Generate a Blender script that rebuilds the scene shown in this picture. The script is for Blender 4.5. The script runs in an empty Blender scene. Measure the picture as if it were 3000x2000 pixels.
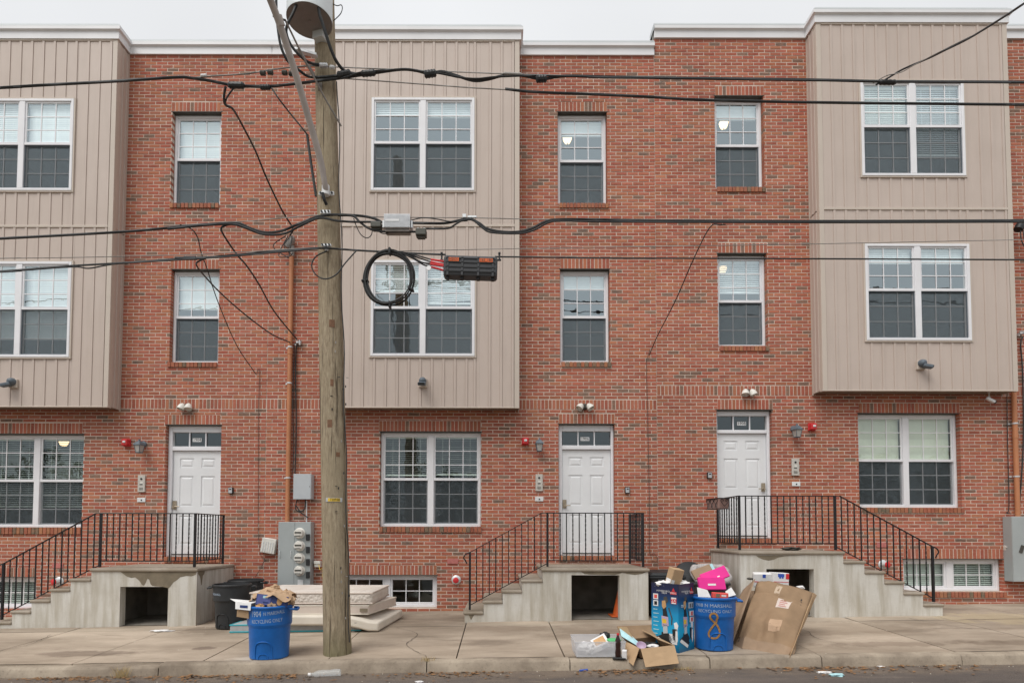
import bpy, bmesh, math, random
from mathutils import Vector, Matrix, noise
RNG = random.Random(7)
rad = math.radians
SC = bpy.context.scene
COL = SC.collection

# ---------------------------------------------------------------- camera
F, CX, HZ = 1736.0, 1460.0, 1558.0          # focal length and principal axis in units of the 3000 px frame
PITCH, ROLL = rad(2.24), rad(0.12)
EYE = Vector((0.0, -11.2, 1.465))
SH = HZ - 1000.0 - F * math.tan(PITCH)
cam = bpy.data.cameras.new('camera')
cam.sensor_width = 36.0
cam.lens = F / 3000.0 * 36.0
cam.shift_x = (1500.0 - CX) / 3000.0
cam.shift_y = SH / 3000.0
cam.clip_start, cam.clip_end = 0.1, 900.0
cam_o = bpy.data.objects.new('camera', cam)
COL.objects.link(cam_o)
CM = Matrix.Rotation(math.pi / 2 + PITCH, 3, 'X') @ Matrix.Rotation(ROLL, 3, 'Z')
cam_o.matrix_world = Matrix.Translation(EYE) @ CM.to_4x4()
SC.camera = cam_o

# ---------------------------------------------------------------- sky, sun, exposure
world = bpy.data.worlds.new('World')
SC.world = world
world.use_nodes = True
wn, wl = world.node_tree.nodes, world.node_tree.links
wn.clear()
w_out = wn.new('ShaderNodeOutputWorld')
w_bg = wn.new('ShaderNodeBackground')
w_bg.inputs['Strength'].default_value = 0.1
w_sky = wn.new('ShaderNodeTexSky')
w_sky.sky_type = 'NISHITA'
w_sky.sun_disc = False
SUN_EL, SUN_AZ = rad(56), rad(216)
w_sky.sun_elevation = SUN_EL
w_sky.sun_rotation = SUN_AZ
w_hsv = wn.new('ShaderNodeHueSaturation')
w_hsv.inputs['Saturation'].default_value = 0.25
wl.new(w_sky.outputs[0], w_hsv.inputs['Color'])
w_tc = wn.new('ShaderNodeTexCoord')
w_sep = wn.new('ShaderNodeSeparateXYZ')
wl.new(w_tc.outputs['Generated'], w_sep.inputs[0])
w_gr = wn.new('ShaderNodeMapRange')
w_gr.inputs['From Min'].default_value = 0.0
w_gr.inputs['From Max'].default_value = 1.0
w_gr.inputs['To Min'].default_value = 4.6
w_gr.inputs['To Max'].default_value = 6.5
wl.new(w_sep.outputs['Z'], w_gr.inputs['Value'])
w_no = wn.new('ShaderNodeTexNoise')
w_no.inputs['Scale'].default_value = 2.2
w_no.inputs['Detail'].default_value = 3.0
w_no.inputs['Roughness'].default_value = 0.45
wl.new(w_tc.outputs['Generated'], w_no.inputs['Vector'])
w_nm = wn.new('ShaderNodeMapRange')
w_nm.inputs['From Min'].default_value = 0.3
w_nm.inputs['From Max'].default_value = 0.7
w_nm.inputs['To Min'].default_value = 0.94
w_nm.inputs['To Max'].default_value = 1.08
wl.new(w_no.outputs['Fac'], w_nm.inputs['Value'])
w_mu = wn.new('ShaderNodeMath'); w_mu.operation = 'MULTIPLY'
wl.new(w_gr.outputs[0], w_mu.inputs[0]); wl.new(w_nm.outputs[0], w_mu.inputs[1])
w_cl = wn.new('ShaderNodeVectorMath'); w_cl.operation = 'SCALE'
w_cl.inputs[0].default_value = (0.985, 1.0, 1.02)
wl.new(w_mu.outputs[0], w_cl.inputs['Scale'])
w_mix = wn.new('ShaderNodeMix'); w_mix.data_type = 'RGBA'
w_mix.inputs[0].default_value = 0.88
wl.new(w_hsv.outputs[0], w_mix.inputs[6]); wl.new(w_cl.outputs[0], w_mix.inputs[7])
wl.new(w_mix.outputs[2], w_bg.inputs['Color'])
wl.new(w_bg.outputs[0], w_out.inputs['Surface'])

sun = bpy.data.lights.new('sun', 'SUN')
sun.energy = 1.5
sun.angle = rad(38)
sun.color = (1.0, 0.97, 0.93)
sun_o = bpy.data.objects.new('sun', sun)
COL.objects.link(sun_o)
SUN_DIR = Vector((math.sin(SUN_AZ) * math.cos(SUN_EL), math.cos(SUN_AZ) * math.cos(SUN_EL), math.sin(SUN_EL)))
sun_o.rotation_euler = (-SUN_DIR).to_track_quat('-Z', 'Y').to_euler()
sun_o.location = (0, -20, 30)
SC.view_settings.view_transform = 'Standard'
SC.view_settings.look = 'None'
SC.view_settings.exposure = 0.62
SC.view_settings.gamma = 1.0
SC.view_settings.use_curve_mapping = False
SC.render.engine = 'CYCLES'
SC.cycles.use_denoising = True
SC.cycles.max_bounces = 8
SC.cycles.transparent_max_bounces = 12
SC.cycles.caustics_reflective = False
SC.cycles.caustics_refractive = False

# ---------------------------------------------------------------- measuring helpers
def ray(px, py):
    return CM @ Vector(((px - CX) / F, (1000.0 + SH - py) / F, -1.0))
def P(px, py, Y):                                     # the point seen at (px, py) that lies at depth Y
    d = ray(px, py)
    return EYE + d * ((Y - EYE.y) / d.y)
KERB_Y = -3.925
def zg(x, y):                                         # height of the pavement / road surface
    b = 0.0155 * x
    if y > -1.4: return b + 0.005 * min(y, 0)
    if y > KERB_Y: return b - 0.007 + 0.036 * (y + 1.4)
    return b - 0.098 - 0.13 + min(0.02 * (KERB_Y - y), 0.08)
def Gd(px, py, street=False):                         # the ground point seen at (px, py)
    d = ray(px, py); lo, hi = 2.0, 11.19
    for _ in range(50):
        m = (lo + hi) / 2
        p = EYE + d * (m / d.y)
        z = zg(p.x, p.y) if not street else zg(p.x, min(p.y, KERB_Y - 0.001))
        if p.z > z: lo = m
        else: hi = m
    return EYE + d * (lo / d.y)
def rect(px0, px1, py0, py1, Y):
    ym, xm = (py0 + py1) / 2, (px0 + px1) / 2
    return (P(px0, ym, Y).x, P(px1, ym, Y).x, P(xm, py1, Y).z, P(xm, py0, Y).z)

# ---------------------------------------------------------------- object helpers
def tag(o, label=None, cat=None, group=None, kind=None):
    if label: o['label'] = label
    if cat: o['category'] = cat
    if group: o['group'] = group
    if kind: o['kind'] = kind
    return o
def thing(name, label, cat, loc=(0, 0, 0), group=None):
    o = bpy.data.objects.new(name, None)
    o.empty_display_size = 0.2
    o.location = loc
    COL.objects.link(o)
    return tag(o, label, cat, group)
def base_of(parent):
    v = Vector((0, 0, 0))
    while parent is not None:
        v += parent.location
        parent = parent.parent
    return v
def link_mesh(name, me, parent=None, loc=None):
    o = bpy.data.objects.new(name, me)
    COL.objects.link(o)
    if parent is not None: o.parent = parent
    if loc is not None: o.location = Vector(loc) - base_of(parent)
    return o

class MB:
    """collects shapes given in world coordinates, builds ONE mesh object"""
    def __init__(s): s.v, s.f, s.c = [], [], []
    def add(s, vs, fs):
        n = len(s.v); s.v += [tuple(v) for v in vs]
        s.f += [tuple(i + n for i in f) for f in fs]; return s
    def box(s, x0, x1, y0, y1, z0, z1):
        if x0 > x1: x0, x1 = x1, x0
        if y0 > y1: y0, y1 = y1, y0
        if z0 > z1: z0, z1 = z1, z0
        return s.add([(x0,y0,z0),(x1,y0,z0),(x1,y1,z0),(x0,y1,z0),(x0,y0,z1),(x1,y0,z1),(x1,y1,z1),(x0,y1,z1)],
            [(0,3,2,1),(4,5,6,7),(0,1,5,4),(1,2,6,5),(2,3,7,6),(3,0,4,7)])
    def obox(s, c, size, M=None):
        M = M or Matrix.Identity(3); hx, hy, hz = [q / 2 for q in size]
        vs = [Vector(c) + M @ Vector(q) for q in [(-hx,-hy,-hz),(hx,-hy,-hz),(hx,hy,-hz),(-hx,hy,-hz),(-hx,-hy,hz),(hx,-hy,hz),(hx,hy,hz),(-hx,hy,hz)]]
        return s.add(vs, [(0,3,2,1),(4,5,6,7),(0,1,5,4),(1,2,6,5),(2,3,7,6),(3,0,4,7)])
    def hexa(s, b, t):                                # 4 bottom corners, 4 top corners
        return s.add(list(b) + list(t), [(0,3,2,1),(4,5,6,7),(0,1,5,4),(1,2,6,5),(2,3,7,6),(3,0,4,7)])
    def sheet(s, pts, th):                            # thin polygon with thickness
        pts = [Vector(p) for p in pts]
        n = (pts[1] - pts[0]).cross(pts[-1] - pts[0]).normalized() * th / 2
        k = len(pts)
        vs = [p + n for p in pts] + [p - n for p in pts]
        fs = [tuple(range(k)), tuple(range(2 * k - 1, k - 1, -1))] + [(i, i + k, (i + 1) % k + k, (i + 1) % k) for i in range(k)]
        return s.add(vs, fs)
    def prism(s, poly, y0, y1):                       # polygon in (x, z) pushed from y0 to y1
        k = len(poly)
        vs = [(x, y0, z) for x, z in poly] + [(x, y1, z) for x, z in poly]
        return s.add(vs, [tuple(range(k)), tuple(range(2 * k - 1, k - 1, -1))] + [(i, i + k, (i + 1) % k + k, (i + 1) % k) for i in range(k)])
    def tube(s, pts, r, n=8, caps=True):
        pts = [Vector(p) for p in pts]
        rs = r if isinstance(r, (list, tuple)) else [r] * len(pts)
        t0 = (pts[1] - pts[0]).normalized()
        u = t0.orthogonal().normalized(); vs = []
        for i, p in enumerate(pts):
            t = (pts[min(i + 1, len(pts) - 1)] - pts[max(i - 1, 0)])
            t = t.normalized() if t.length > 1e-9 else t0
            u = (u - t * u.dot(t))
            u = u.normalized() if u.length > 1e-6 else t.orthogonal().normalized()
            w = t.cross(u)
            for k in range(n):
                a = 2 * math.pi * k / n
                vs.append(p + (u * math.cos(a) + w * math.sin(a)) * rs[i])
        fs = [(i * n + k, i * n + (k + 1) % n, (i + 1) * n + (k + 1) % n, (i + 1) * n + k) for i in range(len(pts) - 1) for k in range(n)]
        if caps:
            fs += [tuple(range(n - 1, -1, -1)), tuple(range((len(pts) - 1) * n, len(pts) * n))]
        return s.add(vs, fs)
    def lathe(s, prof, c, n=24, M=None, close=True):  # prof: (radius, height)
        M = M or Matrix.Identity(3); vs = []
        for r, h in prof:
            for k in range(n):
                a = 2 * math.pi * k / n
                vs.append(Vector(c) + M @ Vector((r * math.cos(a), r * math.sin(a), h)))
        m = len(prof)
        fs = [(i * n + k, i * n + (k + 1) % n, (i + 1) * n + (k + 1) % n, (i + 1) * n + k) for i in range(m - 1) for k in range(n)]
        if close: fs += [tuple(range(n - 1, -1, -1)), tuple(range((m - 1) * n, m * n))]
        return s.add(vs, fs)
    def build(s, name, mat, parent=None, smooth=None, bevel=None, seg=1):
        b = base_of(parent)
        me = bpy.data.meshes.new(name)
        me.from_pydata([(x - b.x, y - b.y, z - b.z) for x, y, z in s.v], [], s.f)
        if mat is not None: me.materials.append(mat)
        if smooth:
            me.shade_smooth(); me.set_sharp_from_angle(angle=rad(smooth))
        me.update()
        o = link_mesh(name, me, parent)
        if bevel:
            md = o.modifiers.new('bevel', 'BEVEL'); md.width = bevel; md.segments = seg
            md.limit_method = 'ANGLE'; md.angle_limit = rad(40)
        return o
def top(o, label, cat, group=None): return tag(o, label, cat, group)

_tcache = {}
def text_geo(s, size):
    if (s, size) not in _tcache:
        cu = bpy.data.curves.new('lettering', 'FONT'); cu.body = s; cu.size = size
        cu.align_x = 'CENTER'; cu.align_y = 'CENTER'; cu.resolution_u = 2
        ob = bpy.data.objects.new('lettering', cu); COL.objects.link(ob)
        me = bpy.data.meshes.new_from_object(ob.evaluated_get(bpy.context.evaluated_depsgraph_get()))
        _tcache[(s, size)] = ([v.co.copy() for v in me.vertices], [tuple(p.vertices) for p in me.polygons])
        bpy.data.objects.remove(ob); bpy.data.curves.remove(cu); bpy.data.meshes.remove(me)
    return _tcache[(s, size)]
def text_on(mb, s, size, fn, sx=1.0, th=None):        # fn maps (x, y) of the lettering to world
    vs, fs = text_geo(s, size)
    return mb.add([fn(v.x * sx, v.y) for v in vs], fs)

def spline(pts, step=5):
    pts = [Vector(p) for p in pts]; out = []
    q = [pts[0] * 2 - pts[1]] + pts + [pts[-1] * 2 - pts[-2]]
    for i in range(1, len(q) - 2):
        a, b, c, d = q[i - 1], q[i], q[i + 1], q[i + 2]
        for k in range(step):
            t = k / step
            out.append(0.5 * ((2 * b) + (c - a) * t + (2 * a - 5 * b + 4 * c - d) * t * t + (3 * b - a - 3 * c + d) * t ** 3))
    return out + [pts[-1]]

# ---------------------------------------------------------------- materials
def nodes_of(name):
    m = bpy.data.materials.new(name); m.use_nodes = True
    nt = m.node_tree
    return m, nt, nt.nodes['Principled BSDF'], nt.nodes['Material Output']
def N(nt, t, **kw):
    n = nt.nodes.new(t)
    for k, v in kw.items():
        if k in ('op',): n.operation = v
        elif k == 'dt': n.data_type = v
        else: n.inputs[k.replace('_', ' ')].default_value = v
    return n
def pos_noise(nt, scale, detail=4, rough=0.55, stretch=(1, 1, 1), off=(0, 0, 0)):
    g = N(nt, 'ShaderNodeNewGeometry'); mp = N(nt, 'ShaderNodeMapping')
    mp.inputs['Scale'].default_value = stretch; mp.inputs['Location'].default_value = off
    nt.links.new(g.outputs['Position'], mp.inputs['Vector'])
    n = N(nt, 'ShaderNodeTexNoise', Scale=scale, Detail=detail, Roughness=rough)
    nt.links.new(mp.outputs[0], n.inputs['Vector'])
    return n.outputs['Fac']
def maprange(nt, src, a, b, c, d):
    m = N(nt, 'ShaderNodeMapRange')
    for k, v in zip(('From Min', 'From Max', 'To Min', 'To Max'), (a, b, c, d)): m.inputs[k].default_value = v
    nt.links.new(src, m.inputs['Value']); return m.outputs[0]
def mixc(nt, fac, a, b, blend='MIX'):
    m = N(nt, 'ShaderNodeMix', dt='RGBA'); m.blend_type = blend
    for i, v in ((0, fac), (6, a), (7, b)):
        if isinstance(v, (int, float)): m.inputs[i].default_value = v
        elif isinstance(v, tuple): m.inputs[i].default_value = (*v[:3], 1)
        else: nt.links.new(v, m.inputs[i])
    return m.outputs[2]
def bump(nt, bs, src, strength, dist=0.01):
    b = N(nt, 'ShaderNodeBump', Strength=strength, Distance=dist)
    nt.links.new(src, b.inputs['Height']); nt.links.new(b.outputs[0], bs.inputs['Normal'])
def mat(name, col, rough=0.6, var=0.12, scale=6.0, metal=0.0, spec=0.4, bmp=0.0, bscale=60.0, dark=None, stretch=(1, 1, 1), detail=4):
    m, nt, bs, out = nodes_of(name)
    bs.inputs['Roughness'].default_value = rough; bs.inputs['Metallic'].default_value = metal
    bs.inputs['Specular IOR Level'].default_value = spec
    if var > 0:
        f = maprange(nt, pos_noise(nt, scale, detail, stretch=stretch), 0.3, 0.7, 0, 1)
        lo = dark or tuple(c * (1 - var) for c in col); hi = tuple(min(1, c * (1 + var * 0.6)) for c in col)
        nt.links.new(mixc(nt, f, lo, hi), bs.inputs['Base Color'])
    else: bs.inputs['Base Color'].default_value = (*col, 1)
    if bmp > 0: bump(nt, bs, pos_noise(nt, bscale, 3), bmp)
    return m
def emis(name, col, e):
    m, nt, bs, out = nodes_of(name)
    bs.inputs['Base Color'].default_value = (*col, 1)
    bs.inputs['Emission Color'].default_value = (*col, 1); bs.inputs['Emission Strength'].default_value = e
    return m

def brick_mat(name, from_object):
    m, nt, bs, out = nodes_of(name)
    if from_object: src = N(nt, 'ShaderNodeObjectInfo').outputs['Color']
    else:
        a = N(nt, 'ShaderNodeAttribute'); a.attribute_name = 'tint'; src = a.outputs['Color']
    f = maprange(nt, pos_noise(nt, 17, 3, 0.6, (0.7, 1, 2.0)), 0.38, 0.72, 0, 1)
    c = mixc(nt, f, src, mixc(nt, 0.5, src, (0.5, 0.21, 0.125)))
    f2 = maprange(nt, pos_noise(nt, 1.1, 3, 0.6, (1, 1, 0.6)), 0.35, 0.75, 0.05, 0.26)
    c = mixc(nt, f2, c, (0.34, 0.19, 0.13))
    f4 = maprange(nt, pos_noise(nt, 4.5, 5, 0.65, (1, 1, 0.12)), 0.5, 0.75, 0.0, 0.30)
    c = mixc(nt, f4, c, (0.20, 0.085, 0.062))
    f5 = maprange(nt, pos_noise(nt, 0.45, 4, 0.6), 0.35, 0.7, 0.9, 1.12)
    f3 = maprange(nt, pos_noise(nt, 150, 2), 0.3, 0.7, 0.86, 1.1)
    mu = N(nt, 'ShaderNodeMath', op='MULTIPLY'); nt.links.new(f3, mu.inputs[0]); nt.links.new(f5, mu.inputs[1])
    v = N(nt, 'ShaderNodeVectorMath', op='SCALE'); nt.links.new(c, v.inputs[0]); nt.links.new(mu.outputs[0], v.inputs['Scale'])
    nt.links.new(v.outputs[0], bs.inputs['Base Color'])
    bs.inputs['Roughness'].default_value = 0.85; bs.inputs['Specular IOR Level'].default_value = 0.25
    bump(nt, bs, pos_noise(nt, 220, 3), 0.35, 0.004)
    return m
def concrete(name, col, stain, streaks=False, big=0.9, spots=0.35):
    m, nt, bs, out = nodes_of(name)
    f = maprange(nt, pos_noise(nt, big, 6, 0.62), 0.34, 0.68, 0, 1)
    c = mixc(nt, f, stain, col)
    if streaks:
        s = maprange(nt, pos_noise(nt, 9, 4, 0.6, (1, 1, 0.10)), 0.42, 0.70, 0, 0.8)
        c = mixc(nt, s, c, (stain[0] * 0.72, stain[1] * 0.68, stain[2] * 0.6))
    f2 = maprange(nt, pos_noise(nt, 28, 4, 0.7), 0.55, 0.8, 0, spots)
    c = mixc(nt, f2, c, tuple(q * 0.62 for q in stain))
    f3 = maprange(nt, pos_noise(nt, 260, 2), 0.3, 0.7, 0.88, 1.1)
    v = N(nt, 'ShaderNodeVectorMath', op='SCALE'); nt.links.new(c, v.inputs[0]); nt.links.new(f3, v.inputs['Scale'])
    nt.links.new(v.outputs[0], bs.inputs['Base Color'])
    bs.inputs['Roughness'].default_value = 0.88; bs.inputs['Specular IOR Level'].default_value = 0.25
    bump(nt, bs, pos_noise(nt, 90, 5, 0.7), 0.35, 0.006)
    return m
STAINS = [(-5.35, -3.25, 0.8, 0.16, 0.6, (0.16, 0.12, 0.09)), (-8.0, -3.0, 0.35, 0.05, 0.8, (0.06, 0.055, 0.05)), (-4.6, -1.75, 0.55, 0.28, 0.5, (0.19, 0.145, 0.105)),
          (5.2, -3.3, 1.1, 0.16, 0.5, (0.17, 0.125, 0.09)), (6.8, -3.35, 0.8, 0.12, 0.45, (0.17, 0.125, 0.09)), (-1.6, -0.9, 1.2, 0.5, 0.4, (0.22, 0.17, 0.125)), (4.6, -2.2, 2.2, 0.5, 0.35, (0.25, 0.19, 0.135)),
          (1.6, -2.3, 0.8, 0.5, 0.4, (0.24, 0.18, 0.13)), (-4.0, -3.0, 0.16, 0.1, 0.7, (0.15, 0.11, 0.085)), (0.1, -2.0, 0.6, 0.25, 0.35, (0.25, 0.18, 0.13)), (8.0, -1.6, 0.9, 0.45, 0.55, (0.52, 0.42, 0.27)), (-3.1, -3.65, 0.3, 0.12, 0.6, (0.6, 0.52, 0.42))]
def pavement_mat(name, patch=False):
    m, nt, bs, out = nodes_of(name)
    a, b = ((0.49, 0.405, 0.318), (0.28, 0.225, 0.17)) if not patch else ((0.5, 0.42, 0.3), (0.42, 0.33, 0.22))
    f = maprange(nt, pos_noise(nt, 0.8, 6, 0.65, (0.6, 1.6, 1)), 0.36, 0.66, 0, 1)
    c = mixc(nt, f, b, a)
    f1 = maprange(nt, pos_noise(nt, 1.3, 5, 0.7, (0.45, 1.3, 1), (3, 1, 0)), 0.56, 0.66, 0, 0.5)
    c = mixc(nt, f1, c, (0.17, 0.132, 0.1))
    g_ = N(nt, 'ShaderNodeNewGeometry'); wn_ = pos_noise(nt, 2.6, 5, 0.65)
    for sx_, sy_, rx_, ry_, k_, col_ in STAINS:
        mp = N(nt, 'ShaderNodeMapping'); mp.vector_type = 'POINT'
        mp.inputs['Location'].default_value = (-sx_ / rx_, -sy_ / ry_, 0); mp.inputs['Scale'].default_value = (1 / rx_, 1 / ry_, 0)
        nt.links.new(g_.outputs['Position'], mp.inputs['Vector'])
        ln = N(nt, 'ShaderNodeVectorMath', op='LENGTH'); nt.links.new(mp.outputs[0], ln.inputs[0])
        ad = N(nt, 'ShaderNodeMath', op='ADD'); nt.links.new(ln.outputs['Value'], ad.inputs[0]); nt.links.new(maprange(nt, wn_, 0.25, 0.75, -0.75, 0.75), ad.inputs[1])
        c = mixc(nt, maprange(nt, ad.outputs[0], 0.75, 1.15, k_, 0), c, col_)
    oi = N(nt, 'ShaderNodeObjectInfo')
    f4 = maprange(nt, oi.outputs['Random'], 0, 1, 0.86, 1.1)
    f5 = maprange(nt, pos_noise(nt, 35, 4, 0.75), 0.6, 0.78, 0, 0.4)
    c = mixc(nt, f5, c, (0.2, 0.16, 0.125))
    f3 = maprange(nt, pos_noise(nt, 300, 2), 0.3, 0.7, 0.86, 1.12)
    mu = N(nt, 'ShaderNodeMath', op='MULTIPLY'); nt.links.new(f3, mu.inputs[0]); nt.links.new(f4, mu.inputs[1])
    v = N(nt, 'ShaderNodeVectorMath', op='SCALE'); nt.links.new(c, v.inputs[0]); nt.links.new(mu.outputs[0], v.inputs['Scale'])
    nt.links.new(v.outputs[0], bs.inputs['Base Color'])
    bs.inputs['Roughness'].default_value = 0.9; bs.inputs['Specular IOR Level'].default_value = 0.25
    bump(nt, bs, pos_noise(nt, 120, 5, 0.7), 0.3, 0.005)
    return m
def asphalt_mat():
    m, nt, bs, out = nodes_of('asphalt')
    f = maprange(nt, pos_noise(nt, 1.0, 6, 0.65, (0.3, 1.3, 1)), 0.35, 0.7, 0, 1)
    c = mixc(nt, f, (0.075, 0.062, 0.055), (0.14, 0.115, 0.098))
    f1 = maprange(nt, pos_noise(nt, 5, 5, 0.7, (0.25, 1.4, 1)), 0.58, 0.74, 0, 0.5)
    c = mixc(nt, f1, c, (0.24, 0.19, 0.15))
    g_ = N(nt, 'ShaderNodeNewGeometry'); sp = N(nt, 'ShaderNodeSeparateXYZ'); nt.links.new(g_.outputs['Position'], sp.inputs[0])
    ad = N(nt, 'ShaderNodeMath', op='ADD'); nt.links.new(sp.outputs['Y'], ad.inputs[0]); nt.links.new(maprange(nt, pos_noise(nt, 3.0, 5, 0.7, (0.5, 1, 1)), 0.25, 0.75, -0.5, 0.5), ad.inputs[1])
    silt = maprange(nt, ad.outputs[0], -4.45, -3.95, 0, 0.7)
    c = mixc(nt, silt, c, (0.19, 0.145, 0.105))
    f3 = maprange(nt, pos_noise(nt, 200, 2, 0.7), 0.35, 0.7, 0.6, 1.6)
    v = N(nt, 'ShaderNodeVectorMath', op='SCALE'); nt.links.new(c, v.inputs[0]); nt.links.new(f3, v.inputs['Scale'])
    nt.links.new(v.outputs[0], bs.inputs['Base Color'])
    bs.inputs['Roughness'].default_value = 0.9
    bump(nt, bs, pos_noise(nt, 170, 3, 0.7), 0.7, 0.008)
    return m
def wood_pole_mat():
    m, nt, bs, out = nodes_of('weathered_wood')
    f = maprange(nt, pos_noise(nt, 42, 8, 0.8, (1, 1, 0.16)), 0.36, 0.66, 0, 1)
    c = mixc(nt, f, (0.20, 0.15, 0.097), (0.48, 0.40, 0.285))
    f1 = maprange(nt, pos_noise(nt, 3.0, 6, 0.7, (1, 1, 0.45)), 0.38, 0.68, 0, 0.7)
    c = mixc(nt, f1, c, (0.33, 0.275, 0.185))
    f4 = maprange(nt, pos_noise(nt, 7, 5, 0.7, (1, 1, 0.25), (2, 5, 1)), 0.54, 0.72, 0, 0.55)
    c = mixc(nt, f4, c, (0.13, 0.10, 0.07))
    g = N(nt, 'ShaderNodeNewGeometry'); sp = N(nt, 'ShaderNodeSeparateXYZ'); nt.links.new(g.outputs['Position'], sp.inputs[0])
    low = maprange(nt, sp.outputs['Z'], -0.1, 0.25, 0.55, 0.0)
    c = mixc(nt, low, c, (0.11, 0.115, 0.05))
    f2 = maprange(nt, pos_noise(nt, 26, 4, 0.6, (1, 1, 0.018)), 0.59, 0.645, 0, 0.9)
    c = mixc(nt, f2, c, (0.06, 0.045, 0.03))
    nt.links.new(c, bs.inputs['Base Color'])
    bs.inputs['Roughness'].default_value = 0.85; bs.inputs['Specular IOR Level'].default_value = 0.2
    bump(nt, bs, pos_noise(nt, 45, 6, 0.75, (1, 1, 0.12)), 0.8, 0.014)
    return m
def glass_mat(name, refl, tint, wob=0.02):
    m, nt, bs, out = nodes_of(name); nt.nodes.remove(bs)
    gl = N(nt, 'ShaderNodeBsdfGlossy', Roughness=0.0); gl.inputs['Color'].default_value = (0.82 * refl, 0.95 * refl, refl, 1)
    tr = N(nt, 'ShaderNodeBsdfTransparent'); tr.inputs['Color'].default_value = (*tint, 1)
    b = N(nt, 'ShaderNodeBump', Strength=wob, Distance=0.05)
    nt.links.new(pos_noise(nt, 3.5, 2, 0.4), b.inputs['Height'])
    nt.links.new(b.outputs[0], gl.inputs['Normal'])
    mx = N(nt, 'ShaderNodeAddShader')
    nt.links.new(tr.outputs[0], mx.inputs[0]); nt.links.new(gl.outputs[0], mx.inputs[1])
    nt.links.new(mx.outputs[0], out.inputs['Surface'])
    return m
def thin_mat(name, col, opacity, rough=0.6, gloss=0.0):                    # screens, translucent plastic
    m, nt, bs, out = nodes_of(name)
    bs.inputs['Base Color'].default_value = (*col, 1); bs.inputs['Roughness'].default_value = rough
    bs.inputs['Alpha'].default_value = opacity
    return m

M = {}
M['brick_o'] = brick_mat('brick_single', True)
M['brick_f'] = brick_mat('brick_field', False)
M['mortar'] = mat('mortar', (0.68, 0.56, 0.475), 0.95, 0.22, 2.5, bmp=0.3, bscale=200)
def siding_mat():
    m, nt, bs, out = nodes_of('tan_vinyl')
    c = mixc(nt, maprange(nt, pos_noise(nt, 1.2, 4), 0.3, 0.7, 0, 1), (0.515, 0.428, 0.37), (0.55, 0.46, 0.402))
    c = mixc(nt, maprange(nt, pos_noise(nt, 7, 5, 0.65, (1, 1, 0.08)), 0.5, 0.78, 0, 0.28), c, (0.36, 0.295, 0.245))
    nt.links.new(c, bs.inputs['Base Color']); bs.inputs['Roughness'].default_value = 0.5
    bump(nt, bs, pos_noise(nt, 2.2, 2, 0.4, (1.5, 1, 0.6)), 0.5, 0.02)
    return m
M['siding'] = siding_mat()
M['trim_tan'] = mat('tan_trim', (0.56, 0.485, 0.415), 0.5, 0.04, 2.0)
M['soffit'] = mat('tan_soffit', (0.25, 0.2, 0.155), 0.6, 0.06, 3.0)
M['white'] = mat('white_vinyl', (0.8, 0.8, 0.82), 0.4, 0.05, 3.0)
M['cornice'] = mat('white_metal', (0.78, 0.78, 0.79), 0.4, 0.06, 1.5)
M['coping'] = mat('grey_coping_metal', (0.46, 0.48, 0.48), 0.35, 0.06, 1.2, metal=0.2)
M['door'] = mat('white_door_paint', (0.78, 0.79, 0.8), 0.4, 0.05, 2.0)
M['lintel'] = mat('steel_lintel', (0.075, 0.07, 0.06), 0.6, 0.2, 8)
M['glass'] = glass_mat('window_glass', 0.38, (0.93, 0.97, 0.97), 0.05)
M['glass_low'] = glass_mat('street_level_glass', 0.11, (0.9, 0.95, 0.92), 0.05)
M['screen'] = thin_mat('insect_screen', (0.085, 0.105, 0.115), 0.30, 0.9)
M['blind'] = mat('blind_white', (0.66, 0.7, 0.7), 0.5, 0.05, 3)
M['blind_cream'] = mat('blind_cream', (0.72, 0.73, 0.62), 0.6, 0.06, 3)
M['blind_dark'] = mat('blind_grey', (0.66, 0.7, 0.66), 0.6, 0.06, 3)
M['inside'] = mat('interior_plaster', (0.32, 0.31, 0.28), 0.9, 0.1, 1)
M['lamp_glow'] = emis('warm_lamp_glass', (1.0, 0.7, 0.38), 1.3)
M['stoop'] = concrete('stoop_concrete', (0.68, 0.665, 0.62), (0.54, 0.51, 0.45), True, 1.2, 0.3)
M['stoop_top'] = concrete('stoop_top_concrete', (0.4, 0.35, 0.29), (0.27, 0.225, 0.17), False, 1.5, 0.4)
M['stain'] = mat('damp_stain', (0.2, 0.165, 0.115), 0.75, 0.25, 6)
M['stain2'] = mat('pavement_stain', (0.17, 0.14, 0.115), 0.85, 0.3, 5)
M['pave'] = pavement_mat('pavement_concrete')
M['pave_new'] = pavement_mat('pavement_patch', True)
M['joint'] = mat('joint_dirt', (0.06, 0.05, 0.04), 0.95, 0.3, 20)
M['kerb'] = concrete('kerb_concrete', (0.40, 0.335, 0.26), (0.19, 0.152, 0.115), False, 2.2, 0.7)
M['asphalt'] = asphalt_mat()
M['earth'] = mat('far_ground', (0.16, 0.15, 0.12), 0.95, 0.3, 0.3)
M['iron'] = mat('black_iron_paint', (0.014, 0.014, 0.016), 0.45, 0.2, 20)
M['pole'] = wood_pole_mat()
M['rubber'] = mat('black_cable', (0.032, 0.034, 0.035), 0.55, 0.2, 20)
M['alu'] = mat('aluminium', (0.6, 0.61, 0.62), 0.4, 0.15, 12, metal=0.7)
M['alu_dull'] = mat('dull_strand', (0.3, 0.28, 0.26), 0.6, 0.2, 12, metal=0.3)
M['zinc'] = mat('galvanised_steel', (0.7, 0.72, 0.73), 0.45, 0.15, 25, metal=0.4)
M['arm'] = mat('lamp_arm_paint', (0.42, 0.375, 0.345), 0.55, 0.15, 6)
M['can'] = mat('transformer_grey', (0.62, 0.66, 0.67), 0.4, 0.06, 2)
M['can_under'] = mat('transformer_base', (0.24, 0.215, 0.2), 0.6, 0.1, 6)
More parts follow.
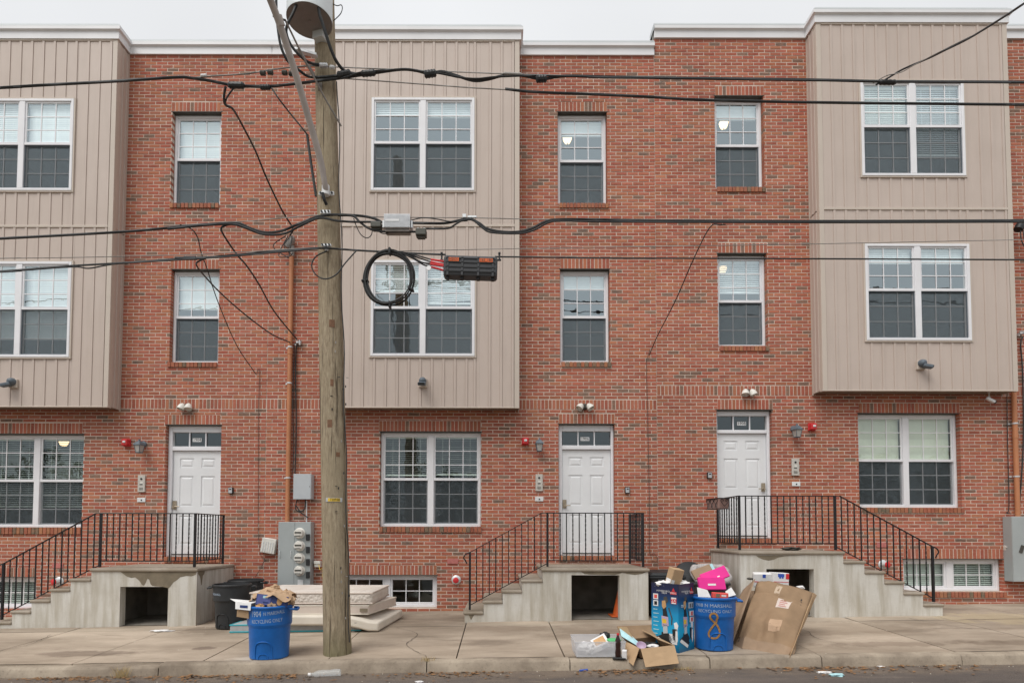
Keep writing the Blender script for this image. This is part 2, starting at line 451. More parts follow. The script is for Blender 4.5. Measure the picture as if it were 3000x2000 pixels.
M['copper_pvc'] = mat('tan_conduit', (0.5, 0.21, 0.1), 0.5, 0.1, 4)
M['box_grey'] = mat('grey_enclosure', (0.37, 0.4, 0.4), 0.45, 0.06, 3)
M['box_light'] = mat('pale_grey_box', (0.47, 0.5, 0.52), 0.45, 0.06, 3)
M['black'] = mat('black_plastic', (0.022, 0.023, 0.024), 0.5, 0.25, 9)
M['closure'] = mat('charcoal_plastic', (0.048, 0.05, 0.054), 0.55, 0.1, 9)
M['dark'] = mat('dark_void', (0.02, 0.018, 0.016), 0.8, 0.2, 5)
M['red'] = mat('red_plastic', (0.62, 0.035, 0.04), 0.45, 0.08, 10)
M['orange'] = mat('orange_plastic', (0.66, 0.13, 0.03), 0.5, 0.1, 10)
M['yellow'] = mat('yellow_plastic', (0.75, 0.5, 0.05), 0.5, 0.1, 10)
M['lantern'] = mat('weathered_lantern_metal', (0.115, 0.14, 0.165), 0.5, 0.2, 15)
M['lantern_glass'] = mat('frosted_lantern_glass', (0.42, 0.4, 0.37), 0.3, 0.12, 12)
M['plate'] = mat('intercom_steel', (0.56, 0.53, 0.48), 0.4, 0.06, 5, metal=0.15)
M['white_pl'] = mat('white_plastic', (0.72, 0.73, 0.73), 0.45, 0.08, 8)
M['cream_pl'] = mat('aged_white_plastic', (0.72, 0.7, 0.64), 0.5, 0.12, 9)
M['sign'] = mat('faded_red_plaque', (0.5, 0.17, 0.15), 0.7, 0.2, 14)
M['brass'] = mat('door_hardware', (0.42, 0.35, 0.26), 0.35, 0.2, 20, metal=0.6)
# ================================================================ ground
def grid_sheet(name, m, x0, x1, ys, zf, nx=2):
    xs = [x0 + (x1 - x0) * i / nx for i in range(nx + 1)]
    mb = MB(); vs = [(x, y, zf(x, y)) for y in ys for x in xs]; w = nx + 1
    mb.add(vs, [(j * w + i, j * w + i + 1, (j + 1) * w + i + 1, (j + 1) * w + i) for j in range(len(ys) - 1) for i in range(nx)])
    return mb.build(name, m)
g = grid_sheet('ground', M['earth'], -260, 260, [-260, -40, -26.5, 15, 260], lambda x, y: 0.0155 * max(-25, min(25, x)) - 0.62, 40)
tag(g, kind='structure')
r = grid_sheet('road', M['asphalt'], -40, 40, [-13.2, -11, -9, -7, -6, -5, -4.4, KERB_Y + 0.2], lambda x, y: zg(x, min(y, KERB_Y - 0.001)), 16)
tag(r, kind='structure')
fp = MB(); fp.box(-40, 40, -16.5, -13.2, -0.7, -0.6)
fs_ = grid_sheet('far_pavement', M['pave'], -40, 40, [-26.5, -16.4, -13.2], lambda x, y: 0.0155 * x - 0.05, 8)
tag(fs_, kind='structure')
sub = grid_sheet('pavement_bed', M['joint'], -40, 40, [KERB_Y + 0.1, -1.4, 0.3], lambda x, y: zg(x, y) - 0.03, 8)
tag(sub, kind='structure')
# pavement slabs, each its own piece
pav = bpy.data.objects.new('pavement', None); COL.objects.link(pav); tag(pav, kind='structure')
JX = [-14.5, -13.0, -11.5, -9.95, -8.4, -6.85, -5.3, -3.7, -2.13, -0.52, 0.83, 2.6, 3.98, 5.7, 7.2, 8.7, 10.2, 11.7, 13.2]
def slab(x0, x1, y0, y1, m, dz=0.0):
    g2 = 0.008; x0 += g2; x1 -= g2; y0 += 0.004; y1 -= 0.004
    mb = MB()
    nx, ny = 6, 6
    xs = [x0 + (x1 - x0) * i / nx for i in range(nx + 1)]; ys = [y0 + (y1 - y0) * i / ny for i in range(ny + 1)]
    def z(x, y):
        e = min(x - x0, x1 - x, 1) ; q = -0.006 if e < 0.001 else 0
        return zg(x, y) + dz + q + 0.004 * noise.noise((x * 0.8, y * 0.8, 3))
    vs = [(x, y, z(x, y)) for y in ys for x in xs]; w = nx + 1
    mb.add(vs, [(j * w + i, j * w + i + 1, (j + 1) * w + i + 1, (j + 1) * w + i) for j in range(ny) for i in range(nx)])
    for a, b in (((x0, y0), (x1, y0)), ((x0, y0), (x0, y1)), ((x1, y0), (x1, y1))):
        mb.add([(a[0], a[1], z(*a)), (b[0], b[1], z(*b)), (b[0], b[1], z(*b) - 0.05), (a[0], a[1], z(*a) - 0.05)], [(0, 1, 2, 3)])
    return mb.build('paving_slab', m, pav)
for i in range(len(JX) - 1):
    a, b = JX[i], JX[i + 1]
    slab(a, b, KERB_Y + 0.165, -1.72, M['pave'], RNG.uniform(-0.003, 0.003))
    slab(a, b, -1.72, 0.05, M['pave'], RNG.uniform(-0.003, 0.003))
kb = bpy.data.objects.new('kerb', None); COL.objects.link(kb); tag(kb, kind='structure')
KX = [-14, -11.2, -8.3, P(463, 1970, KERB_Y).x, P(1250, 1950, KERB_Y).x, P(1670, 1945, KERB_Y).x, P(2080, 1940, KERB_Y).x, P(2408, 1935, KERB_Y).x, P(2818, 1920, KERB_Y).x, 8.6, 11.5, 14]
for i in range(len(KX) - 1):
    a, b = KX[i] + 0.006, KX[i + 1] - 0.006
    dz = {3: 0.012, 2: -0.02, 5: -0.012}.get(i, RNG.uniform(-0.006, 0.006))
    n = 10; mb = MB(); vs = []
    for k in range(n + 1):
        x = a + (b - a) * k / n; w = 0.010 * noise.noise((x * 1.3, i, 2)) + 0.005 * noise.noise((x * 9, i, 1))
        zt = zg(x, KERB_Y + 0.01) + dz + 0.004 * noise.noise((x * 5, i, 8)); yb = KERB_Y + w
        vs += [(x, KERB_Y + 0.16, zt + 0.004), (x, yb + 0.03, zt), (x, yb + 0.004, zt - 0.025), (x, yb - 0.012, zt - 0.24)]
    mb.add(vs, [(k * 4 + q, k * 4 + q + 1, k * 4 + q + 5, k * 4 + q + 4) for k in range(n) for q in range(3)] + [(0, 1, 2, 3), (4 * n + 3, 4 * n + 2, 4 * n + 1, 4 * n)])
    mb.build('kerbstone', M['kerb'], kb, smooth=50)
# stains lying on the pavement
def blob(cx, cy, rx, ry, seed, zoff, n=28, rough=0.35, rot=0.0):
    pts = []
    for k in range(n):
        a = 2 * math.pi * k / n
        q = 1 + rough * noise.noise((math.cos(a) * 1.7 + seed, math.sin(a) * 1.7, seed)) + rough * 0.6 * noise.noise((math.cos(a) * 5 + seed, math.sin(a) * 5, seed))
        x, y = rx * q * math.cos(a), ry * q * math.sin(a)
        x, y = x * math.cos(rot) - y * math.sin(rot), x * math.sin(rot) + y * math.cos(rot)
        pts.append((cx + x, cy + y))
    return [(x, y, zg(x, y) + zoff) for x, y in pts]
# ================================================================ row houses
YB = -0.356                                            # face of the bays
COURSE, LEN, GAP = 0.0661, 0.2155, 0.0135
SOLD = 0.0718
TINTS = [(0.39, 0.100, 0.064), (0.36, 0.086, 0.056), (0.41, 0.115, 0.072), (0.425, 0.14, 0.086), (0.33, 0.077, 0.052), (0.40, 0.122, 0.084), (0.38, 0.106, 0.060), (0.42, 0.155, 0.082), (0.40, 0.13, 0.066)]
GREYS = [(0.155, 0.118, 0.092), (0.135, 0.108, 0.088), (0.18, 0.13, 0.098)]
def tint(rng, p_grey=0.085):
    c = rng.choice(GREYS) if rng.random() < p_grey else rng.choice(TINTS)
    k = rng.uniform(0.86, 1.22)
    return (c[0] * k, c[1] * k, c[2] * k, 1.0)
_bm = {}
def brick_mesh(w, h, d):
    key = (round(w, 3), round(h, 3), round(d, 3))
    if key not in _bm:
        w, h, d = key; b = 0.0025
        me = bpy.data.meshes.new('brick')
        vs = [(b, 0, b), (w - b, 0, b), (w - b, 0, h - b), (b, 0, h - b), (0, b, 0), (w, b, 0), (w, b, h), (0, b, h), (0, d, 0), (w, d, 0), (w, d, h), (0, d, h)]
        fs = [(0, 1, 2, 3), (4, 5, 1, 0), (5, 6, 2, 1), (6, 7, 3, 2), (7, 4, 0, 3), (8, 9, 5, 4), (9, 10, 6, 5), (10, 11, 7, 6), (11, 8, 4, 7)]
        me.from_pydata(vs, [], fs); me.materials.append(M['brick_o']); me.update()
        _bm[key] = me
    return _bm[key]

def carve(rects, hole):
    out = []
    for x0, x1, z0, z1 in rects:
        hx0, hx1, hz0, hz1 = hole
        if hx1 <= x0 or hx0 >= x1 or hz1 <= z0 or hz0 >= z1: out.append((x0, x1, z0, z1)); continue
        if hx0 > x0: out.append((x0, hx0, z0, z1))
        if hx1 < x1: out.append((hx1, x1, z0, z1))
        xa, xb = max(x0, hx0), min(x1, hx1)
        if hz0 > z0: out.append((xa, xb, z0, hz0))
        if hz1 < z1: out.append((xa, xb, hz1, z1))
    return out

def lay_bricks(root, x0, x1, z0, z1, holes, soldiers, zref, seed, groundcut):
    """returns list of (x, y, z, w, h, d, tint)"""
    rng = random.Random(seed); out = []
    blocked = holes + soldiers
    j0 = int(math.floor((z0 - zref) / COURSE)); j1 = int(math.ceil((z1 - zref) / COURSE))
    for j in range(j0, j1):
        bz0, bz1 = zref + j * COURSE + GAP / 2, zref + (j + 1) * COURSE - GAP / 2
        if bz0 < z0 or bz1 > z1 + 0.03: continue
        off = (0.5 if j % 2 else 0.0) * LEN
        i0 = int(math.floor((x0 - off) / LEN)) - 1; i1 = int(math.ceil((x1 - off) / LEN)) + 1
        for i in range(i0, i1):
            a = i * LEN + off + GAP / 2; b = a + LEN - GAP
            a, b = max(a, x0 + 0.004), min(b, x1 - 0.004)
            if b - a < 0.02: continue
            parts = [(a, b, bz0, bz1)]
            for h in blocked: parts = carve(parts, h)
            for p in parts:
                if p[1] - p[0] < 0.007 or p[3] - p[2] < 0.01: continue
                out.append([p[0], p[2], p[1] - p[0], p[3] - p[2], 0.0])
    for (sx0, sx1, sz0, sz1) in soldiers:
        n = max(1, round((sx1 - sx0) / SOLD)); st = (sx1 - sx0) / n
        for k in range(n):
            parts = [(sx0 + k * st + GAP / 2, sx0 + (k + 1) * st - GAP / 2, sz0 + GAP / 2, sz1 - GAP / 2)]
            for h in holes: parts = carve(parts, h)
            for p in parts:
                if p[1] - p[0] < 0.018 or p[3] - p[2] < 0.03: continue
                out.append([p[0], p[2], p[1] - p[0], p[3] - p[2], 0.0])
    res = []
    for x, z, w, h, _ in out:
        res.append((x + rng.uniform(-.0012, .0012), rng.uniform(-.0022, .0016), z + rng.uniform(-.001, .001), w, h, 0.1, tint(rng)))
    return res
def rowlock(x0, x1, z0, z1, proud, seed):
    rng = random.Random(seed); n = max(1, round((x1 - x0) / 0.0705)); st = (x1 - x0) / n
    return [(x0 + k * st + 0.005, -proud, z0 + 0.004, st - 0.01, z1 - z0 - 0.008, 0.115 + proud, tuple(q * w for q, w in zip(tint(rng, 0.16), (0.86, 1.05, 0.95, 1)))) for k in range(n)]

def place_bricks(root, bricks):
    order = sorted(range(len(bricks)), key=lambda i: (Vector((bricks[i][0], 0, bricks[i][2])) - EYE).length if bricks[i][3] > 0.12 or bricks[i][4] > 0.12 else 99)
    one = set(order[:300])
    base = base_of(root)
    vs, fs, cols = [], [], []
    for i, (x, y, z, w, h, d, c) in enumerate(bricks):
        if i in one:
            o = bpy.data.objects.new('brick', brick_mesh(w, h, d)); COL.objects.link(o)
            o.parent = root; o.location = Vector((x, y, z)) - base; o.color = c
        else:
            b = 0.0025; n = len(vs)
            vs += [(x + b, y, z + b), (x + w - b, y, z + b), (x + w - b, y, z + h - b), (x + b, y, z + h - b), (x, y + b, z), (x + w, y + b, z), (x + w, y + b, z + h), (x, y + b, z + h),
                   (x, y + d, z), (x + w, y + d, z), (x + w, y + d, z + h), (x, y + d, z + h)]
            fs += [tuple(n + k for k in f) for f in [(0, 1, 2, 3), (4, 5, 1, 0), (5, 6, 2, 1), (6, 7, 3, 2), (7, 4, 0, 3), (8, 9, 5, 4), (9, 10, 6, 5), (10, 11, 7, 6), (11, 8, 4, 7)]]
            cols += [c] * 9
    me = bpy.data.meshes.new('brickwork')
    me.from_pydata([tuple(Vector(v) - base) for v in vs], [], fs)
    a = me.attributes.new('tint', 'FLOAT_COLOR', 'FACE')
    a.data.foreach_set('color', [q for c in cols for q in c])
    me.materials.append(M['brick_f']); me.update()
    o = link_mesh('brickwork', me, root); o['kind'] = 'stuff'

def wall_sheet(mb, x0, x1, z0, z1, y, holes, depth=0.0):
    xs = sorted({x0, x1, *[min(max(h[k], x0), x1) for h in holes for k in (0, 1)]})
    zs = sorted({z0, z1, *[min(max(h[k], z0), z1) for h in holes for k in (2, 3)]})
    for i in range(len(xs) - 1):
        for j in range(len(zs) - 1):
            cx, cz = (xs[i] + xs[i + 1]) / 2, (zs[j] + zs[j + 1]) / 2
            if any(h[0] < cx < h[1] and h[2] < cz < h[3] for h in holes): continue
            mb.add([(xs[i], y, zs[j]), (xs[i + 1], y, zs[j]), (xs[i + 1], y, zs[j + 1]), (xs[i], y, zs[j + 1])], [(0, 1, 2, 3)])
    if depth:
        for a, b, c, d in holes:
            mb.add([(a, y, c), (b, y, c), (b, y, d), (a, y, d), (a, y + depth, c), (b, y + depth, c), (b, y + depth, d), (a, y + depth, d)],
                   [(0, 1, 5, 4), (1, 2, 6, 5), (2, 3, 7, 6), (3, 0, 4, 7)])

_quad = {}
def unit_quad(m):
    if m.name not in _quad:
        me = bpy.data.meshes.new('pane'); me.from_pydata([(0, 0, 0), (1, 0, 0), (1, 0, 1), (0, 0, 1)], [], [(0, 1, 2, 3)])
        me.materials.append(m); me.update(); _quad[m.name] = me
    return _quad[m.name]
def panes(parent, x0, x1, z0, z1, y, nx, nz, m, gap=0.002):
    b = base_of(parent)
    for i in range(nx):
        for j in range(nz):
            o = bpy.data.objects.new('pane', unit_quad(m)); COL.objects.link(o); o.parent = parent
            o.location = Vector((x0 + (x1 - x0) * i / nx + gap, y, z0 + (z1 - z0) * j / nz + gap)) - b
            o.scale = ((x1 - x0) / nx - 2 * gap, 1, (z1 - z0) / nz - 2 * gap)
def ring(mb, x0, x1, z0, z1, w, y0, y1):
    mb.box(x0, x0 + w, y0, y1, z0, z1); mb.box(x1 - w, x1, y0, y1, z0, z1)
    mb.box(x0 + w, x1 - w, y0, y1, z0, z0 + w); mb.box(x0 + w, x1 - w, y0, y1, z1 - w, z1)
def slat_blind(parent, x0, x1, z0, z1, y, m, pitch=0.038, tilt=50, droop=0.0, gaps=0):
    mb = MB(); z = z1 - 0.02; rng = random.Random(int(x0 * 1000) + int(z0 * 100)); t = rad(tilt); w = 0.046
    mb.box(x0, x1, y - 0.02, y + 0.02, z1 - 0.02, z1 + 0.01)
    n = max(1, int((z1 - z0) / pitch)); k = 0
    while z > z0:
        k += 1; dr = droop * (k / n); dy, dz = w / 2 * math.cos(t), w / 2 * math.sin(t); e = rng.uniform(-.002, .002)
        mb.add([(x0, y - dy, z - dz + e), (x1, y - dy, z - dz + dr + e), (x1, y + dy, z + dz + dr), (x0, y + dy, z + dz)], [(0, 1, 2, 3)])
        z -= pitch
    mb.box(x0, x1, y - 0.018, y + 0.018, z0 - 0.015, z0 + 0.012)
    for q in (0.18, 0.82):
        xx = x0 + (x1 - x0) * q
        mb.box(xx - 0.002, xx + 0.002, y - 0.028, y - 0.026, z0, z1)
    return mb.build('blind', m, parent)
def window(root, x0, x1, z0, z1, y, double, zm, blinds, low=False, awning=False, nx=3, frame_w=0.05):
    """blinds: per light (left to right) (z bottom, material, tilt, droop) or None"""
    fr = MB(); ring(fr, x0, x1, z0, z1, frame_w, y, y + 0.09)
    xc = (x0 + x1) / 2; mw = 0.055
    if double: fr.box(xc - mw, xc + mw, y + 0.003, y + 0.09, z0 + frame_w, z1 - frame_w)
    w = fr.build('window', M['white'], root, bevel=0.006)
    gm = M['glass_low'] if low else M['glass']
    lights = [(x0 + frame_w, xc - mw), (xc + mw, x1 - frame_w)] if double else [(x0 + frame_w, x1 - frame_w)]
    for li, (a, b) in enumerate(lights):
        c, d = z0 + frame_w, z1 - frame_w
        sw = 0.03
        if awning:
            s = MB(); ring(s, a, b, c, d, 0.04, y + 0.015, y + 0.06); s.build('sash', M['white'], w, bevel=0.005)
            panes(w, a + 0.04, b - 0.04, c + 0.04, d - 0.04, y + 0.045, nx, 2, gm)
            gr = MB()
            for k in range(1, nx): xx = a + 0.04 + (b - a - 0.08) * k / nx; gr.box(xx - .008, xx + .008, y + 0.034, y + 0.044, c + 0.04, d - 0.04)
            zz = (c + d) / 2; gr.box(a + 0.04, b - 0.04, y + 0.032, y + 0.042, zz - .008, zz + .008)
            gr.build('grille', M['white'], w)
        else:
            for up in (True, False):
                s0, s1 = (zm - 0.022, d) if up else (c, zm + 0.022)
                yy = y + 0.022 if up else y + 0.05
                s = MB(); ring(s, a, b, s0, s1, sw, yy, yy + 0.028); s.build('sash', M['white'], w, bevel=0.004)
                if up:
                    lip = MB(); lip.box(a + 0.002, b - 0.002, y + 0.012, y + 0.0215, zm - 0.024, zm + 0.024); lip.build('meeting_rail', M['white'], w)
                panes(w, a + sw, b - sw, s0 + sw, s1 - sw, yy + 0.016, nx, 3, gm)
                gr = MB()
                for k in range(1, nx): xx = a + sw + (b - a - 2 * sw) * k / nx; gr.box(xx - .008, xx + .008, yy + 0.004, yy + 0.014, s0 + sw, s1 - sw)
                for k in (1, 2): zz = s0 + sw + (s1 - s0 - 2 * sw) * k / 3; gr.box(a + sw, b - sw, yy + 0.003, yy + 0.013, zz - .008, zz + .008)
                gr.build('grille', M['white'], w)
            sc = MB(); sc.box(a + 0.012, b - 0.012, y + 0.036, y + 0.0375, c + 0.01, zm - 0.024)
            sc.build('insect_screen', M['screen'], w)
            if not low:
                sf = MB(); ring(sf, a + 0.004, b - 0.004, c + 0.004, zm - 0.026, 0.014, y + 0.026, y + 0.036)
                sf.build('screen_frame', M['lantern'], w)
        bl = blinds[li] if blinds and li < len(blinds) else None
        if bl: slat_blind(w, a + 0.012, b - 0.012, bl[0], d - 0.03, y + 0.112, bl[1], tilt=bl[2] if bl[2] < 40 else min(84, bl[2] + 14), droop=bl[3] if len(bl) > 3 else 0)
    return w

def door(root, op, slabr, ztr0, ztr1, y, hinge_left, number, handle_side):
    x0, x1, z0, z1 = op; sx0, sx1, sz0, sz1 = slabr
    fr = MB()
    fr.box(x0, sx0, y, y + 0.1, z0, z1); fr.box(sx1, x1, y, y + 0.1, z0, z1)
    fr.box(sx0, sx1, y + 0.002, y + 0.1, ztr1, z1); fr.box(sx0, sx1, y + 0.002, y + 0.1, sz1, ztr0)
    fo = fr.build('door_frame', M['white'], root, bevel=0.008)
    st = MB()
    for a, b in ((x0 + 0.018, x0 + 0.03), (x1 - 0.03, x1 - 0.018)): st.box(a, b, y - 0.006, y + 0.001, z0, z1 - 0.02)
    st.box(x0 + 0.031, x1 - 0.031, y - 0.006, y + 0.001, z1 - 0.034, z1 - 0.022)
    st.build('moulding', M['white'], fo)
    # transom lights
    panes(fo, sx0 + 0.012, sx1 - 0.012, ztr0, ztr1, y + 0.06, 3, 1, M['glass_low'])
    gr = MB()
    for k in (1, 2): xx = sx0 + (sx1 - sx0) * k / 3; gr.box(xx - .01, xx + .01, y + 0.03, y + 0.058, ztr0, ztr1)
    gr.build('glazing_bar', M['white'], fo)
    xm, zm2 = (sx0 + sx1) / 2 + (0.01 if hinge_left else -0.02), (ztr0 + ztr1) / 2 - 0.005
    plate = MB(); plate.box(xm - 0.085, xm + 0.085, y + 0.05, y + 0.055, zm2 - 0.036, zm2 + 0.036)
    po = plate.build('number_plate', M['white_pl'], fo)
    tx = MB(); text_on(tx, number, 0.082, lambda u, v: (xm + u, y + 0.0485, zm2 + v), 0.95); tx.build('house_number', M['black'], fo)
    # slab with six raised panels
    d = MB(); ys = y + 0.05; d.box(sx0 + 0.004, sx1 - 0.004, ys + 0.012, ys + 0.05, sz0, sz1 - 0.004)
    W, H = sx1 - sx0, sz1 - sz0
    cols = [(0.14, 0.42), (0.58, 0.86)]; rows = [(0.84, 0.93), (0.47, 0.76), (0.11, 0.385)]
    xsb = [0.006 / W] + [q for c in cols for q in c] + [1 - 0.006 / W]
    for a, b in ((xsb[0], xsb[1]), (xsb[2], xsb[3]), (xsb[4], xsb[5])): d.box(sx0 + a * W, sx0 + b * W, ys, ys + 0.012, sz0 + 0.001, sz1 - 0.006)
    zed = [0.0005, rows[2][0], rows[2][1], rows[1][0], rows[1][1], rows[0][0], rows[0][1], 0.997]
    for c in cols:
        for a, b in ((0, 1), (2, 3), (4, 5), (6, 7)): d.box(sx0 + c[0] * W, sx0 + c[1] * W, ys, ys + 0.012, sz0 + zed[a] * H, sz0 + zed[b] * H)
        for rr in rows:
            a0, a1, b0, b1 = sx0 + c[0] * W + 0.022, sx0 + c[1] * W - 0.022, sz0 + rr[0] * H + 0.022, sz0 + rr[1] * H - 0.022
            e = 0.03
            d.add([(a0, ys + 0.0115, b0), (a1, ys + 0.0115, b0), (a1, ys + 0.0115, b1), (a0, ys + 0.0115, b1), (a0 + e, ys + 0.002, b0 + e), (a1 - e, ys + 0.002, b0 + e), (a1 - e, ys + 0.002, b1 - e), (a0 + e, ys + 0.002, b1 - e)],
                  [(4, 5, 6, 7), (0, 1, 5, 4), (1, 2, 6, 5), (2, 3, 7, 6), (3, 0, 4, 7)])
    do = d.build('door', M['door'], root)
    hx = sx0 + 0.05 if handle_side < 0 else sx1 - 0.07; hz = sz0 + 0.52 * H - 0.08
    hb = MB(); hb.box(hx - 0.035, hx + 0.035, ys - 0.022, ys, hz - 0.07, hz + 0.09)
    hb.lathe([(0.012, 0), (0.012, 0.05), (0.018, 0.06)], (hx, ys - 0.02, hz - 0.03), 10, Matrix.Rotation(rad(90), 3, 'X'))
    s = 1 if handle_side < 0 else -1
    hb.tube([(hx, ys - 0.06, hz - 0.03), (hx + s * 0.05, ys - 0.065, hz - 0.02), (hx + s * 0.11, ys - 0.06, hz - 0.022)], 0.009, 8)
    hb.build('handle', M['brass'], do, smooth=40)
    kp = MB(); kp.box(sx0 + 0.01, sx1 - 0.01, ys - 0.012, ys - 0.001, sz0 + 0.03, sz0 + 0.05); kp.build('door_sweep', M['lintel'], do)

def cornice(root, path, z, y_back=0.3):
    """moulded cornice along a stepped path of (x, y) points, left to right"""
    prof = [(0.0, 0.0), (0.034, 0.0), (0.034, 0.138), (0.05, 0.150), (0.074, 0.158), (0.074, 0.215), (0.06, 0.222)]
    cop = [(0.058, 0.2225), (0.066, 0.2225), (0.066, 0.232), (0.02, 0.300), (-0.34, 0.31), (-0.34, 0.0)]
    n = len(path); nrm = []
    for i in range(n - 1):
        dx, dy = path[i + 1][0] - path[i][0], path[i + 1][1] - path[i][1]; l = math.hypot(dx, dy)
        nrm.append((dy / l, -dx / l))
    def at(i, o):
        a = nrm[max(i - 1, 0)]; b = nrm[min(i, n - 2)]
        if a == b: return (path[i][0] + a[0] * o, path[i][1] + a[1] * o)
        return (path[i][0] + (a[0] + b[0]) * o, path[i][1] + (a[1] + b[1]) * o)
    co = None
    for nm, pr, mt in (('cornice', prof, M['cornice']), ('coping', cop, M['coping'])):
        mb = MB(); k = len(pr); vs = []
        for i in range(n):
            for o, h in pr:
                oo = o if o > -0.1 else -0.05
                x, y = at(i, oo); vs.append((x, y if o > -0.1 else max(y, 0.3), z + h))
        mb.add(vs, [(i * k + q, i * k + q + 1, (i + 1) * k + q + 1, (i + 1) * k + q) for i in range(n - 1) for q in range(k - 1)])
        mb.add([vs[q] for q in range(k)], [tuple(range(k))]); mb.add([vs[(n - 1) * k + q] for q in range(k)], [tuple(range(k - 1, -1, -1))])
        o = mb.build(nm, mt, root if co is None else co, smooth=20)
        co = co or o

_pan = {}
def panel_mesh(w, h):
    key = (round(w, 3), round(h, 3))
    if key not in _pan:
        w, h = key; b = 0.045; t = 0.012
        prof = [(0, 0.002), (0.004, -0.001), (w - b - 0.006, -0.001), (w - b - 0.004, 0.003), (w - b, -t), (w - 0.004, -t), (w, 0.004)]
        if w < 0.1: prof = [(0, 0.002), (0.004, -0.001), (w, 0.0)]
        vs = [(x, y, 0) for x, y in prof] + [(x, y, h) for x, y in prof]; k = len(prof)
        me = bpy.data.meshes.new('siding_panel')
        me.from_pydata(vs, [], [(i, i + 1, i + 1 + k, i + k) for i in range(k - 1)]); me.materials.append(M['siding']); me.update()
        _pan[key] = me
    return _pan[key]
PITCH_S = 0.2135
def bay(root, x0, x1, z0, z1, ztrim, wins):
    """wins: list of (x0, x1, z0, z1) of the window frames on the bay face"""
    holes = [(a + 0.02, b - 0.02, c + 0.02, d - 0.02) for a, b, c, d in wins]
    mb = MB(); wall_sheet(mb, x0 + 0.004, x1 - 0.004, z0 + 0.02, z1, YB + 0.012, holes, 0.1)
    for x in (x0 + 0.006, x1 - 0.006): mb.add([(x, YB + 0.012, z0 + 0.02), (x, 0.15, z0 + 0.02), (x, 0.15, z1), (x, YB + 0.012, z1)], [(0, 1, 2, 3)])
    mb.add([(x0 + .006, YB + .012, z0 + 0.08), (x1 - .006, YB + .012, z0 + 0.08), (x1 - .006, 0.15, z0 + 0.08), (x0 + .006, 0.15, z0 + 0.08)], [(0, 1, 2, 3)])
    b = mb.build('bay', M['siding'], root)
    base = base_of(b)
    # corner posts, starter strips, trim belts
    cw = 0.085
    for sgn, xe in ((1, x0), (-1, x1)):
        t = MB(); t.box(xe - sgn * 0.004, xe + sgn * cw, YB - 0.012, YB + 0.011, z0, z1)
        t.box(xe - sgn * 0.004, xe + sgn * 0.006, YB + 0.0115, YB + cw, z0 + 0.001, z1)
        t.build('corner_post', M['trim_tan'], b, bevel=0.003)
        MB().box(xe - sgn * 0.008, xe + sgn * 0.01, -0.03, 0.0, z0 + 0.001, z1).build('edge_trim', M['trim_tan'], b)
    for za, zb_ in ((z0, z0 + 0.022), (z1 - 0.03, z1), (ztrim, ztrim + 0.045)):
        MB().box(x0 + cw, x1 - cw, YB - 0.019, YB + 0.011, za, zb_).build('trim_strip', M['trim_tan'], b, bevel=0.004)
    for a, bb, c, d in wins:
        j = MB(); ring(j, a - 0.028, bb + 0.028, c - 0.028, d + 0.028, 0.028, YB - 0.028, YB + 0.011); j.build('window_trim', M['trim_tan'], b, bevel=0.004)
    # vertical panels
    def put(x, z, w, h, rotz=0.0, y=YB):
        o = bpy.data.objects.new('siding_panel', panel_mesh(w, h)); COL.objects.link(o); o.parent = b
        o.location = Vector((x, y, z)) - base; o.rotation_euler = (0, 0, rotz)
    xa = x0 + cw + 0.004
    while xa < x1 - cw - 0.03:
        w = min(PITCH_S, x1 - cw - 0.004 - xa)
        for lo, hi in ((z0 + 0.022, ztrim), (ztrim + 0.045, z1 - 0.03)):
            segs = [(xa, xa + w, lo, hi)]
            for a, bb, c, d in wins: segs = carve(segs, (a - 0.026, bb + 0.026, c - 0.026, d + 0.026))
            merged = {}
            for q in segs:
                if q[1] - q[0] > 0.012 and q[3] - q[2] > 0.01: put(q[0], q[2], q[1] - q[0], q[3] - q[2])
        xa += PITCH_S
    ns = 2; ws = (-0.03 - (YB + cw)) / ns
    for k in range(ns):
        for lo, hi in ((z0 + 0.022, ztrim), (ztrim + 0.03, z1 - 0.03)):
            put(x1 + 0.001, lo, ws, hi - lo, math.pi / 2, YB + cw + k * ws)
            put(x0 - 0.001, lo, ws, hi - lo, -math.pi / 2, YB + cw + (k + 1) * ws)
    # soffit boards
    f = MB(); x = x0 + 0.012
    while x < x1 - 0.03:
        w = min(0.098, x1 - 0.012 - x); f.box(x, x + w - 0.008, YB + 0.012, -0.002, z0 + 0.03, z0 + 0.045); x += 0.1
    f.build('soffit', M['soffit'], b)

def ceiling_lamp(x, y, z, label, r=0.10):
    t = thing('ceiling_lamp', label, 'lamp', (x, y, z), 'lit ceiling lamps behind windows')
    g = MB(); g.lathe([(0.02, -0.11), (0.06, -0.1), (r * 0.8, -0.06), (r, 0.0), (r * 0.95, 0.02)], (x, y, z), 16); g.build('glass_shade', M['lamp_glow'], t, smooth=40)
    k = MB(); k.lathe([(r * 0.7, 0.021), (r * 0.7, 0.06)], (x, y, z), 16); k.lathe([(0.012, -0.14), (0.014, -0.11)], (x, y, z), 8); k.build('fitting', M['brass'], t)

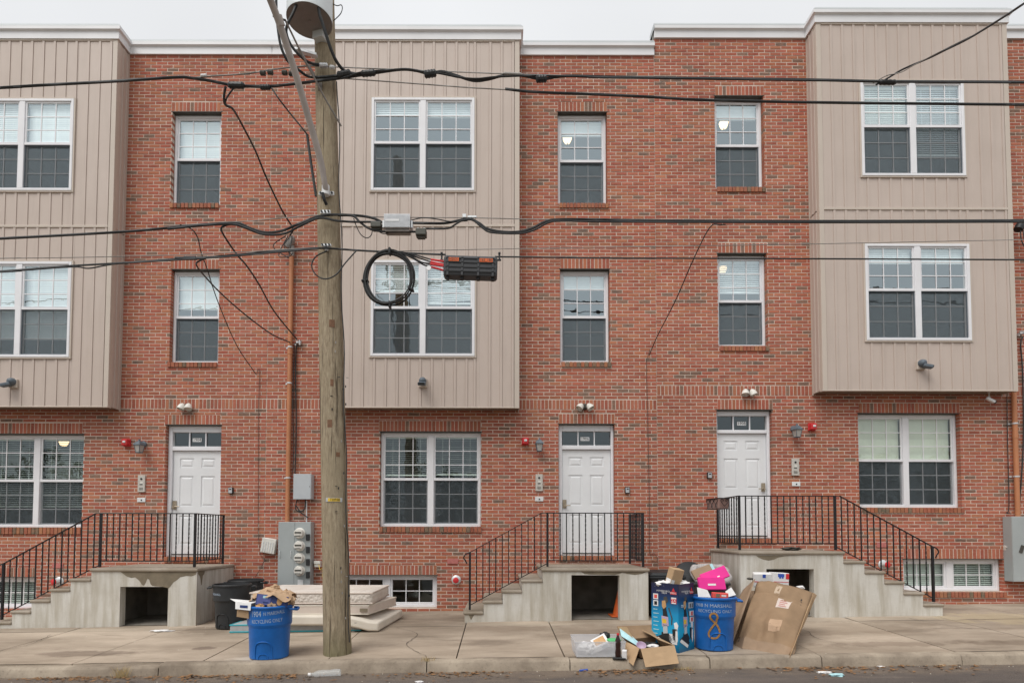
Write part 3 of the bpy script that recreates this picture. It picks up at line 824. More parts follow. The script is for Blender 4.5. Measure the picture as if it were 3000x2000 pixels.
def house(label, x0, x1, zbase, ztop, bayx, bayz, btrim, windows, doors, soldiers, sills, bay_wins, number, seed, cpath, zref):
    root = thing('row_house', label, 'house', ((x0 + x1) / 2, 0, 0), 'brick row houses')
    bx0, bx1 = bayx; bz0, bz1 = bayz
    bay_hole = (bx0 + 0.01, bx1 - 0.01, bz0 + 0.03, ztop + 0.4)
    openings = [w['r'] for w in windows] + [d['op'] for d in doors]
    holes = openings + [bay_hole]
    br = lay_bricks(root, x0, x1, zbase, ztop + 0.02, holes + sills, soldiers, zref, seed, None)
    for k, sl in enumerate(sills): br += rowlock(*sl, 0.028, seed * 31 + k)
    place_bricks(root, br)
    mw = MB()
    hl = [(a - 0.005, b + 0.005, c - 0.005, d + 0.005) for a, b, c, d in openings]
    wall_sheet(mw, x0 + 0.001, x1 - 0.001, zbase, ztop + 0.05, 0.005, hl + [bay_hole])
    for a, b, c, d in hl:
        mw.add([(a, .005, c), (b, .005, c), (b, .005, d), (a, .005, d), (a, .26, c), (b, .26, c), (b, .26, d), (a, .26, d)], [(0, 1, 5, 4), (1, 2, 6, 5), (2, 3, 7, 6), (3, 0, 4, 7)])
    mw.build('mortar_bed', M['mortar'], root)
    # shell and rooms
    sh = MB(); D = 5.5
    sh.add([(x0, .26, zbase), (x0, D, zbase), (x0, D, ztop), (x0, .26, ztop), (x1, .26, zbase), (x1, D, zbase), (x1, D, ztop), (x1, .26, ztop)], [(0, 1, 2, 3), (4, 5, 6, 7), (1, 5, 6, 2), (3, 2, 6, 7)])
    sh.add([(x0, 0.03, zbase), (x0, .27, zbase), (x0, .27, ztop + .2), (x0, .03, ztop + .2), (x1, .03, zbase), (x1, .27, zbase), (x1, .27, ztop + .2), (x1, .03, ztop + .2)], [(0, 1, 2, 3), (4, 5, 6, 7)])
    inner = MB(); wall_sheet(inner, x0, x1, zbase, ztop, 0.262, hl + [bay_hole]); sh.v += inner.v and []; sh.add(inner.v, inner.f)
    sh.build('party_walls', M['inside'], root)
    fl = MB()
    for z in [w for w in btrim['floors']]: fl.box(x0 + 0.02, x1 - 0.02, 0.27, D - 0.02, z - 0.12, z + 0.12)
    fl.box(x0 + 0.02, x1 - 0.02, -0.0, D - 0.02, ztop + 0.12, ztop + 0.16)
    fl.build('floors', M['inside'], root)
    pt = MB(); px_ = btrim['part']; pt.box(px_ - 0.05, px_ + 0.05, 0.3, D - 0.1, zbase + 0.3, ztop - 0.01); pt.build('partition', M['inside'], root)
    bay(root, bx0, bx1, bz0, bz1, btrim['z'], bay_wins)
    cornice(root, cpath, bz1)
    for w in windows + doors:
        a, b, c, d = w.get('r') or w.get('op')
        MB().box(a - 0.02, b + 0.02, -0.004, 0.12, d - 0.002, d + 0.009).build('lintel', M['lintel'], root)
    for w in windows:
        a, b, c, d = w['r']; e = w.get('e', 0.004)
        window(root, a + e, b - e, c, d - 0.004, w.get('y', 0.1), w.get('dbl', False), w.get('zm', 0), w.get('bl'), low=w.get('low', False), awning=w.get('aw', False))
    for r_, w in zip(bay_wins, btrim['bw']):
        window(root, *r_, YB - 0.036, True, w['zm'], w['bl'])
    for d in doors: door(root, d['op'], d['slab'], d['t0'], d['t1'], 0.09, d['hl'], number, d['hs'])
    return root

WB, WC, WD = M['blind'], M['blind_cream'], M['blind_dark']
def zy(py, Y=0.1, px=1460): return P(px, py, Y).z
def WR(px0, px1, py0, py1, Y=0.0): return rect(px0, px1, py0, py1, Y)
def BW(px0, px1, py0, py1): return rect(px0, px1, py0, py1, YB - 0.03)
xj1, xj2 = P(785.5, 900, 0).x, P(1922, 900, 0).x
bw3 = P(2964, 600, YB).x - P(2400, 600, YB).x
bay1 = (P(331, 650, YB).x - bw3, P(331, 650, YB).x)
bay2 = (P(1521, 650, YB).x - bw3, P(1521, 650, YB).x)
bay3 = (P(2400, 600, YB).x, P(2964, 600, YB).x)
zb12 = (P(1200, 1195, YB).z, P(1200, 119.5, YB).z)
zb3 = (P(2680, 1146, YB).z, P(2680, 70, YB).z)
ZT12, ZT3 = P(1100, 165, 0).z, P(2100, 116, 0).z
ZT12, ZT3 = zb12[1], zb3[1]
BAND12 = (P(1600, 1199, 0).z, P(1600, 1170, 0).z); BAND3 = (P(2100, 1158, 0).z, P(2100, 1128.6, 0).z)
def sld(px0, px1, py0, py1): return rect(px0, px1, py0, py1, 0.0)
SHIFT = 0.0
def fl(*pys): return [P(1460, q, 0.2).z for q in pys]
# 1904
x_l = xj1 - 7.6
b1c = lambda px, py: P(px, py, YB - .03).x
w = (P(1390, 420, YB).x - P(1087.5, 420, YB).x)
bw1_3 = (b1c(213, 420) - w, b1c(213, 420), zy(558, YB - .03, 100), zy(289, YB - .03, 100))
bw1_2 = (b1c(206, 900) - w, b1c(206, 900), zy(1046, YB - .03, 100), zy(766, YB - .03, 100))
g1 = WR(-53, 242, 1270.6, 1544); bs1 = WR(-180, 105, 1690, 1783)
house('brick left row house numbered 1904 with leftmost tan bay', x_l, xj1, -0.6, ZT12, bay1, zb12,
    dict(z=zy(667, YB, 100), floors=fl(1215, 705, 1665), part=P(300, 900, 0.3).x,
         bw=[dict(zm=zy(423, YB, 100), bl=[(zy(420, YB, 100), WB, 62), (zy(420, YB, 100), WB, 75)]), dict(zm=zy(904, YB, 100), bl=[(zy(990, YB, 100), WB, 60), (zy(990, YB, 100), WB, 58)])]),
    [dict(r=WR(502, 646, 328, 596), zm=zy(467, px=575), bl=[(zy(462, px=575), WB, 65)]),
     dict(r=WR(499, 641, 789, 1061), zm=zy(929, px=570), bl=[(zy(900, px=570), WB, 75)]),
     dict(r=g1, dbl=True, zm=zy(1407, px=100), low=True, bl=[(zy(1482, px=100), WD, 18), (zy(1482, px=100), WD, 20)]),
     dict(r=bs1, dbl=True, aw=True, low=True, bl=[(zy(1770, px=100), WD, 30), (zy(1770, px=100), WD, 30)])],
    [dict(op=WR(482, 645, 1244, 1630), slab=rect(505, 648, 1320.5, 1629, 0.14), t0=zy(1308, .14, 560), t1=zy(1267, .14, 560), hl=False, hs=-1)],
    [sld(502, 646, 299, 328), sld(499, 641, 759, 789), sld(482, 645, 1214, 1244), sld(-53, 242, 1238, 1270.6), sld(-180, 105, 1661, 1690), (bay1[1] + 0.002, xj1 - 0.004, *BAND12)],
    [sld(498, 642, 596, 611), sld(491, 637, 1061, 1076), sld(-60, 238, 1544, 1564), sld(482, 645, 1630, 1647)],
    [bw1_3, bw1_2], '1904', 3, [(x_l, 0), (bay1[0], 0), (bay1[0], YB), (bay1[1], YB), (bay1[1], 0), (xj1, 0)], BAND12[0])
# 1906
house('brick middle row house numbered 1906 with tan bay right of the utility pole', xj1, xj2, -0.6, ZT12, bay2, zb12,
    dict(z=zy(665, YB, 1240), floors=fl(1215, 705, 1665), part=P(1530, 900, 0.3).x,
         bw=[dict(zm=zy(420, YB, 1240), bl=[(zy(332, YB, 1240), WB, 60), (zy(335, YB, 1240), WB, 60)]), dict(zm=zy(902, YB, 1240), bl=[(zy(850, YB, 1240), WB, 50), (zy(885, YB, 1240), WB, 45, 0.05)])]),
    [dict(r=WR(1634, 1778.5, 328, 596), zm=zy(471, px=1700), bl=[(zy(388, px=1700), WB, 70)]),
     dict(r=WR(1641, 1786, 788, 1060), zm=zy(928, px=1700), bl=[(zy(843, px=1700), WB, 65)]),
     dict(r=WR(1112, 1409, 1264, 1542), dbl=True, zm=zy(1403, px=1260), low=True, bl=[(zy(1390, px=1260), WD, 14, 0.02), (zy(1388, px=1260), WD, 12, -0.04)]),
     dict(r=WR(984, 1280, 1684, 1779), dbl=True, aw=True, low=True, bl=None)],
    [dict(op=WR(1636.7, 1801.5, 1241.5, 1627), slab=rect(1646, 1789, 1317, 1626, 0.14), t0=zy(1305, .14, 1715), t1=zy(1264, .14, 1715), hl=False, hs=-1)],
    [sld(1634, 1778.5, 298, 328), sld(1641, 1786, 757, 788), sld(1636.7, 1801.5, 1211, 1241.5), sld(1110, 1409, 1232, 1264), sld(984, 1280, 1654, 1684), (bay2[1] + 0.002, xj2 - 0.004, *BAND12), (xj1 + 0.004, bay2[0] - 0.002, *BAND12)],
    [sld(1638, 1783, 596, 611), sld(1645, 1791, 1060, 1076), sld(1111, 1411, 1542, 1559), sld(1638, 1803, 1627, 1644)],
    [BW(1087.5, 1390, 286, 558), BW(1086, 1391, 762, 1043)], '1906', 5, [(xj1, 0), (bay2[0], 0), (bay2[0], YB), (bay2[1], YB), (bay2[1], 0), (xj2, 0)], BAND12[0])
# 1908
x_r = xj2 + 10.6
house('brick right row house numbered 1908 with tan bay at far right', xj2, x_r, -0.6, ZT3, bay3, zb3,
    dict(z=zy(616, YB, 2670), floors=fl(1172, 660, 1620), part=P(2330, 900, 0.3).x,
         bw=[dict(zm=zy(372, YB, 2670), bl=[(zy(370, YB, 2670), WD, 48), (zy(450, YB, 2670), WB, 40)]), dict(zm=zy(850, YB, 2690), bl=[(zy(766, YB, 2690), WB, 65), (zy(766, YB, 2690), WB, 65)])]),
    [dict(r=WR(2094.6, 2238, 281, 549), zm=zy(426, px=2160), bl=[(zy(340, px=2160), WB, 70)]),
     dict(r=WR(2103.6, 2248, 742, 1013), zm=zy(882, px=2170), bl=[(zy(852, px=2170), WB, 40, 0.03)]),
     dict(r=WR(2516, 2815, 1210.6, 1486), dbl=True, zm=zy(1348, px=2660), low=True, bl=[(zy(1346, px=2660), WC, 82), (zy(1344, px=2660), WC, 82)]),
     dict(r=WR(2647, 2940, 1637, 1731), dbl=True, aw=True, low=True, bl=[(zy(1722, px=2790), WD, 40), (zy(1722, px=2790), WD, 35)])],
    [dict(op=WR(2101.5, 2264, 1200, 1576), slab=rect(2101, 2246, 1270, 1575, 0.14), t0=zy(1260, .14, 2180), t1=zy(1219, .14, 2180), hl=True, hs=1)],
    [sld(2094.6, 2238, 252, 281), sld(2103.6, 2248, 711, 742), sld(2101.5, 2264, 1169, 1200), sld(2516, 2812, 1180, 1210.6), sld(2647, 2940, 1606, 1637), (xj2 + 0.004, bay3[0] - 0.002, *BAND3), (bay3[1] + 0.002, x_r - 0.004, *BAND3)],
    [sld(2100, 2243, 549, 564), sld(2109, 2253, 1013, 1029), sld(2526, 2824, 1486, 1502), sld(2652, 2948, 1732, 1750), sld(2108, 2272, 1576, 1592)],
    [rect(2524, 2827, 236, 515, YB - .03), rect(2537, 2844, 714, 997, YB - .03)], '1908', 9, [(xj2, 0), (bay3[0], 0), (bay3[0], YB), (bay3[1], YB), (bay3[1], 0), (x_r, 0)], BAND3[0])
for px, py, dY, lb in ((1662, 405, 1.3, 'round glowing lamp in the middle house third floor window'), (2120, 362, 1.3, 'round glowing lamp in the right house third floor window'),
                   (2116, 787, 1.6, 'glowing ceiling lamp behind half lowered blind above the right door'), (187, 1291, 1.5, 'glowing ceiling lamp behind blinds of the ground floor left house window')):
    p = P(px, py, dY); ceiling_lamp(p.x, p.y, p.z, lb)
M['recess'] = mat('shade_dark_concrete', (0.26, 0.235, 0.2), 0.95, 0.35, 4)  # stoop hollows: their inner shade is put into a darker concrete colour
# ================================================================ stoops
YS = -1.385
def stoop(label, land, steps, base_px, hole, stain, mirrored, side_stain=None):
    """land: (px left, px right, py top) of the landing front; steps: [(px_a, px_b, py)] from landing down"""
    lx0, lx1 = P(land[0], land[2], YS).x, P(land[1], land[2], YS).x
    lz = P((land[0] + land[1]) / 2, land[2], YS).z
    t = thing('stoop', label, 'stoop', ((lx0 + lx1) / 2, YS / 2, zg((lx0 + lx1) / 2, -0.7)), 'concrete entrance stoops')
    zb = lambda x: zg(x, -0.7) - 0.12
    hx0, hx1, hz1 = P(hole[0], hole[2], YS).x, P(hole[1], hole[2], YS).x, P(hole[0], hole[2], YS).z
    top_th = 0.055
    m = MB(); za = min(zb(lx0), zb(lx1)); zt = lz - top_th
    yf = YS + 0.02
    th_ = 0.15
    m.box(lx0 + 0.012, hx0, yf, yf + th_, za, zt); m.box(hx1, lx1 - 0.012, yf, yf + th_, za, zt)
    m.box(hx0, hx1, yf, yf + th_, hz1, zt)
    m.box(lx0 + 0.012, lx0 + 0.012 + th_, yf + th_, -0.004, za, zt); m.box(lx1 - 0.012 - th_, lx1 - 0.012, yf + th_, -0.004, za, zt)
    m.build('landing_wall', M['stoop'], t)
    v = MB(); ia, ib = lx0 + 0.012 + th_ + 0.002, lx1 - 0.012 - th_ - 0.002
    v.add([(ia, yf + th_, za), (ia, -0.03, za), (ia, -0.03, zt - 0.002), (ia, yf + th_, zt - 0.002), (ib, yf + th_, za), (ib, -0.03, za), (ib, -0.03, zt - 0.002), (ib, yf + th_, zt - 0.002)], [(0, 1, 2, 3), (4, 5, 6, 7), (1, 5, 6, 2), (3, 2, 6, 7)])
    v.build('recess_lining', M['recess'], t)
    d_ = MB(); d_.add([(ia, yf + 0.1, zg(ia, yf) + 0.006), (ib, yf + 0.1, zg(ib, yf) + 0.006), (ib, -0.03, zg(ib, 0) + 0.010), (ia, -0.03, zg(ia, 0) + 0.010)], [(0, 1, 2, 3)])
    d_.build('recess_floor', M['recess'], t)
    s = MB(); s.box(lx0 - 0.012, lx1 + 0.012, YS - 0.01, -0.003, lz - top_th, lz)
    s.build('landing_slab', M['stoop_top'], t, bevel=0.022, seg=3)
    near = lx1 - 0.012 if mirrored else lx0 + 0.012
    for k, (a, b, py) in enumerate(steps):
        xa, xb, z = P(a, py, YS).x, P(b, py, YS).x, P((a + b) / 2, py, YS).z
        if mirrored: xa = near; near = xb
        else: xb = near; near = xa
        q = MB(); q.box(xa, xb, yf, -0.004, min(zb(xa), zb(xb)), z - 0.05); so = q.build('step', M['stoop'], t)
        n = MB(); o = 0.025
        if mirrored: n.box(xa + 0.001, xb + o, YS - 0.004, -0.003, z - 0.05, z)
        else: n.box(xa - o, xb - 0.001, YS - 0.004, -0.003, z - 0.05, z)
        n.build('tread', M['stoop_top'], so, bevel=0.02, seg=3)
    for pts in stain:
        MB().add([P(px, py, yf - 0.002) for px, py in pts], [tuple(range(len(pts)))]).build('stain', M['stain'], t)
    if side_stain:
        xs = lx1 - 0.010
        MB().add([(xs, y, z) for y, z in side_stain(lz - top_th)], [tuple(range(len(side_stain(0))))]).build('stain', M['stain'], t)
    return lx0, lx1, lz
st4 = [(350, 1672), (360, 1679), (372, 1688), (385, 1692), (396, 1690), (408, 1700), (416, 1712), (421, 1715), (427, 1706), (432, 1694), (437, 1697), (441, 1710), (446, 1715), (478, 1718), (494, 1722), (500, 1716), (508, 1705), (520, 1697), (528, 1690), (546, 1686), (562, 1687), (574, 1682), (576, 1672)]
stoop('pale concrete left stoop with dark drip stain', (264, 577.5, 1664), [(205, 266, 1694), (147, 207, 1724), (90, 149, 1756), (33, 92, 1788), (-25, 35, 1820)], None, (350, 491, 1718),
      [st4], False, lambda z: [(-1.33, z), (-1.1, z), (-1.12, z - .05), (-1.17, z - .08), (-1.2, z - .22), (-1.22, z - .24), (-1.25, z - .12), (-1.28, z - .07), (-1.33, z - .04)])
st6 = [(1700, 1672), (1712, 1680), (1730, 1682), (1800, 1683), (1815, 1680), (1823, 1676), (1838, 1680), (1860, 1683), (1880, 1680), (1895, 1674), (1898, 1671)]
st6b = [(1372, 1797), (1376, 1806), (1380, 1816), (1384, 1808), (1390, 1799), (1400, 1796), (1398, 1794), (1373, 1794)]
stoop('concrete middle stoop with orange cone below', (1588, 1902, 1664), [(1530, 1590, 1697), (1473, 1532, 1728), (1417, 1475, 1759), (1361, 1419, 1791)], None, (1674.5, 1816, 1684), [st6, st6b], False)
st8 = [(2215, 1626), (2222, 1632), (2236, 1638), (2252, 1641), (2268, 1638), (2280, 1632), (2300, 1628), (2360, 1626)]
stoop('concrete right stoop partly hidden by large cardboard box', (2168, 2474, 1614), [(2472, 2534, 1642), (2532, 2592, 1672), (2590, 2648, 1702), (2646, 2706, 1734), (2704, 2764, 1768)], None, (2247, 2386, 1666), [st8], True)

# ================================================================ railings
YR = -1.31
def railing(label, posts, back, low_post, rail_py, lowrail_py, stair_top, stair_low, foot_py, low_foot, direction, curl):
    """all px on the rail plane; posts: landing posts (left, right); back: px of the rear post seen in perspective"""
    xl, xr = P(posts[0], rail_py, YR).x, P(posts[1], rail_py, YR).x
    zt, zl = P(posts[0], rail_py, YR).z, P(posts[0], lowrail_py, YR).z
    zf = P(posts[0], foot_py, YR).z
    t = thing('railing', label, 'railing', ((xl + xr) / 2, YR, zf), 'black iron stair railings')
    far = xr if direction < 0 else xl                    # rear run starts at the corner away from the stairs
    near = xl if direction < 0 else xr
    yb = -0.30 if back is None else back
    def post(x, y, za, zb_): MB().box(x - 0.017, x + 0.017, y - 0.017, y + 0.017, za, zb_).build('post', M['iron'], t)
    post(xl, YR, zf, zt - 0.003); post(xr, YR, zf, zt - 0.003); post(far, yb, zf, zt - 0.003)
    lx = P(low_post, stair_low[1], YR).x; zlt = P(low_post, stair_low[1], YR).z; zlf = P(low_post, low_foot, YR).z
    post(lx, YR, zlf, zlt - 0.003)
    rw, rh = 0.019, 0.008
    ra = MB(); ra.box(min(xl, xr) - 0.02, max(xl, xr) + 0.02, YR - rw, YR + rw, zt - rh, zt + rh); ra.build('top_rail', M['iron'], t)
    rb = MB(); rb.box(far - rw, far + rw, YR + rw, yb + 0.02, zt - rh, zt + rh); rb.build('top_rail', M['iron'], t)
    l1 = MB(); l1.box(xl, xr, YR - 0.012, YR + 0.012, zl - rh, zl + rh); l1.build('bottom_rail', M['iron'], t)
    l2 = MB(); l2.box(far - 0.012, far + 0.012, YR, yb, zl - rh, zl + rh); l2.build('bottom_rail', M['iron'], t)
    def bar(a, b, w, h, nm, extra=None):
        pts = [a, b] + (extra or [])
        mb = MB()
        pts = [Vector(p) for p in pts]
        for i in range(len(pts) - 1):
            d = pts[i + 1] - pts[i]; ang = math.atan2(d.z, d.x)
            mb.obox((pts[i] + pts[i + 1]) / 2, (d.length + 0.004, w, h), Matrix.Rotation(-ang, 3, 'Y'))
        return mb.build(nm, M['iron'], t)
    s0 = P(stair_top[0], rail_py, YR); s0.z = zt
    s1 = Vector((lx, YR, zlt))
    up = s0 - s1
    bar(s1, s0, 0.038, 0.012, 'stair_rail', [(near, YR, zt)])
    # the curled end of the handrail
    c = [s1 + Vector((q[0] * direction, 0, q[1])) for q in curl]
    MB().tube(spline([s1] + c, 4), 0.011, 6).build('rail_end', M['iron'], t, smooth=40)
    b0 = Vector((near, YR, P(posts[0], stair_low[0], YR).z)); b1 = Vector((lx, YR, P(low_post, stair_low[2], YR).z))
    bar(b1, b0, 0.024, 0.012, 'stair_bottom_rail')
    def bal(x, y, za, zb_, twisted):
        mb = MB(); w = 0.0082
        n = 16 if twisted else 1; vs = []
        for i in range(n + 1):
            a = math.pi / 4 + (i / n) * math.pi * 5 * (1 if twisted else 0); z = za + (zb_ - za) * i / n
            for k in range(4): vs.append((x + w * 1.4 * math.cos(a + k * math.pi / 2), y + w * 1.4 * math.sin(a + k * math.pi / 2), z))
        mb.add(vs, [(i * 4 + k, i * 4 + (k + 1) % 4, i * 4 + 4 + (k + 1) % 4, i * 4 + 4 + k) for i in range(n) for k in range(4)])
        mb.build('baluster', M['iron'], t)
    n = round((xr - xl) / 0.1065)
    for k in range(1, n): bal(xl + (xr - xl) * k / n, YR, zl, zt, k % 2 == 0)
    m = max(3, round((yb - YR) / 0.105))
    for k in range(1, m): bal(far, YR + (yb - YR) * k / m, zl, zt, k % 2 == 1)
    ns = round(abs(near - lx) / 0.1065)
    for k in range(1, ns):
        x = lx + (near - lx) * k / ns
        fb = (x - b1.x) / (b0.x - b1.x); fz = b1.z + (b0.z - b1.z) * fb
        ft = (x - s1.x) / (s0.x - s1.x); tz = s1.z + (s0.z - s1.z) * min(1, ft)
        bal(x, YR, fz, tz, k % 3 == 1)
    return t
CURL = [(0.07, -0.03), (0.105, -0.09), (0.075, -0.14), (0.05, -0.19)]
railing('black iron railing on the left stoop', (296.6, 573), -0.30, 11, 1503, 1642, (282, 1503), (1654, 1650, 1802), 1660, 1814, -1, CURL)
railing('black iron railing on the middle stoop', (1603.7, 1883), -0.32, 1377, 1502, 1641, (1586, 1502), (1649, 1617, 1772), 1659, 1785, -1, CURL)
railing('black iron railing on the right stoop', (2165, 2445), -0.34, 2731, 1452, 1591, (2460, 1452), (1600, 1600, 1752), 1610, 1762, 1, CURL)
# planter hung on the right railing
p0 = P(2138, 1456, YR + 0.25)
t = thing('hanging_planter', 'small wooden planter with iron scrollwork hung on right railing', 'planter', (p0.x, p0.y, p0.z))
px0, px1, pz0, pz1 = P(2070, 1475, -1.0).x, P(2106, 1475, -1.0).x, P(2090, 1487, -1.0).z, P(2090, 1459, -1.0).z
bx = MB(); W0 = Vector((P(2069, 1475, -.72).x, -.72, 0)); W1 = Vector((P(2107, 1475, -1.14).x, -1.14, 0)); W2 = Vector((P(2139, 1475, -1.05).x, -1.02, 0)); W3 = W0 + (W2 - W1)
pb, ptz = P(2107, 1489, -1.14).z, P(2107, 1458, -1.14).z
ins = (W0 + W2) / 2
bx.hexa([tuple((q * 0.9 + ins * 0.1) + Vector((0, 0, pb))) for q in (W0, W1, W2, W3)], [tuple(q + Vector((0, 0, ptz))) for q in (W0, W1, W2, W3)])
M['planter'] = mat('faded_planter_wood', (0.36, 0.225, 0.195), 0.7, 0.2, 12)
bx.build('box', M['planter'], t, bevel=0.004)
sc_ = MB()
def scroll(mb, o, ux, pts, r=0.005): mb.tube(spline([o + ux * a + Vector((0, 0, b)) for a, b in pts], 3), r, 5)
uL, uR = (W1 - W0), (W2 - W1); nL = Vector((uL.y, -uL.x, 0)).normalized() * 0.008
nL = nL if nL.y < 0 else -nL; nR = Vector((uR.y, -uR.x, 0)).normalized() * 0.008; nR = nR if nR.y < 0 else -nR
H = ptz - pb
for k in range(3):
    c = 0.17 + 0.3 * k; o = W0 + nL + Vector((0, 0, pb))
    scroll(sc_, o, uL, [(c - .06, .1 * H), (c, .45 * H), (c + .12, .7 * H), (c + .09, .92 * H), (c, .95 * H), (c - .09, .92 * H), (c - .12, .7 * H), (c, .45 * H), (c + .08, .1 * H)])
o = W1 + nR + Vector((0, 0, pb))
for s_ in (-1, 1): scroll(sc_, o, uR, [(.5, .25 * H), (.5 + s_ * .3, .6 * H), (.5 + s_ * .36, .85 * H), (.5 + s_ * .2, .93 * H), (.5 + s_ * .1, .78 * H), (.5 + s_ * .2, .7 * H)])
for z_ in (pb, ptz): sc_.tube([W0 + nL + Vector((0, 0, z_)), W1 + nL + nR + Vector((0, 0, z_)), W2 + nR + Vector((0, 0, z_))], 0.007, 5)
sc_.build('scrollwork', M['iron'], t)

# ================================================================ fixtures on the walls
def lantern(px, py, label, lean):
    p = P(px, py, -0.14); x, y, z = p
    t = thing('wall_lantern', label, 'wall lamp', (x, 0, z), 'coach lanterns by the doors')
    R_ = lambda r0, r1, z0, z1, m, nm, n=4, rot=45: MB().lathe([(r0, z0), (r1, z1)], (x, y, z), n, Matrix.Rotation(rad(rot + 12 * lean), 3, 'Z')).build(nm, m, t)
    R_(0.055, 0.085, -0.095, 0.035, M['lantern_glass'], 'glass')
    for k in range(4):
        a = rad(45 + 90 * k + 12 * lean); c, s = math.cos(a), math.sin(a)
        MB().tube([(x + .057 * c, y + .057 * s, z - .095), (x + .087 * c, y + .087 * s, z + .035)], 0.006, 5).build('frame_bar', M['lantern'], t)
    MB().lathe([(0.05, -0.112), (0.062, -0.105), (0.062, -0.095)], (x, y, z), 4, Matrix.Rotation(rad(45 + 12 * lean), 3, 'Z')).build('base', M['lantern'], t)
    MB().lathe([(0.107, 0.033), (0.107, 0.045), (0.05, 0.105), (0.02, 0.12), (0.014, 0.15)], (x, y, z), 4, Matrix.Rotation(rad(45 + 12 * lean), 3, 'Z')).build('roof', M['lantern'], t)
    MB().lathe([(0.06, 0), (0.06, 0.02), (0.03, 0.035)], (x, 0.0, z + 0.075), 16, Matrix.Rotation(rad(90), 3, 'X')).build('backplate', M['lantern'], t, smooth=40)
    MB().tube(spline([(x, -0.02, z + .075), (x, -0.07, z + .1), (x, -0.12, z + .105), (x, y, z + .115)], 4), 0.014, 6).build('arm', M['lantern'], t, smooth=50)
lantern(408, 1309, 'grey coach lantern left of the left door', -1)
lantern(1580, 1305, 'grey coach lantern left of the middle door', 0)
lantern(2335, 1264, 'grey coach lantern right of the right door', 1)
def alarm(px, py, label):
    p = P(px, py, -0.03); x, _, z = p
    t = thing('fire_alarm', label, 'fire alarm', (x, 0, z), 'red fire alarm strobes')
    MB().box(x - .068, x + .068, -.035, -.001, z - .072, z + .072).build('backbox', M['red'], t, bevel=.006)
    MB().hexa([(x - .06, -.035, z - .065), (x + .06, -.035, z - .065), (x + .05, -.11, z - .055), (x - .05, -.11, z - .055)][::1] and [(x - .05, -.11, z - .055), (x + .05, -.11, z - .055), (x + .06, -.035, z - .065), (x - .06, -.035, z - .065)],
              [(x - .05, -.11, z + .055), (x + .05, -.11, z + .055), (x + .06, -.035, z + .065), (x - .06, -.035, z + .065)]).build('housing', M['red'], t, bevel=.008)
    MB().box(x - .025, x + .03, -.125, -.111, z - .015, z + .025).build('strobe', M['white_pl'], t, bevel=.006)
alarm(371, 1296, 'red fire alarm strobe beside the left lantern')
alarm(1539, 1292, 'red fire alarm strobe beside the middle lantern')
alarm(2379, 1250, 'red fire alarm strobe beside the right lantern')
def intercom(px, py, label, bell, lb2):
    p = P(px, py, -0.02); x, _, z = p
    t = thing('intercom', label, 'intercom', (x, 0, z), 'door intercoms')
    MB().box(x - .068, x + .068, -.03, -.001, z - .16, z + .16).build('panel', M['plate'], t, bevel=.004)
    MB().lathe([(.02, 0), (.02, .006), (.012, .008)], (x, -.03, z + .09), 12, Matrix.Rotation(rad(90), 3, 'X')).build('camera_eye', M['black'], t)
    MB().box(x - .028, x + .025, -.034, -.03, z - .025, z - .01).build('name_slot', M['black'], t)
    g = MB()
    for k in range(3): g.box(x - .035, x + .035, -.033, -.03, z - .085 - .018 * k, z - .078 - .018 * k)
    g.build('speaker_grille', M['lintel'], t)
    MB().box(x - .02, x + .03, -.0325, -.03, z + .0, z + .035).build('button', M['cream_pl'], t)
    q = P(bell[0], bell[1], -.01); x, _, z = q
    t = thing('doorbell_plate', lb2, 'doorbell', (x, 0, z), 'doorbell plates')
    MB().box(x - .078, x + .078, -.016, -.001, z - .042, z + .042).build('plate', M['white_pl'], t, bevel=.003)
    MB().lathe([(.014, 0), (.012, .008)], (x + .005, -.016, z - .002), 10, Matrix.Rotation(rad(90), 3, 'X')).build('button', M['black'], t)
intercom(414.5, 1416, 'steel intercom panel left of the left door', (414, 1463.5), 'small white doorbell plate below the left intercom')
intercom(1579.5, 1413, 'steel intercom panel left of the middle door', (1579.5, 1461), 'small white doorbell plate below the middle intercom')
intercom(2330, 1367.5, 'steel intercom panel right of the right door', (2332.5, 1417), 'small white doorbell plate below the right intercom')
def lockbox(px, py, label):
    x, _, z = P(px, py, -.03)
    t = thing('key_lockbox', label, 'lockbox', (x, 0, z), 'key lockboxes by the doors')
    MB().box(x - .046, x + .046, -.05, -.001, z - .06, z + .06).build('body', M['black'], t, bevel=.01, seg=2)
    MB().box(x - .036, x + .034, -.058, -.05, z - .052, z + .045).build('cover', M['alu'], t, bevel=.006)
    MB().box(x - .02, x + .018, -.061, -.058, z + .01, z + .032).build('dial_window', M['black'], t)
lockbox(676, 1436, 'grey key lockbox right of the left door'); lockbox(1838, 1435, 'grey key lockbox right of the middle door'); lockbox(2079, 1391.5, 'grey key lockbox left of the right door')
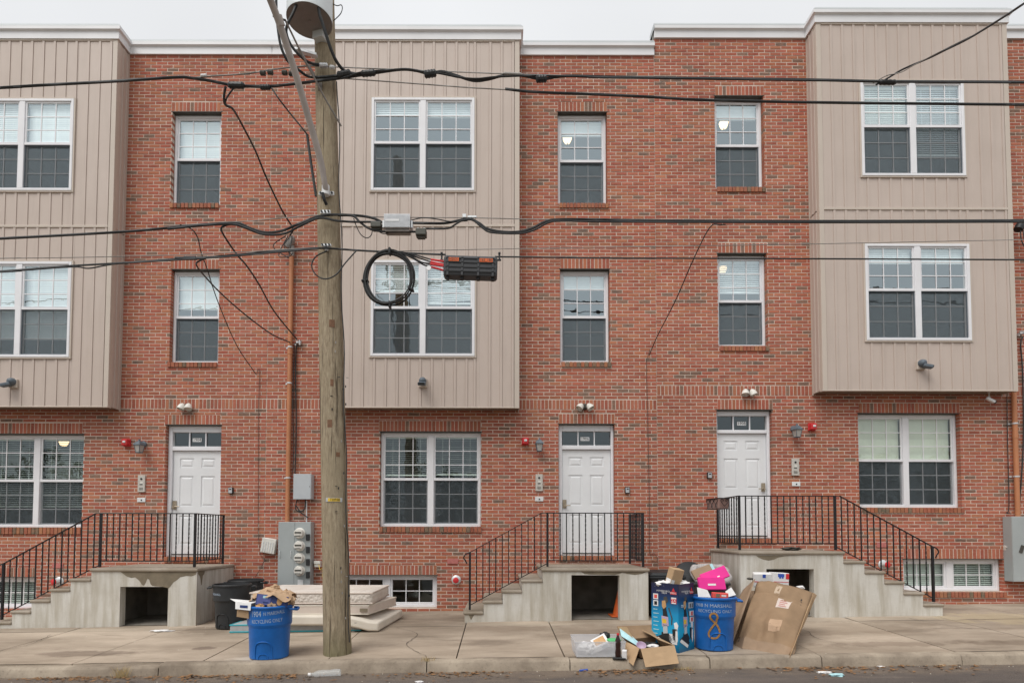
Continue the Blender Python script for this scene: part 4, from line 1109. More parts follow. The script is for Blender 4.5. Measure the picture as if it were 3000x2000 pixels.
def dual_flood(px, py, label, yawl, yawr, dz=(0, 0)):
    x, _, z = P(px, py, -.08)
    t = thing('flood_light', label, 'flood light', (x, 0, z), 'white twin flood lights above doors')
    MB().lathe([(.065, 0), (.06, .02), (.03, .045)], (x, -.001, z - .03), 16, Matrix.Rotation(rad(90), 3, 'X')).build('base', M['lintel'], t, smooth=40)
    for s_, yw, d in ((-1, yawl, dz[0]), (1, yawr, dz[1])):
        Mx = Matrix.Rotation(rad(yw), 3, 'Z') @ Matrix.Rotation(rad(158 - 8 * d), 3, 'X')
        h = MB(); h.lathe([(.022, 0), (.05, .03), (.066, .075), (.07, .12)], (x + s_ * .055, -.06, z + .01), 16, Mx, close=False)
        h.lathe([(.022, 0.002), (.048, .032), (.064, .075), (.068, .12)], (x + s_ * .055, -.06, z + .01), 16, Mx, close=False)
        h.build('lamp_head', M['cream_pl'], t, smooth=50)
        MB().lathe([(.06, .09), (.02, .098)], (x + s_ * .055, -.06, z + .01), 14, Mx).build('lens', M['cream_pl'], t)
dual_flood(543, 1183, 'white twin flood light above the left door', -40, 15); dual_flood(1714, 1184, 'white twin flood light above the middle door', -55, 55, (2, 2)); dual_flood(2194, 1141, 'white twin flood light above the right door', -25, 60)
def bay_flood(px, py, label, yaw):
    x, y, z = P(px, py, YB - .07)
    t = thing('security_lamp', label, 'security lamp', (x, YB, z), 'grey security lamps on the bays')
    MB().box(x - .075, x + .075, YB - .05, YB + .004, z - .08, z + .085).build('mounting_block', M['trim_tan'], t, bevel=.006)
    MB().lathe([(.07, 0), (.068, .04), (.05, .08), (.02, .1)], (x, YB - .05, z + .03), 16, Matrix.Rotation(rad(90), 3, 'X')).build('sensor_dome', M['lantern'], t, smooth=50)
    Mz = Matrix.Rotation(rad(yaw), 3, 'Z')
    h = MB(); c = Vector((x, YB - .11, z - .045)) + Mz @ Vector((0, -.06, 0)); h.obox(c, (.14, .15, .06), Mz @ Matrix.Rotation(rad(18), 3, 'X')); h.build('lamp_head', M['lantern'], t, bevel=.014, seg=2)
    MB().obox(c + Mz @ Vector((0, -.078, -.02)), (.11, .008, .04), Mz @ Matrix.Rotation(rad(18), 3, 'X')).build('lens', M['black'], t)
bay_flood(34, 1122, 'grey security lamp on the leftmost bay', -68); bay_flood(1238, 1120, 'grey security lamp on the bay above the middle house window', 0); bay_flood(2702, 1068, 'grey security lamp on the far right bay', 68)
# camera below the right bay
x, y, z = P(2898, 1172, -.2)
t = thing('security_camera', 'small white security camera hung below the far right bay', 'camera', (x, y, z))
MB().tube([(x, y, z + .16), (x, y, z + .03)], .009, 8).build('stem', M['white_pl'], t); MB().lathe([(.03, .15), (.03, .17)], (x, y, z), 12).build('base', M['white_pl'], t)
Mc = Matrix.Rotation(rad(-62), 3, 'Y'); MB().obox((x + .01, y - .02, z), (.055, .06, .17), Mc).build('body', M['white_pl'], t, bevel=.014, seg=2)
MB().lathe([(.03, .08), (.028, .1)], (x + .01, y - .02, z), 12, Matrix.Rotation(rad(-62 + 180), 3, 'Y')).build('lens', M['black'], t)
def standpipe(px, py, label, spx, spy, lb2, turn):
    x, _, z = P(px, py, -.05)
    t = thing('fire_connection', label, 'fire connection', (x, 0, z), 'red capped sprinkler connections')
    MB().lathe([(.088, 0), (.088, .01), (.06, .03)], (x, -.001, z), 20, Matrix.Rotation(rad(90), 3, 'X')).build('flange', M['zinc'], t, smooth=40)
    Mx = Matrix.Rotation(rad(turn), 3, 'Z') @ Matrix.Rotation(rad(90), 3, 'X')
    MB().lathe([(.05, .0), (.05, .06)], (x, -.02, z), 18, Mx).build('pipe', M['zinc'], t, smooth=40)
    MB().lathe([(.052, .06), (.055, .075), (.055, .1), (.04, .11)], (x, -.02, z), 18, Mx).build('cap', M['red'], t, smooth=40)
    x, _, z = P(spx, spy, -.005)
    s = MB(); s.box(x - .105, x + .105, -.012, -.004, z - .048, z + .048); top(s.build('wall_plaque', M['sign'], bevel=.003), lb2, 'plaque', 'faded plaques above the sprinkler connections')
standpipe(168, 1703, 'red capped sprinkler connection low on the left house wall', 169, 1656, 'faded red plaque on the wall behind the left railing', -30)
standpipe(1336, 1698, 'red capped sprinkler connection low on the middle house wall', 1327, 1643, 'faded red plaque on the wall left of the middle railing', 0)
standpipe(2591, 1653, 'red capped sprinkler connection low on the right house wall', 2584.5, 1595, 'faded red plaque on the wall behind the right railing', 25)

# ================================================================ electrical service on the walls
def conduit(px, py0, py1, r, label, clamps):
    x = P(px, (py0 + py1) / 2, -.07).x; z0, z1 = P(px, py1, -.07).z, P(px, py0, -.07).z
    t = thing('conduit', label, 'conduit', (x, -.07, z0), 'tan electrical conduits')
    MB().lathe([(r, z0), (r, z1)], (x, -.07, 0), 18).build('pipe', M['copper_pvc'], t, smooth=40)
    zj = z0 + (z1 - z0) * 0.62
    MB().lathe([(r + .006, zj), (r + .006, zj + .1)], (x, -.07, 0), 18).build('coupling', M['copper_pvc'], t, smooth=40)
    for c in clamps:
        z = P(px, c, -.07).z
        k = MB(); k.lathe([(r + .007, z - .014), (r + .007, z + .014)], (x, -.07, 0), 16); k.box(x - r - .05, x - r, -.02, -.002, z - .014, z + .014); k.build('strap', M['zinc'], t)
    return t, x, z1
t, cx_, cz_ = conduit(848, 742, 1530, 0.042, 'tall tan conduit on the brick wall left of the utility pole', (1017, 1122, 1399))
wh = MB(); hp = P(847, 704, -.1)
wh.lathe([(.07, -.16), (.075, -.02), (.06, .05), (.02, .09)], (cx_, -.09, hp.z + .0), 14, Matrix.Rotation(rad(28), 3, 'Y')); wh.lathe([(.045, -.3), (.045, -.1)], (cx_ + .01, -.07, hp.z), 12)
wh.build('weatherhead', M['alu_dull'], t, smooth=40)
for k, (dx, e) in enumerate(((-.22, .0), (-.12, -.16), (-.06, -.13), (.1, -.12))):
    a = P(838 + 6 * k, 690, -.16); b = P(800 + 16 * k, 722 + (k % 2) * 26, -.22); c = P(846 + 4 * k, 756 - k * 5, -.24)
    MB().tube(spline([a, b, c], 5), .009, 6).build('service_lead', M['rubber'], t, smooth=60)
t, _, _ = conduit(2976, 1145, 1512, 0.042, 'tan conduit on the wall below the far right bay', (1240, 1395))
def rect_box(px0, px1, py0, py1, depth): return rect(px0, px1, py0, py1, -depth)
# junction box
x0, x1, z0, z1 = rect(860, 912, 1388, 1461, -.17)
t = thing('junction_box', 'pale grey junction box between the tan conduit and the pole', 'junction box', ((x0 + x1) / 2, 0, z0))
MB().box(x0, x1, -.165, -.002, z0, z1).build('body', M['box_light'], t, bevel=.004); MB().box(x0 - .003, x1 - .008, -.175, -.166, z0 - .004, z1 + .004).build('cover', M['box_light'], t, bevel=.003)
MB().lathe([(.008, 0), (.006, .006)], (x1 - .03, -.175, (z0 + z1) / 2), 8, Matrix.Rotation(rad(90), 3, 'X')).build('lock', M['black'], t)
for (a, b, c, d) in (((870, 1462), (866, 1490), (880, 1500), (903, 1516)), ((895, 1462), (893, 1488), (880, 1497), (866, 1478))):
    MB().tube(spline([P(*q, -.1) for q in (a, b, c, d)], 5), .011, 6).build('cable', M['rubber'], t, smooth=60)
MB().tube([P(898, 1466, -.08), P(898, 1528, -.08)], .013, 8).build('riser', M['zinc'], t)
# meter cabinet
x0, x1, z0, z1 = rect(814, 910, 1528, 1735, -.2)
t = thing('meter_cabinet', 'grey cabinet with four electricity meters beside the pole', 'meter cabinet', ((x0 + x1) / 2, 0, z0))
xm = P(863, 1600, -.2).x
MB().box(x0, x1, -.2, -.002, z0, z1).build('body', M['box_grey'], t, bevel=.004)
MB().box(x0 + .004, xm - .003, -.208, -.2005, z0 + .004, z1 - .004).build('door', M['box_grey'], t, bevel=.003)
MB().box(xm + .003, x1 - .004, -.206, -.2005, z0 + .004, z1 - .004).build('meter_panel', M['box_grey'], t, bevel=.003)
for px in (820, 853):
    q = P(px, 1622, -.21); MB().tube(spline([(q.x, -.208, q.z + .06), (q.x, -.235, q.z + .05), (q.x, -.235, q.z - .05), (q.x, -.208, q.z - .06)], 4), .006, 6).build('handle', M['zinc'], t, smooth=50)
for py in (1561, 1598, 1634, 1671):
    q = P(876, py, -.26)
    mo = MB(); mo.lathe([(.1, 0), (.1, .02), (.085, .03), (.085, .09), (.075, .11), (.02, .115)], (q.x, -.206, q.z), 24, Matrix.Rotation(rad(90), 3, 'X')); mo = mo.build('meter', M['cream_pl'], t, smooth=40)
    MB().box(q.x - .06, q.x + .06, -.326, -.3215, q.z - .002, q.z + .026).build('meter_display', M['lintel'], mo)
    MB().box(q.x - .05, q.x + .05, -.3255, -.3215, q.z - .055, q.z - .04).build('meter_print', M['lintel'], mo)
    q = P(902, py + 12, -.22); MB().box(q.x - .034, q.x + .034, -.235, -.2065, q.z - .06, q.z + .06).build('breaker', M['black'], t, bevel=.006)
q = P(880, 1705, -.21); MB().box(q.x - .05, q.x + .05, -.212, -.2065, q.z - .05, q.z + .05).build('notice', M['white_pl'], t)
# small fittings near the cabinet
x, _, z = P(786, 1598, -.1)
t = thing('cable_box', 'tilted pale plastic cable box left of the meter cabinet', 'cable box', (x, 0, z))
Mt = Matrix.Rotation(rad(9), 3, 'Y')
MB().obox((x, -.06, z), (.27, .1, .28), Mt).build('body', M['cream_pl'], t, bevel=.012, seg=2)
for k in range(5): MB().obox(Vector((x, -.113, z - .02)) + Mt @ Vector((-.1 + .045 * k, 0, 0)), (.012, .008, .19), Mt).build('rib', M['white_pl'], t)
x, _, z = P(930, 1651, -.1)
t = thing('outlet_box', 'small white outlet box right of the meter cabinet', 'outlet box', (x, 0, z))
MB().box(x - .06, x + .05, -.1, -.002, z - .06, z + .055).build('body', M['cream_pl'], t, bevel=.006); MB().box(x - .065, x + .055, -.12, -.1005, z + .0, z + .06).build('lid', M['cream_pl'], t, bevel=.006)
yt = MB()
for k in range(4): yt.obox(P(945 + 4 * k, 1682, -.3), (.012, .006, .05))
yt.obox(P(951, 1672, -.3), (.1, .006, .012)); yt.obox(P(951, 1688, -.3), (.1, .006, .012)); yt.tube(spline([P(934, 1654, -.12), P(938, 1668, -.2), P(946, 1662, -.27), P(950, 1672, -.3)], 4), .006, 5)
top(yt.build('plastic_tag', M['yellow']), 'yellow plastic tag hanging by the outlet box behind the pole', 'tag')
# cabinet cut off by the right edge
x0, z0, z1 = P(2966, 1600, -.2).x, P(2966, 1703, -.2).z, P(2966, 1512, -.2).z
t = thing('meter_cabinet', 'grey meter cabinet at the right edge under the tan conduit', 'meter cabinet', (x0 + .3, 0, z0))
MB().box(x0, x0 + .62, -.2, -.002, z0, z1).build('body', M['box_grey'], t, bevel=.004); MB().box(x0 + .004, x0 + .616, -.208, -.2005, z0 + .004, z1 - .004).build('door', M['box_grey'], t, bevel=.003)
MB().obox((x0 + .16, -.215, (z0 + z1) / 2), (.06, .012, .14), Matrix.Rotation(rad(20), 3, 'Y')).build('handle', M['lintel'], t)
x, _, z = P(2953, 1603, -.05); s = MB(); s.box(x - .05, x + .04, -.06, -.002, z - .05, z + .04); s.box(x - .06, x + .1, -.09, -.06, z + .0, z + .02)
top(s.build('faucet_box', M['cream_pl'], bevel=.004), 'small box with dark tap left of the right edge meter cabinet', 'outlet box')
M['wirebrown'] = mat('brown_wire', (0.09, 0.06, 0.05), 0.7, 0.2, 15)
# ================================================================ utility pole and what hangs on it
pb_ = Gd(989, 1912); YP = pb_.y
ptop = P(951, 60, YP)
axis = (ptop - pb_)
def pole_at(z): return pb_ + axis * ((z - pb_.z) / axis.z)
R0, R1 = 0.178, 0.128
def pole_r(z): return R0 + (R1 - R0) * (z - pb_.z) / 9.5
t = thing('utility_pole', 'tall weathered wooden utility pole standing by the kerb', 'utility pole', tuple(pb_))
mb = MB(); nseg, nr = 40, 30; vs = []
for i in range(nseg + 1):
    z = pb_.z - 0.05 + 10.6 * i / nseg; c = pole_at(z); r = pole_r(z) * (1.02 if i < 1 else 1)
    for k in range(nr):
        a = 2 * math.pi * k / nr; q = r * (1 + 0.018 * noise.noise((math.cos(a) * 3, math.sin(a) * 3, z * 0.5)) + 0.01 * noise.noise((math.cos(a) * 14, math.sin(a) * 14, z * 0.4)))
        vs.append((c.x + q * math.cos(a), c.y + q * math.sin(a), z))
mb.add(vs, [(i * nr + k, i * nr + (k + 1) % nr, (i + 1) * nr + (k + 1) % nr, (i + 1) * nr + k) for i in range(nseg) for k in range(nr)] + [tuple(range(nseg * nr, nseg * nr + nr))])
mb.build('shaft', M['pole'], t, smooth=60)
def on_pole(px, py, out=0.0):                         # point on the front of the pole seen at (px, py)
    p = P(px, py, YP); c = pole_at(p.z); r = pole_r(p.z) + out
    dx = max(-0.95 * r, min(0.95 * r, p.x - c.x)); y = c.y - math.sqrt(r * r - dx * dx)
    return P(px, py, y)
# number tag
q = on_pole(978, 1463, 0.004); c = pole_at(q.z); rr = pole_r(q.z)
def wrap(u, v, out=0.006): a = (q.x - c.x) / rr + u / rr; return (c.x + (rr + out) * math.sin(a), c.y - (rr + out) * math.cos(a), q.z + v)
def patch(w0, w1, h, out, m, nm, parent):
    n = 6; vs = [wrap(w0 + (w1 - w0) * i / n, s * h, out) for i in range(n + 1) for s in (-1, 1)]
    return MB().add(vs, [(2 * i, 2 * i + 2, 2 * i + 3, 2 * i + 1) for i in range(n)]).build(nm, m, parent)
tg = patch(-.105, .105, .027, .006, M['alu'], 'tag_holder', t); patch(-.075, .075, .022, .009, M['yellow'], 'number_tag', t)
tx = MB(); text_on(tx, '720938', 0.05, lambda u, v: wrap(u * .8 + .01, v, .011)); tx.build('pole_number', M['black'], t)
# ground wire stapled down the pole
MB().tube([on_pole(1000 + (y - 100) * 0.0215 - 14 + 3 * math.sin(y * .02), y, .006) for y in range(240, 1900, 40)], 0.008, 6).build('ground_wire', M['rubber'], t)
rs_ = random.Random(21)
for k in range(26):
    py = rs_.uniform(1000, 1850); px = 950 + (py - 900) * .036 + rs_.uniform(10, 64); q_ = on_pole(px, py, .003)
    MB().obox(q_, (.012, .008, .03) if k % 3 else (.03, .006, .008)).build('staple', M['alu_dull' if k % 2 else 'iron'], t)
q = on_pole(972, 946, .004); c = pole_at(q.z); rr = pole_r(q.z); M['rust'] = mat('rusty_tin', (0.2, 0.105, 0.06), 0.8, 0.3, 25)
patch(-.035, .035, .05, .004, M['rust'], 'tag_remnant', t)
for (px, py, w1, h1) in ((966, 1240, .03, .05), (990, 1330, .025, .03), (972, 1120, .02, .045)):
    q = on_pole(px, py, .004); c = pole_at(q.z); rr = pole_r(q.z); patch(-w1, w1, h1, .003, M['rust'], 'tag_remnant', t)
# bolted clamps
def clamp(px, py, nm='cable_clamp', w=.13, h=.05):
    p = on_pole(px, py, .02); k = MB(); k.obox(p, (w, .04, h)); o = k.build(nm, M['zinc'], t, bevel=.006)
    for i in (-1, 0, 1): MB().lathe([(.012, 0), (.012, .02)], (p.x + i * w * .34, p.y - .02, p.z), 8, Matrix.Rotation(rad(90), 3, 'X')).build('bolt', M['iron'], o)
clamp(954, 622); clamp(956, 719, h=.035); clamp(957, 727, w=.04, h=.07)
g_ = MB(); p1 = on_pole(939, 256, .01); p2 = on_pole(918, 200, .03) + Vector((-.1, -.3, .02))
g_.tube([p1, (p1 + p2) / 2, p2], 0.022, 6); g_.obox(p1, (.05, .05, .09)); g_.build('cable_bracket', M['alu_dull'], t)
sp = MB(); sp.obox(on_pole(918, 182, .08) + Vector((-.06, -.12, .03)), (.3, .06, .035), Matrix.Rotation(rad(16), 3, 'Y')); sp.build('secondary_bracket', M['zinc'], t, bevel=.004)
MB().tube(spline([on_pole(945, 565, .12), on_pole(950, 585, .10), on_pole(957, 600, .05)], 3), .02, 8).build('cable_guard', M['black'], t)

# transformer can
zc_ = P(907, 62, YP - .36).z; tc = P(907, 62, YP - .36)
t = thing('transformer', 'pale grey cylindrical transformer hung high on the utility pole', 'transformer', tuple(tc))
MB().lathe([(.287, .0), (.287, .03), (.285, .04), (.285, .9), (.27, .95), (.05, 1.0)], tc, 40).build('tank', M['can'], t, smooth=35)
un = MB(); un.lathe([(.286, -.002), (.268, -.004), (.262, -.0005), (.19, -.0005), (.187, -.0022), (.18, -.0005), (.1, -.0005), (.097, -.002), (.09, -.0005), (.022, -.0005), (.018, -.008), (.001, -.008)], tc, 40, close=False); un.build('underside', M['can_under'], t, smooth=25)
pc = pole_at(tc.z)
hb = MB(); hb.obox((tc + Vector((pc.x, pc.y, tc.z))) / 2 + Vector((.05, .1, -.03)), (.16, .3, .12), Matrix.Rotation(math.atan2(pc.y - tc.y, pc.x - tc.x) - math.pi / 2, 3, 'Z')); hb.build('hanger_bracket', M['can'], t, bevel=.01)

# street light arm
p_b = on_pole(956, 566, .03)
t = thing('street_light_arm', 'curved grey street light arm bracketed to the utility pole', 'lamp arm', tuple(p_b))
arm_pts = [(956, 566, 0), (951, 535, -.06), (943, 490, -.12), (931, 440, -.2), (905, 350, -.36), (876, 250, -.55), (848, 160, -.72), (817, 65, -.9), (792, 0, -1.05), (760, -80, -1.25), (705, -200, -1.5)]
sp_ = spline([P(a, b, p_b.y - .03 + y) for a, b, y in arm_pts], 5)
MB().tube(sp_, [0.036 if i < 9 else 0.041 for i in range(len(sp_))], 14).build('arm', M['arm'], t, smooth=50)
e = P(819, 62, p_b.y - .03 - .9); MB().lathe([(.047, -.05), (.047, .05)], e, 14, Matrix.Rotation(rad(-15), 3, 'Y') @ Matrix.Rotation(rad(30), 3, 'X')).build('collar', M['arm'], t, smooth=40)
pl = MB(); pl.obox(p_b + Vector((0, .01, 0)), (.2, .03, .055)); pl.lathe([(.05, -.05), (.05, .09)], p_b + Vector((0, -.03, 0)), 14); pl.build('pole_bracket', M['white_pl'], t, bevel=.008)
for s_ in (-1, 1): MB().lathe([(.014, 0), (.014, .015)], (p_b.x + s_ * .075, p_b.y - .005, p_b.z), 8, Matrix.Rotation(rad(90), 3, 'X')).build('bolt', M['iron'], t)
MB().tube([P(835, 58, p_b.y - .85), P(885, 161, p_b.y - .5), P(950, 285, p_b.y - .12), on_pole(1000, 370, .03)], .012, 6).build('brace_rod', M['alu_dull'], t)
MB().tube([P(800, 48, p_b.y - .9), P(836, 60, p_b.y - .9)], .012, 6).build('clamp_bolt', M['iron'], t)

# ---------------------------------------------------------------- cables
YC = YP - 0.22
def cable(label, pts, r, m=None, Y=None, cat='cable', name='overhead_cable', step=5, n=6, group='overhead cables'):
    w = [P(q[0], q[1], q[2] if len(q) > 2 else (YC if Y is None else Y)) for q in pts]
    if pts[0][0] <= -100: d = (w[0] - w[1]); w.insert(0, w[0] + d.normalized() * 9)       # carry on to the next poles
    if pts[-1][0] >= 3100: d = (w[-1] - w[-2]); w.append(w[-1] + d.normalized() * 9)
    o = MB().tube(spline(w, step), r, n).build(name, m or M['rubber'], smooth=60)
    return top(o, label, cat, group)
cable('thick black cable running through the top bundle across the picture', [(-120, 264), (0, 257.5), (140, 249), (330, 239), (513, 227), (560, 229), (616, 237), (679, 249), (777, 254), (870, 245), (940, 236), (1007, 228), (1100, 214), (1177, 204), (1221, 208), (1257, 216), (1293, 210), (1328, 219), (1387, 237), (1430, 233), (1471, 223), (1525, 221), (1587, 232), (1659, 223), (1800, 226.5), (2100, 230.5), (2362, 234), (2603, 239), (3000, 241), (3120, 242)], 0.0185)
cable('second black cable twisting through the top bundle right of the pole', [(1000, 230), (1060, 212), (1120, 207), (1190, 203), (1240, 211), (1290, 216), (1350, 228), (1400, 231), (1450, 226), (1520, 223), (1600, 222), (1700, 225), (1800, 228), (2362, 236), (3000, 243), (3120, 244)], 0.012, Y=YC - .03)
cable('bare grey strand above the top bundle right of the pole', [(900, 193), (990, 197), (1212, 206), (1490, 217), (1600, 220), (1660, 222)], 0.008, M['alu_dull'])
cable('bare grey strand above the top bundle left of the pole', [(560, 229), (640, 222), (720, 217), (780, 207), (840, 199), (900, 194), (950, 194)], 0.010, M['alu_dull'])
cable('bare grey strand sloping down right of the pole below the top bundle', [(1000, 230), (1100, 237), (1293, 251), (1373, 257), (1500, 264)], 0.008, M['alu_dull'])
cable('lower black cable of the top pair at upper right', [(1480, 261), (1570, 270), (1748, 277), (1900, 284), (2068, 293.5), (2362, 300), (2700, 304), (3000, 307), (3120, 308)], 0.0175)
cable('black cable rising to the top right corner', [(2566, 249), (2600, 230, YC - .05), (2646, 203, YC - .2), (2721, 171, YC - .5), (2764, 150, YC - .7), (2844, 110, YC - 1.1), (2952, 43, YC - 1.7), (3000, 11, YC - 2), (3100, -55, YC - 2.5)], 0.011)
cable('thin pale wire alongside the cable rising to the top right corner', [(2558, 244), (2598, 222, YC - .05), (2640, 212, YC - .2), (2680, 190, YC - .4), (2764, 147, YC - .7), (2844, 107, YC - 1.1)], 0.006, M['alu_dull'])
cable('thick black cable of the middle bundle left of the pole', [(-120, 706), (0, 699), (330, 681), (491, 668), (625, 656), (696, 654), (732, 668), (777, 681), (826, 676), (875, 656), (933, 634), (982, 629), (1052, 632), (1092, 639), (1116, 649)], 0.0165)
cable('second thick cable of the middle bundle sagging left of the pole', [(491, 671), (600, 660), (680, 657), (720, 668), (770, 686), (830, 685), (880, 662), (935, 639), (989, 647), (1040, 650), (1090, 650), (1120, 651)], 0.014, Y=YC - .04)
cable('black cable dipping under the silver amplifier', [(990, 631), (1034, 633), (1056, 652), (1087, 672), (1132, 679), (1180, 679), (1217, 679)], 0.014, Y=YC - .03)
cable('thick black cable leaving the amplifier along the middle bundle', [(1206, 653), (1250, 654), (1302, 654), (1335, 648), (1373, 641), (1404, 654), (1427, 670), (1471, 679), (1520, 679), (1561, 668), (1596, 650), (1637, 643), (1748, 643), (1900, 646), (2389, 648), (3000, 646), (3120, 645)], 0.0165)
cable('second black cable leaving the amplifier along the middle bundle', [(1248, 670), (1311, 669), (1333, 658), (1355, 646), (1385, 645), (1413, 667), (1440, 681), (1520, 684), (1565, 674), (1605, 653), (1650, 647), (1800, 650), (2389, 652), (3000, 650), (3120, 649)], 0.012, Y=YC - .03)
cable('thin support strand of the middle bundle right of the pole', [(982, 629), (1110, 636), (1364, 638), (1600, 643), (1900, 647), (2200, 648)], 0.006, M['alu_dull'], Y=YC + .03)
cable('thin support strand of the middle bundle left of the pole', [(480, 662), (600, 655), (737, 647), (850, 637), (933, 630)], 0.006, M['alu_dull'], Y=YC + .03)
cable('thin looping jumper wire above the amplifier cables', [(1205, 645), (1240, 638), (1280, 642), (1320, 649), (1370, 647)], 0.007, Y=YC - .02)
cable('thin jumper wire hanging in a loop below the left amplifier tap', [(1036, 640), (1045, 665), (1058, 688), (1075, 697), (1088, 688), (1092, 664)], 0.006, Y=YC - .02)
cable('thin jumper wire looping below the amplifier', [(1104, 664), (1110, 678), (1125, 685), (1140, 682), (1146, 676)], 0.006, Y=YC - .02)
cable('black cable of the lower bundle left of the pole', [(-120, 801), (0, 795), (205, 779), (362, 770), (513, 759), (603, 754), (692, 746), (817, 735), (933, 727), (1000, 730), (1043, 733), (1150, 739), (1230, 743), (1306, 746)], 0.0125)
cable('thin second wire twisting along the lower bundle left of the pole', [(-120, 804), (0, 797), (205, 782), (259, 786), (312, 777), (362, 771), (513, 762), (692, 750), (870, 734), (933, 729)], 0.009, Y=YC - .03)
cable('lower black cable running right from the splice case', [(1450, 752), (1620, 754), (1800, 756), (2400, 758), (3000, 761), (3120, 762)], 0.010)
cable('hair thin wire crossing above the lower cable at right', [(1150, 736), (1525, 728), (1800, 724), (2361, 715), (3000, 702), (3120, 699)], 0.005, M['alu_dull'])
cable('hair thin wire crossing the leftmost bay above the lower bundle', [(-120, 760), (0, 757), (223, 754), (580, 745), (933, 724)], 0.005, M['alu_dull'])
cable('black wire hanging in a loop round the utility pole', [(958, 735, YP - .26), (925, 752, YP - .28), (913, 779, YP - .3), (927, 806, YP - .3), (954, 817, YP - .3), (985, 804, YP - .3), (1012, 770, YP - .28), (1045, 733, YP - .24)], 0.009)
cable('black transformer lead right of the street light arm', [(934, -60, YC - .35), (934, 28, YC - .33), (944, 67, YC - .3), (957, 108, YC - .25), (972, 151, YC - .18), (990, 187, YC - .1), (1015, 211), (1060, 220)], 0.021)
cable('black transformer lead crossing behind the street light arm', [(880, -40, YC - .4), (873, 0, YC - .38), (859, 39, YC - .36), (843, 70, YC - .34), (839, 97, YC - .3), (853, 133, YC - .25), (878, 163, YC - .2), (906, 184, YC - .12), (938, 191)], 0.018)
cable('black transformer lead left of the street light arm', [(806, -60, YC - .4), (809, 0, YC - .38), (810, 42, YC - .36), (814, 84, YC - .34), (822, 133, YC - .3), (836, 168, YC - .25), (850, 186, YC - .2), (878, 208, YC - .1), (898, 222), (921, 227), (959, 225), (1000, 221)], 0.018)
cable('thin wire curling off the pole top', [(955, 0, YP - .1), (985, 17, YP - .1), (999, 15, YP - .1), (1003, 25, YP - .1), (997, 42, YP - .1), (977, 62, YP - .1)], 0.006)
cable('black service drop from the top bundle to the weatherhead', [(661, 254), (656, 286, YC + .1), (661, 308, YC + .2), (683, 321, YC + .35), (714, 375, YC + .9), (750, 446, YC + 1.5), (781, 522, YC + 2.1), (826, 616, -1.0), (857, 668, -.3), (850, 690, -.16)], 0.016, group='service drops')
cable('looped tail of the service drop below the top bundle', [(690, 252), (672, 275), (660, 300, YC + .2), (672, 316, YC + .3)], 0.011, group='service drops')
cable('thin service wires falling to the black riser beside the pole', [(795, 257), (817, 290), (848, 330, YC + .1), (888, 379, YC + .15), (900, 395, YC + .2)], 0.010, group='service drops')
cable('black riser tube left of the utility pole', [(900, 395, YP - .05), (910, 470, YP - .04), (926, 575, YP - .02)], 0.020, name='riser_tube', group='service drops')
cable('thick black drop from the middle bundle to the wall anchor', [(690, 655), (661, 660), (648, 672), (665, 704, YC + .2), (696, 748, YC + .6), (723, 779, YC + .9), (759, 833, YC + 1.4), (804, 913, -1.5), (870, 994, -.1)], 0.013, group='service drops')
cable('black drop from the lower bundle to the wall anchor', [(600, 757), (578, 768), (576, 778), (594, 802, YC + .3), (643, 855, YC + .9), (714, 918, YC + 1.9), (795, 978, -1.1), (850, 1003, -.1)], 0.0105, group='service drops')
cable('thin black drop falling to the wall beside the left door', [(527, 658), (562, 672, YC + .1), (580, 699, YC + .2), (589, 739, YC + .5), (607, 788, YC + .8), (625, 846, YC + 1.2), (652, 918, -2.0), (696, 1016, -1.0), (750, 1096, -.06)], 0.008, group='service drops')
cable('thin black drop falling to the wall beside the middle door', [(2126, 658), (2110, 659), (2080, 666, YC + .1), (2035, 752, YC + .8), (1979, 880, -1.9), (1927, 982, -.8), (1902, 1040, -.05)], 0.008, group='service drops')
cable('thin wire running down the wall left of the meter cabinet', [(752, 1100, -.03), (755, 1085, -.03), (761, 1083, -.03), (760, 1119, -.02), (757, 1230, -.02), (757, 1400, -.02), (757, 1560, -.02), (764, 1625, -.03), (775, 1640, -.03), (748, 1690, -.03)], 0.0048, M['wirebrown'], name='wall_wire', group='wires on the walls')
cable('thin wire running down the wall right of the middle door', [(1902, 1030, -.03), (1905, 1022, -.03), (1896, 1050, -.03), (1894, 1068, -.02), (1897, 1211, -.02), (1902, 1450, -.02), (1903, 1612, -.02), (1915, 1620, -.03), (1927, 1635, -.03), (1922, 1645, -.03), (1908, 1640, -.03)], 0.0048, M['wirebrown'], name='wall_wire', group='wires on the walls')
cable('black cable running down beside the tan conduit', [(876, 996, -.06), (868, 1020, -.04), (866, 1100, -.04), (868, 1250, -.04), (864, 1388, -.06)], 0.013, name='wall_wire', group='wires on the walls')
cable('second black cable beside the tan conduit', [(870, 1000, -.06), (862, 1024, -.045), (858, 1200, -.045), (861, 1300, -.045), (858, 1388, -.06)], 0.009, name='wall_wire', group='wires on the walls')
cable('black cable down the wall at the far right edge', [(2997, 985, -.05), (2990, 1010, -.05), (2996, 1090, -.04), (2998, 1300, -.04), (2985, 1500, -.06)], 0.013, name='wall_wire', group='wires on the walls')
cable('thin wire left of the conduit at the far right edge', [(2950, 1160, -.03), (2952, 1300, -.03), (2956, 1480, -.03), (2948, 1500, -.03), (2962, 1504, -.05)], 0.008, name='wall_wire', group='wires on the walls')
q = P(2990, 660, -.2)
wt = thing('weatherhead', 'black weatherhead with loose leads at the far right edge', 'weatherhead', tuple(q))
MB().lathe([(.075, -.1), (.08, .0), (.06, .05), (.02, .07)], q, 14, Matrix.Rotation(rad(30), 3, 'Y')).build('hood', M['black'], wt, smooth=50)
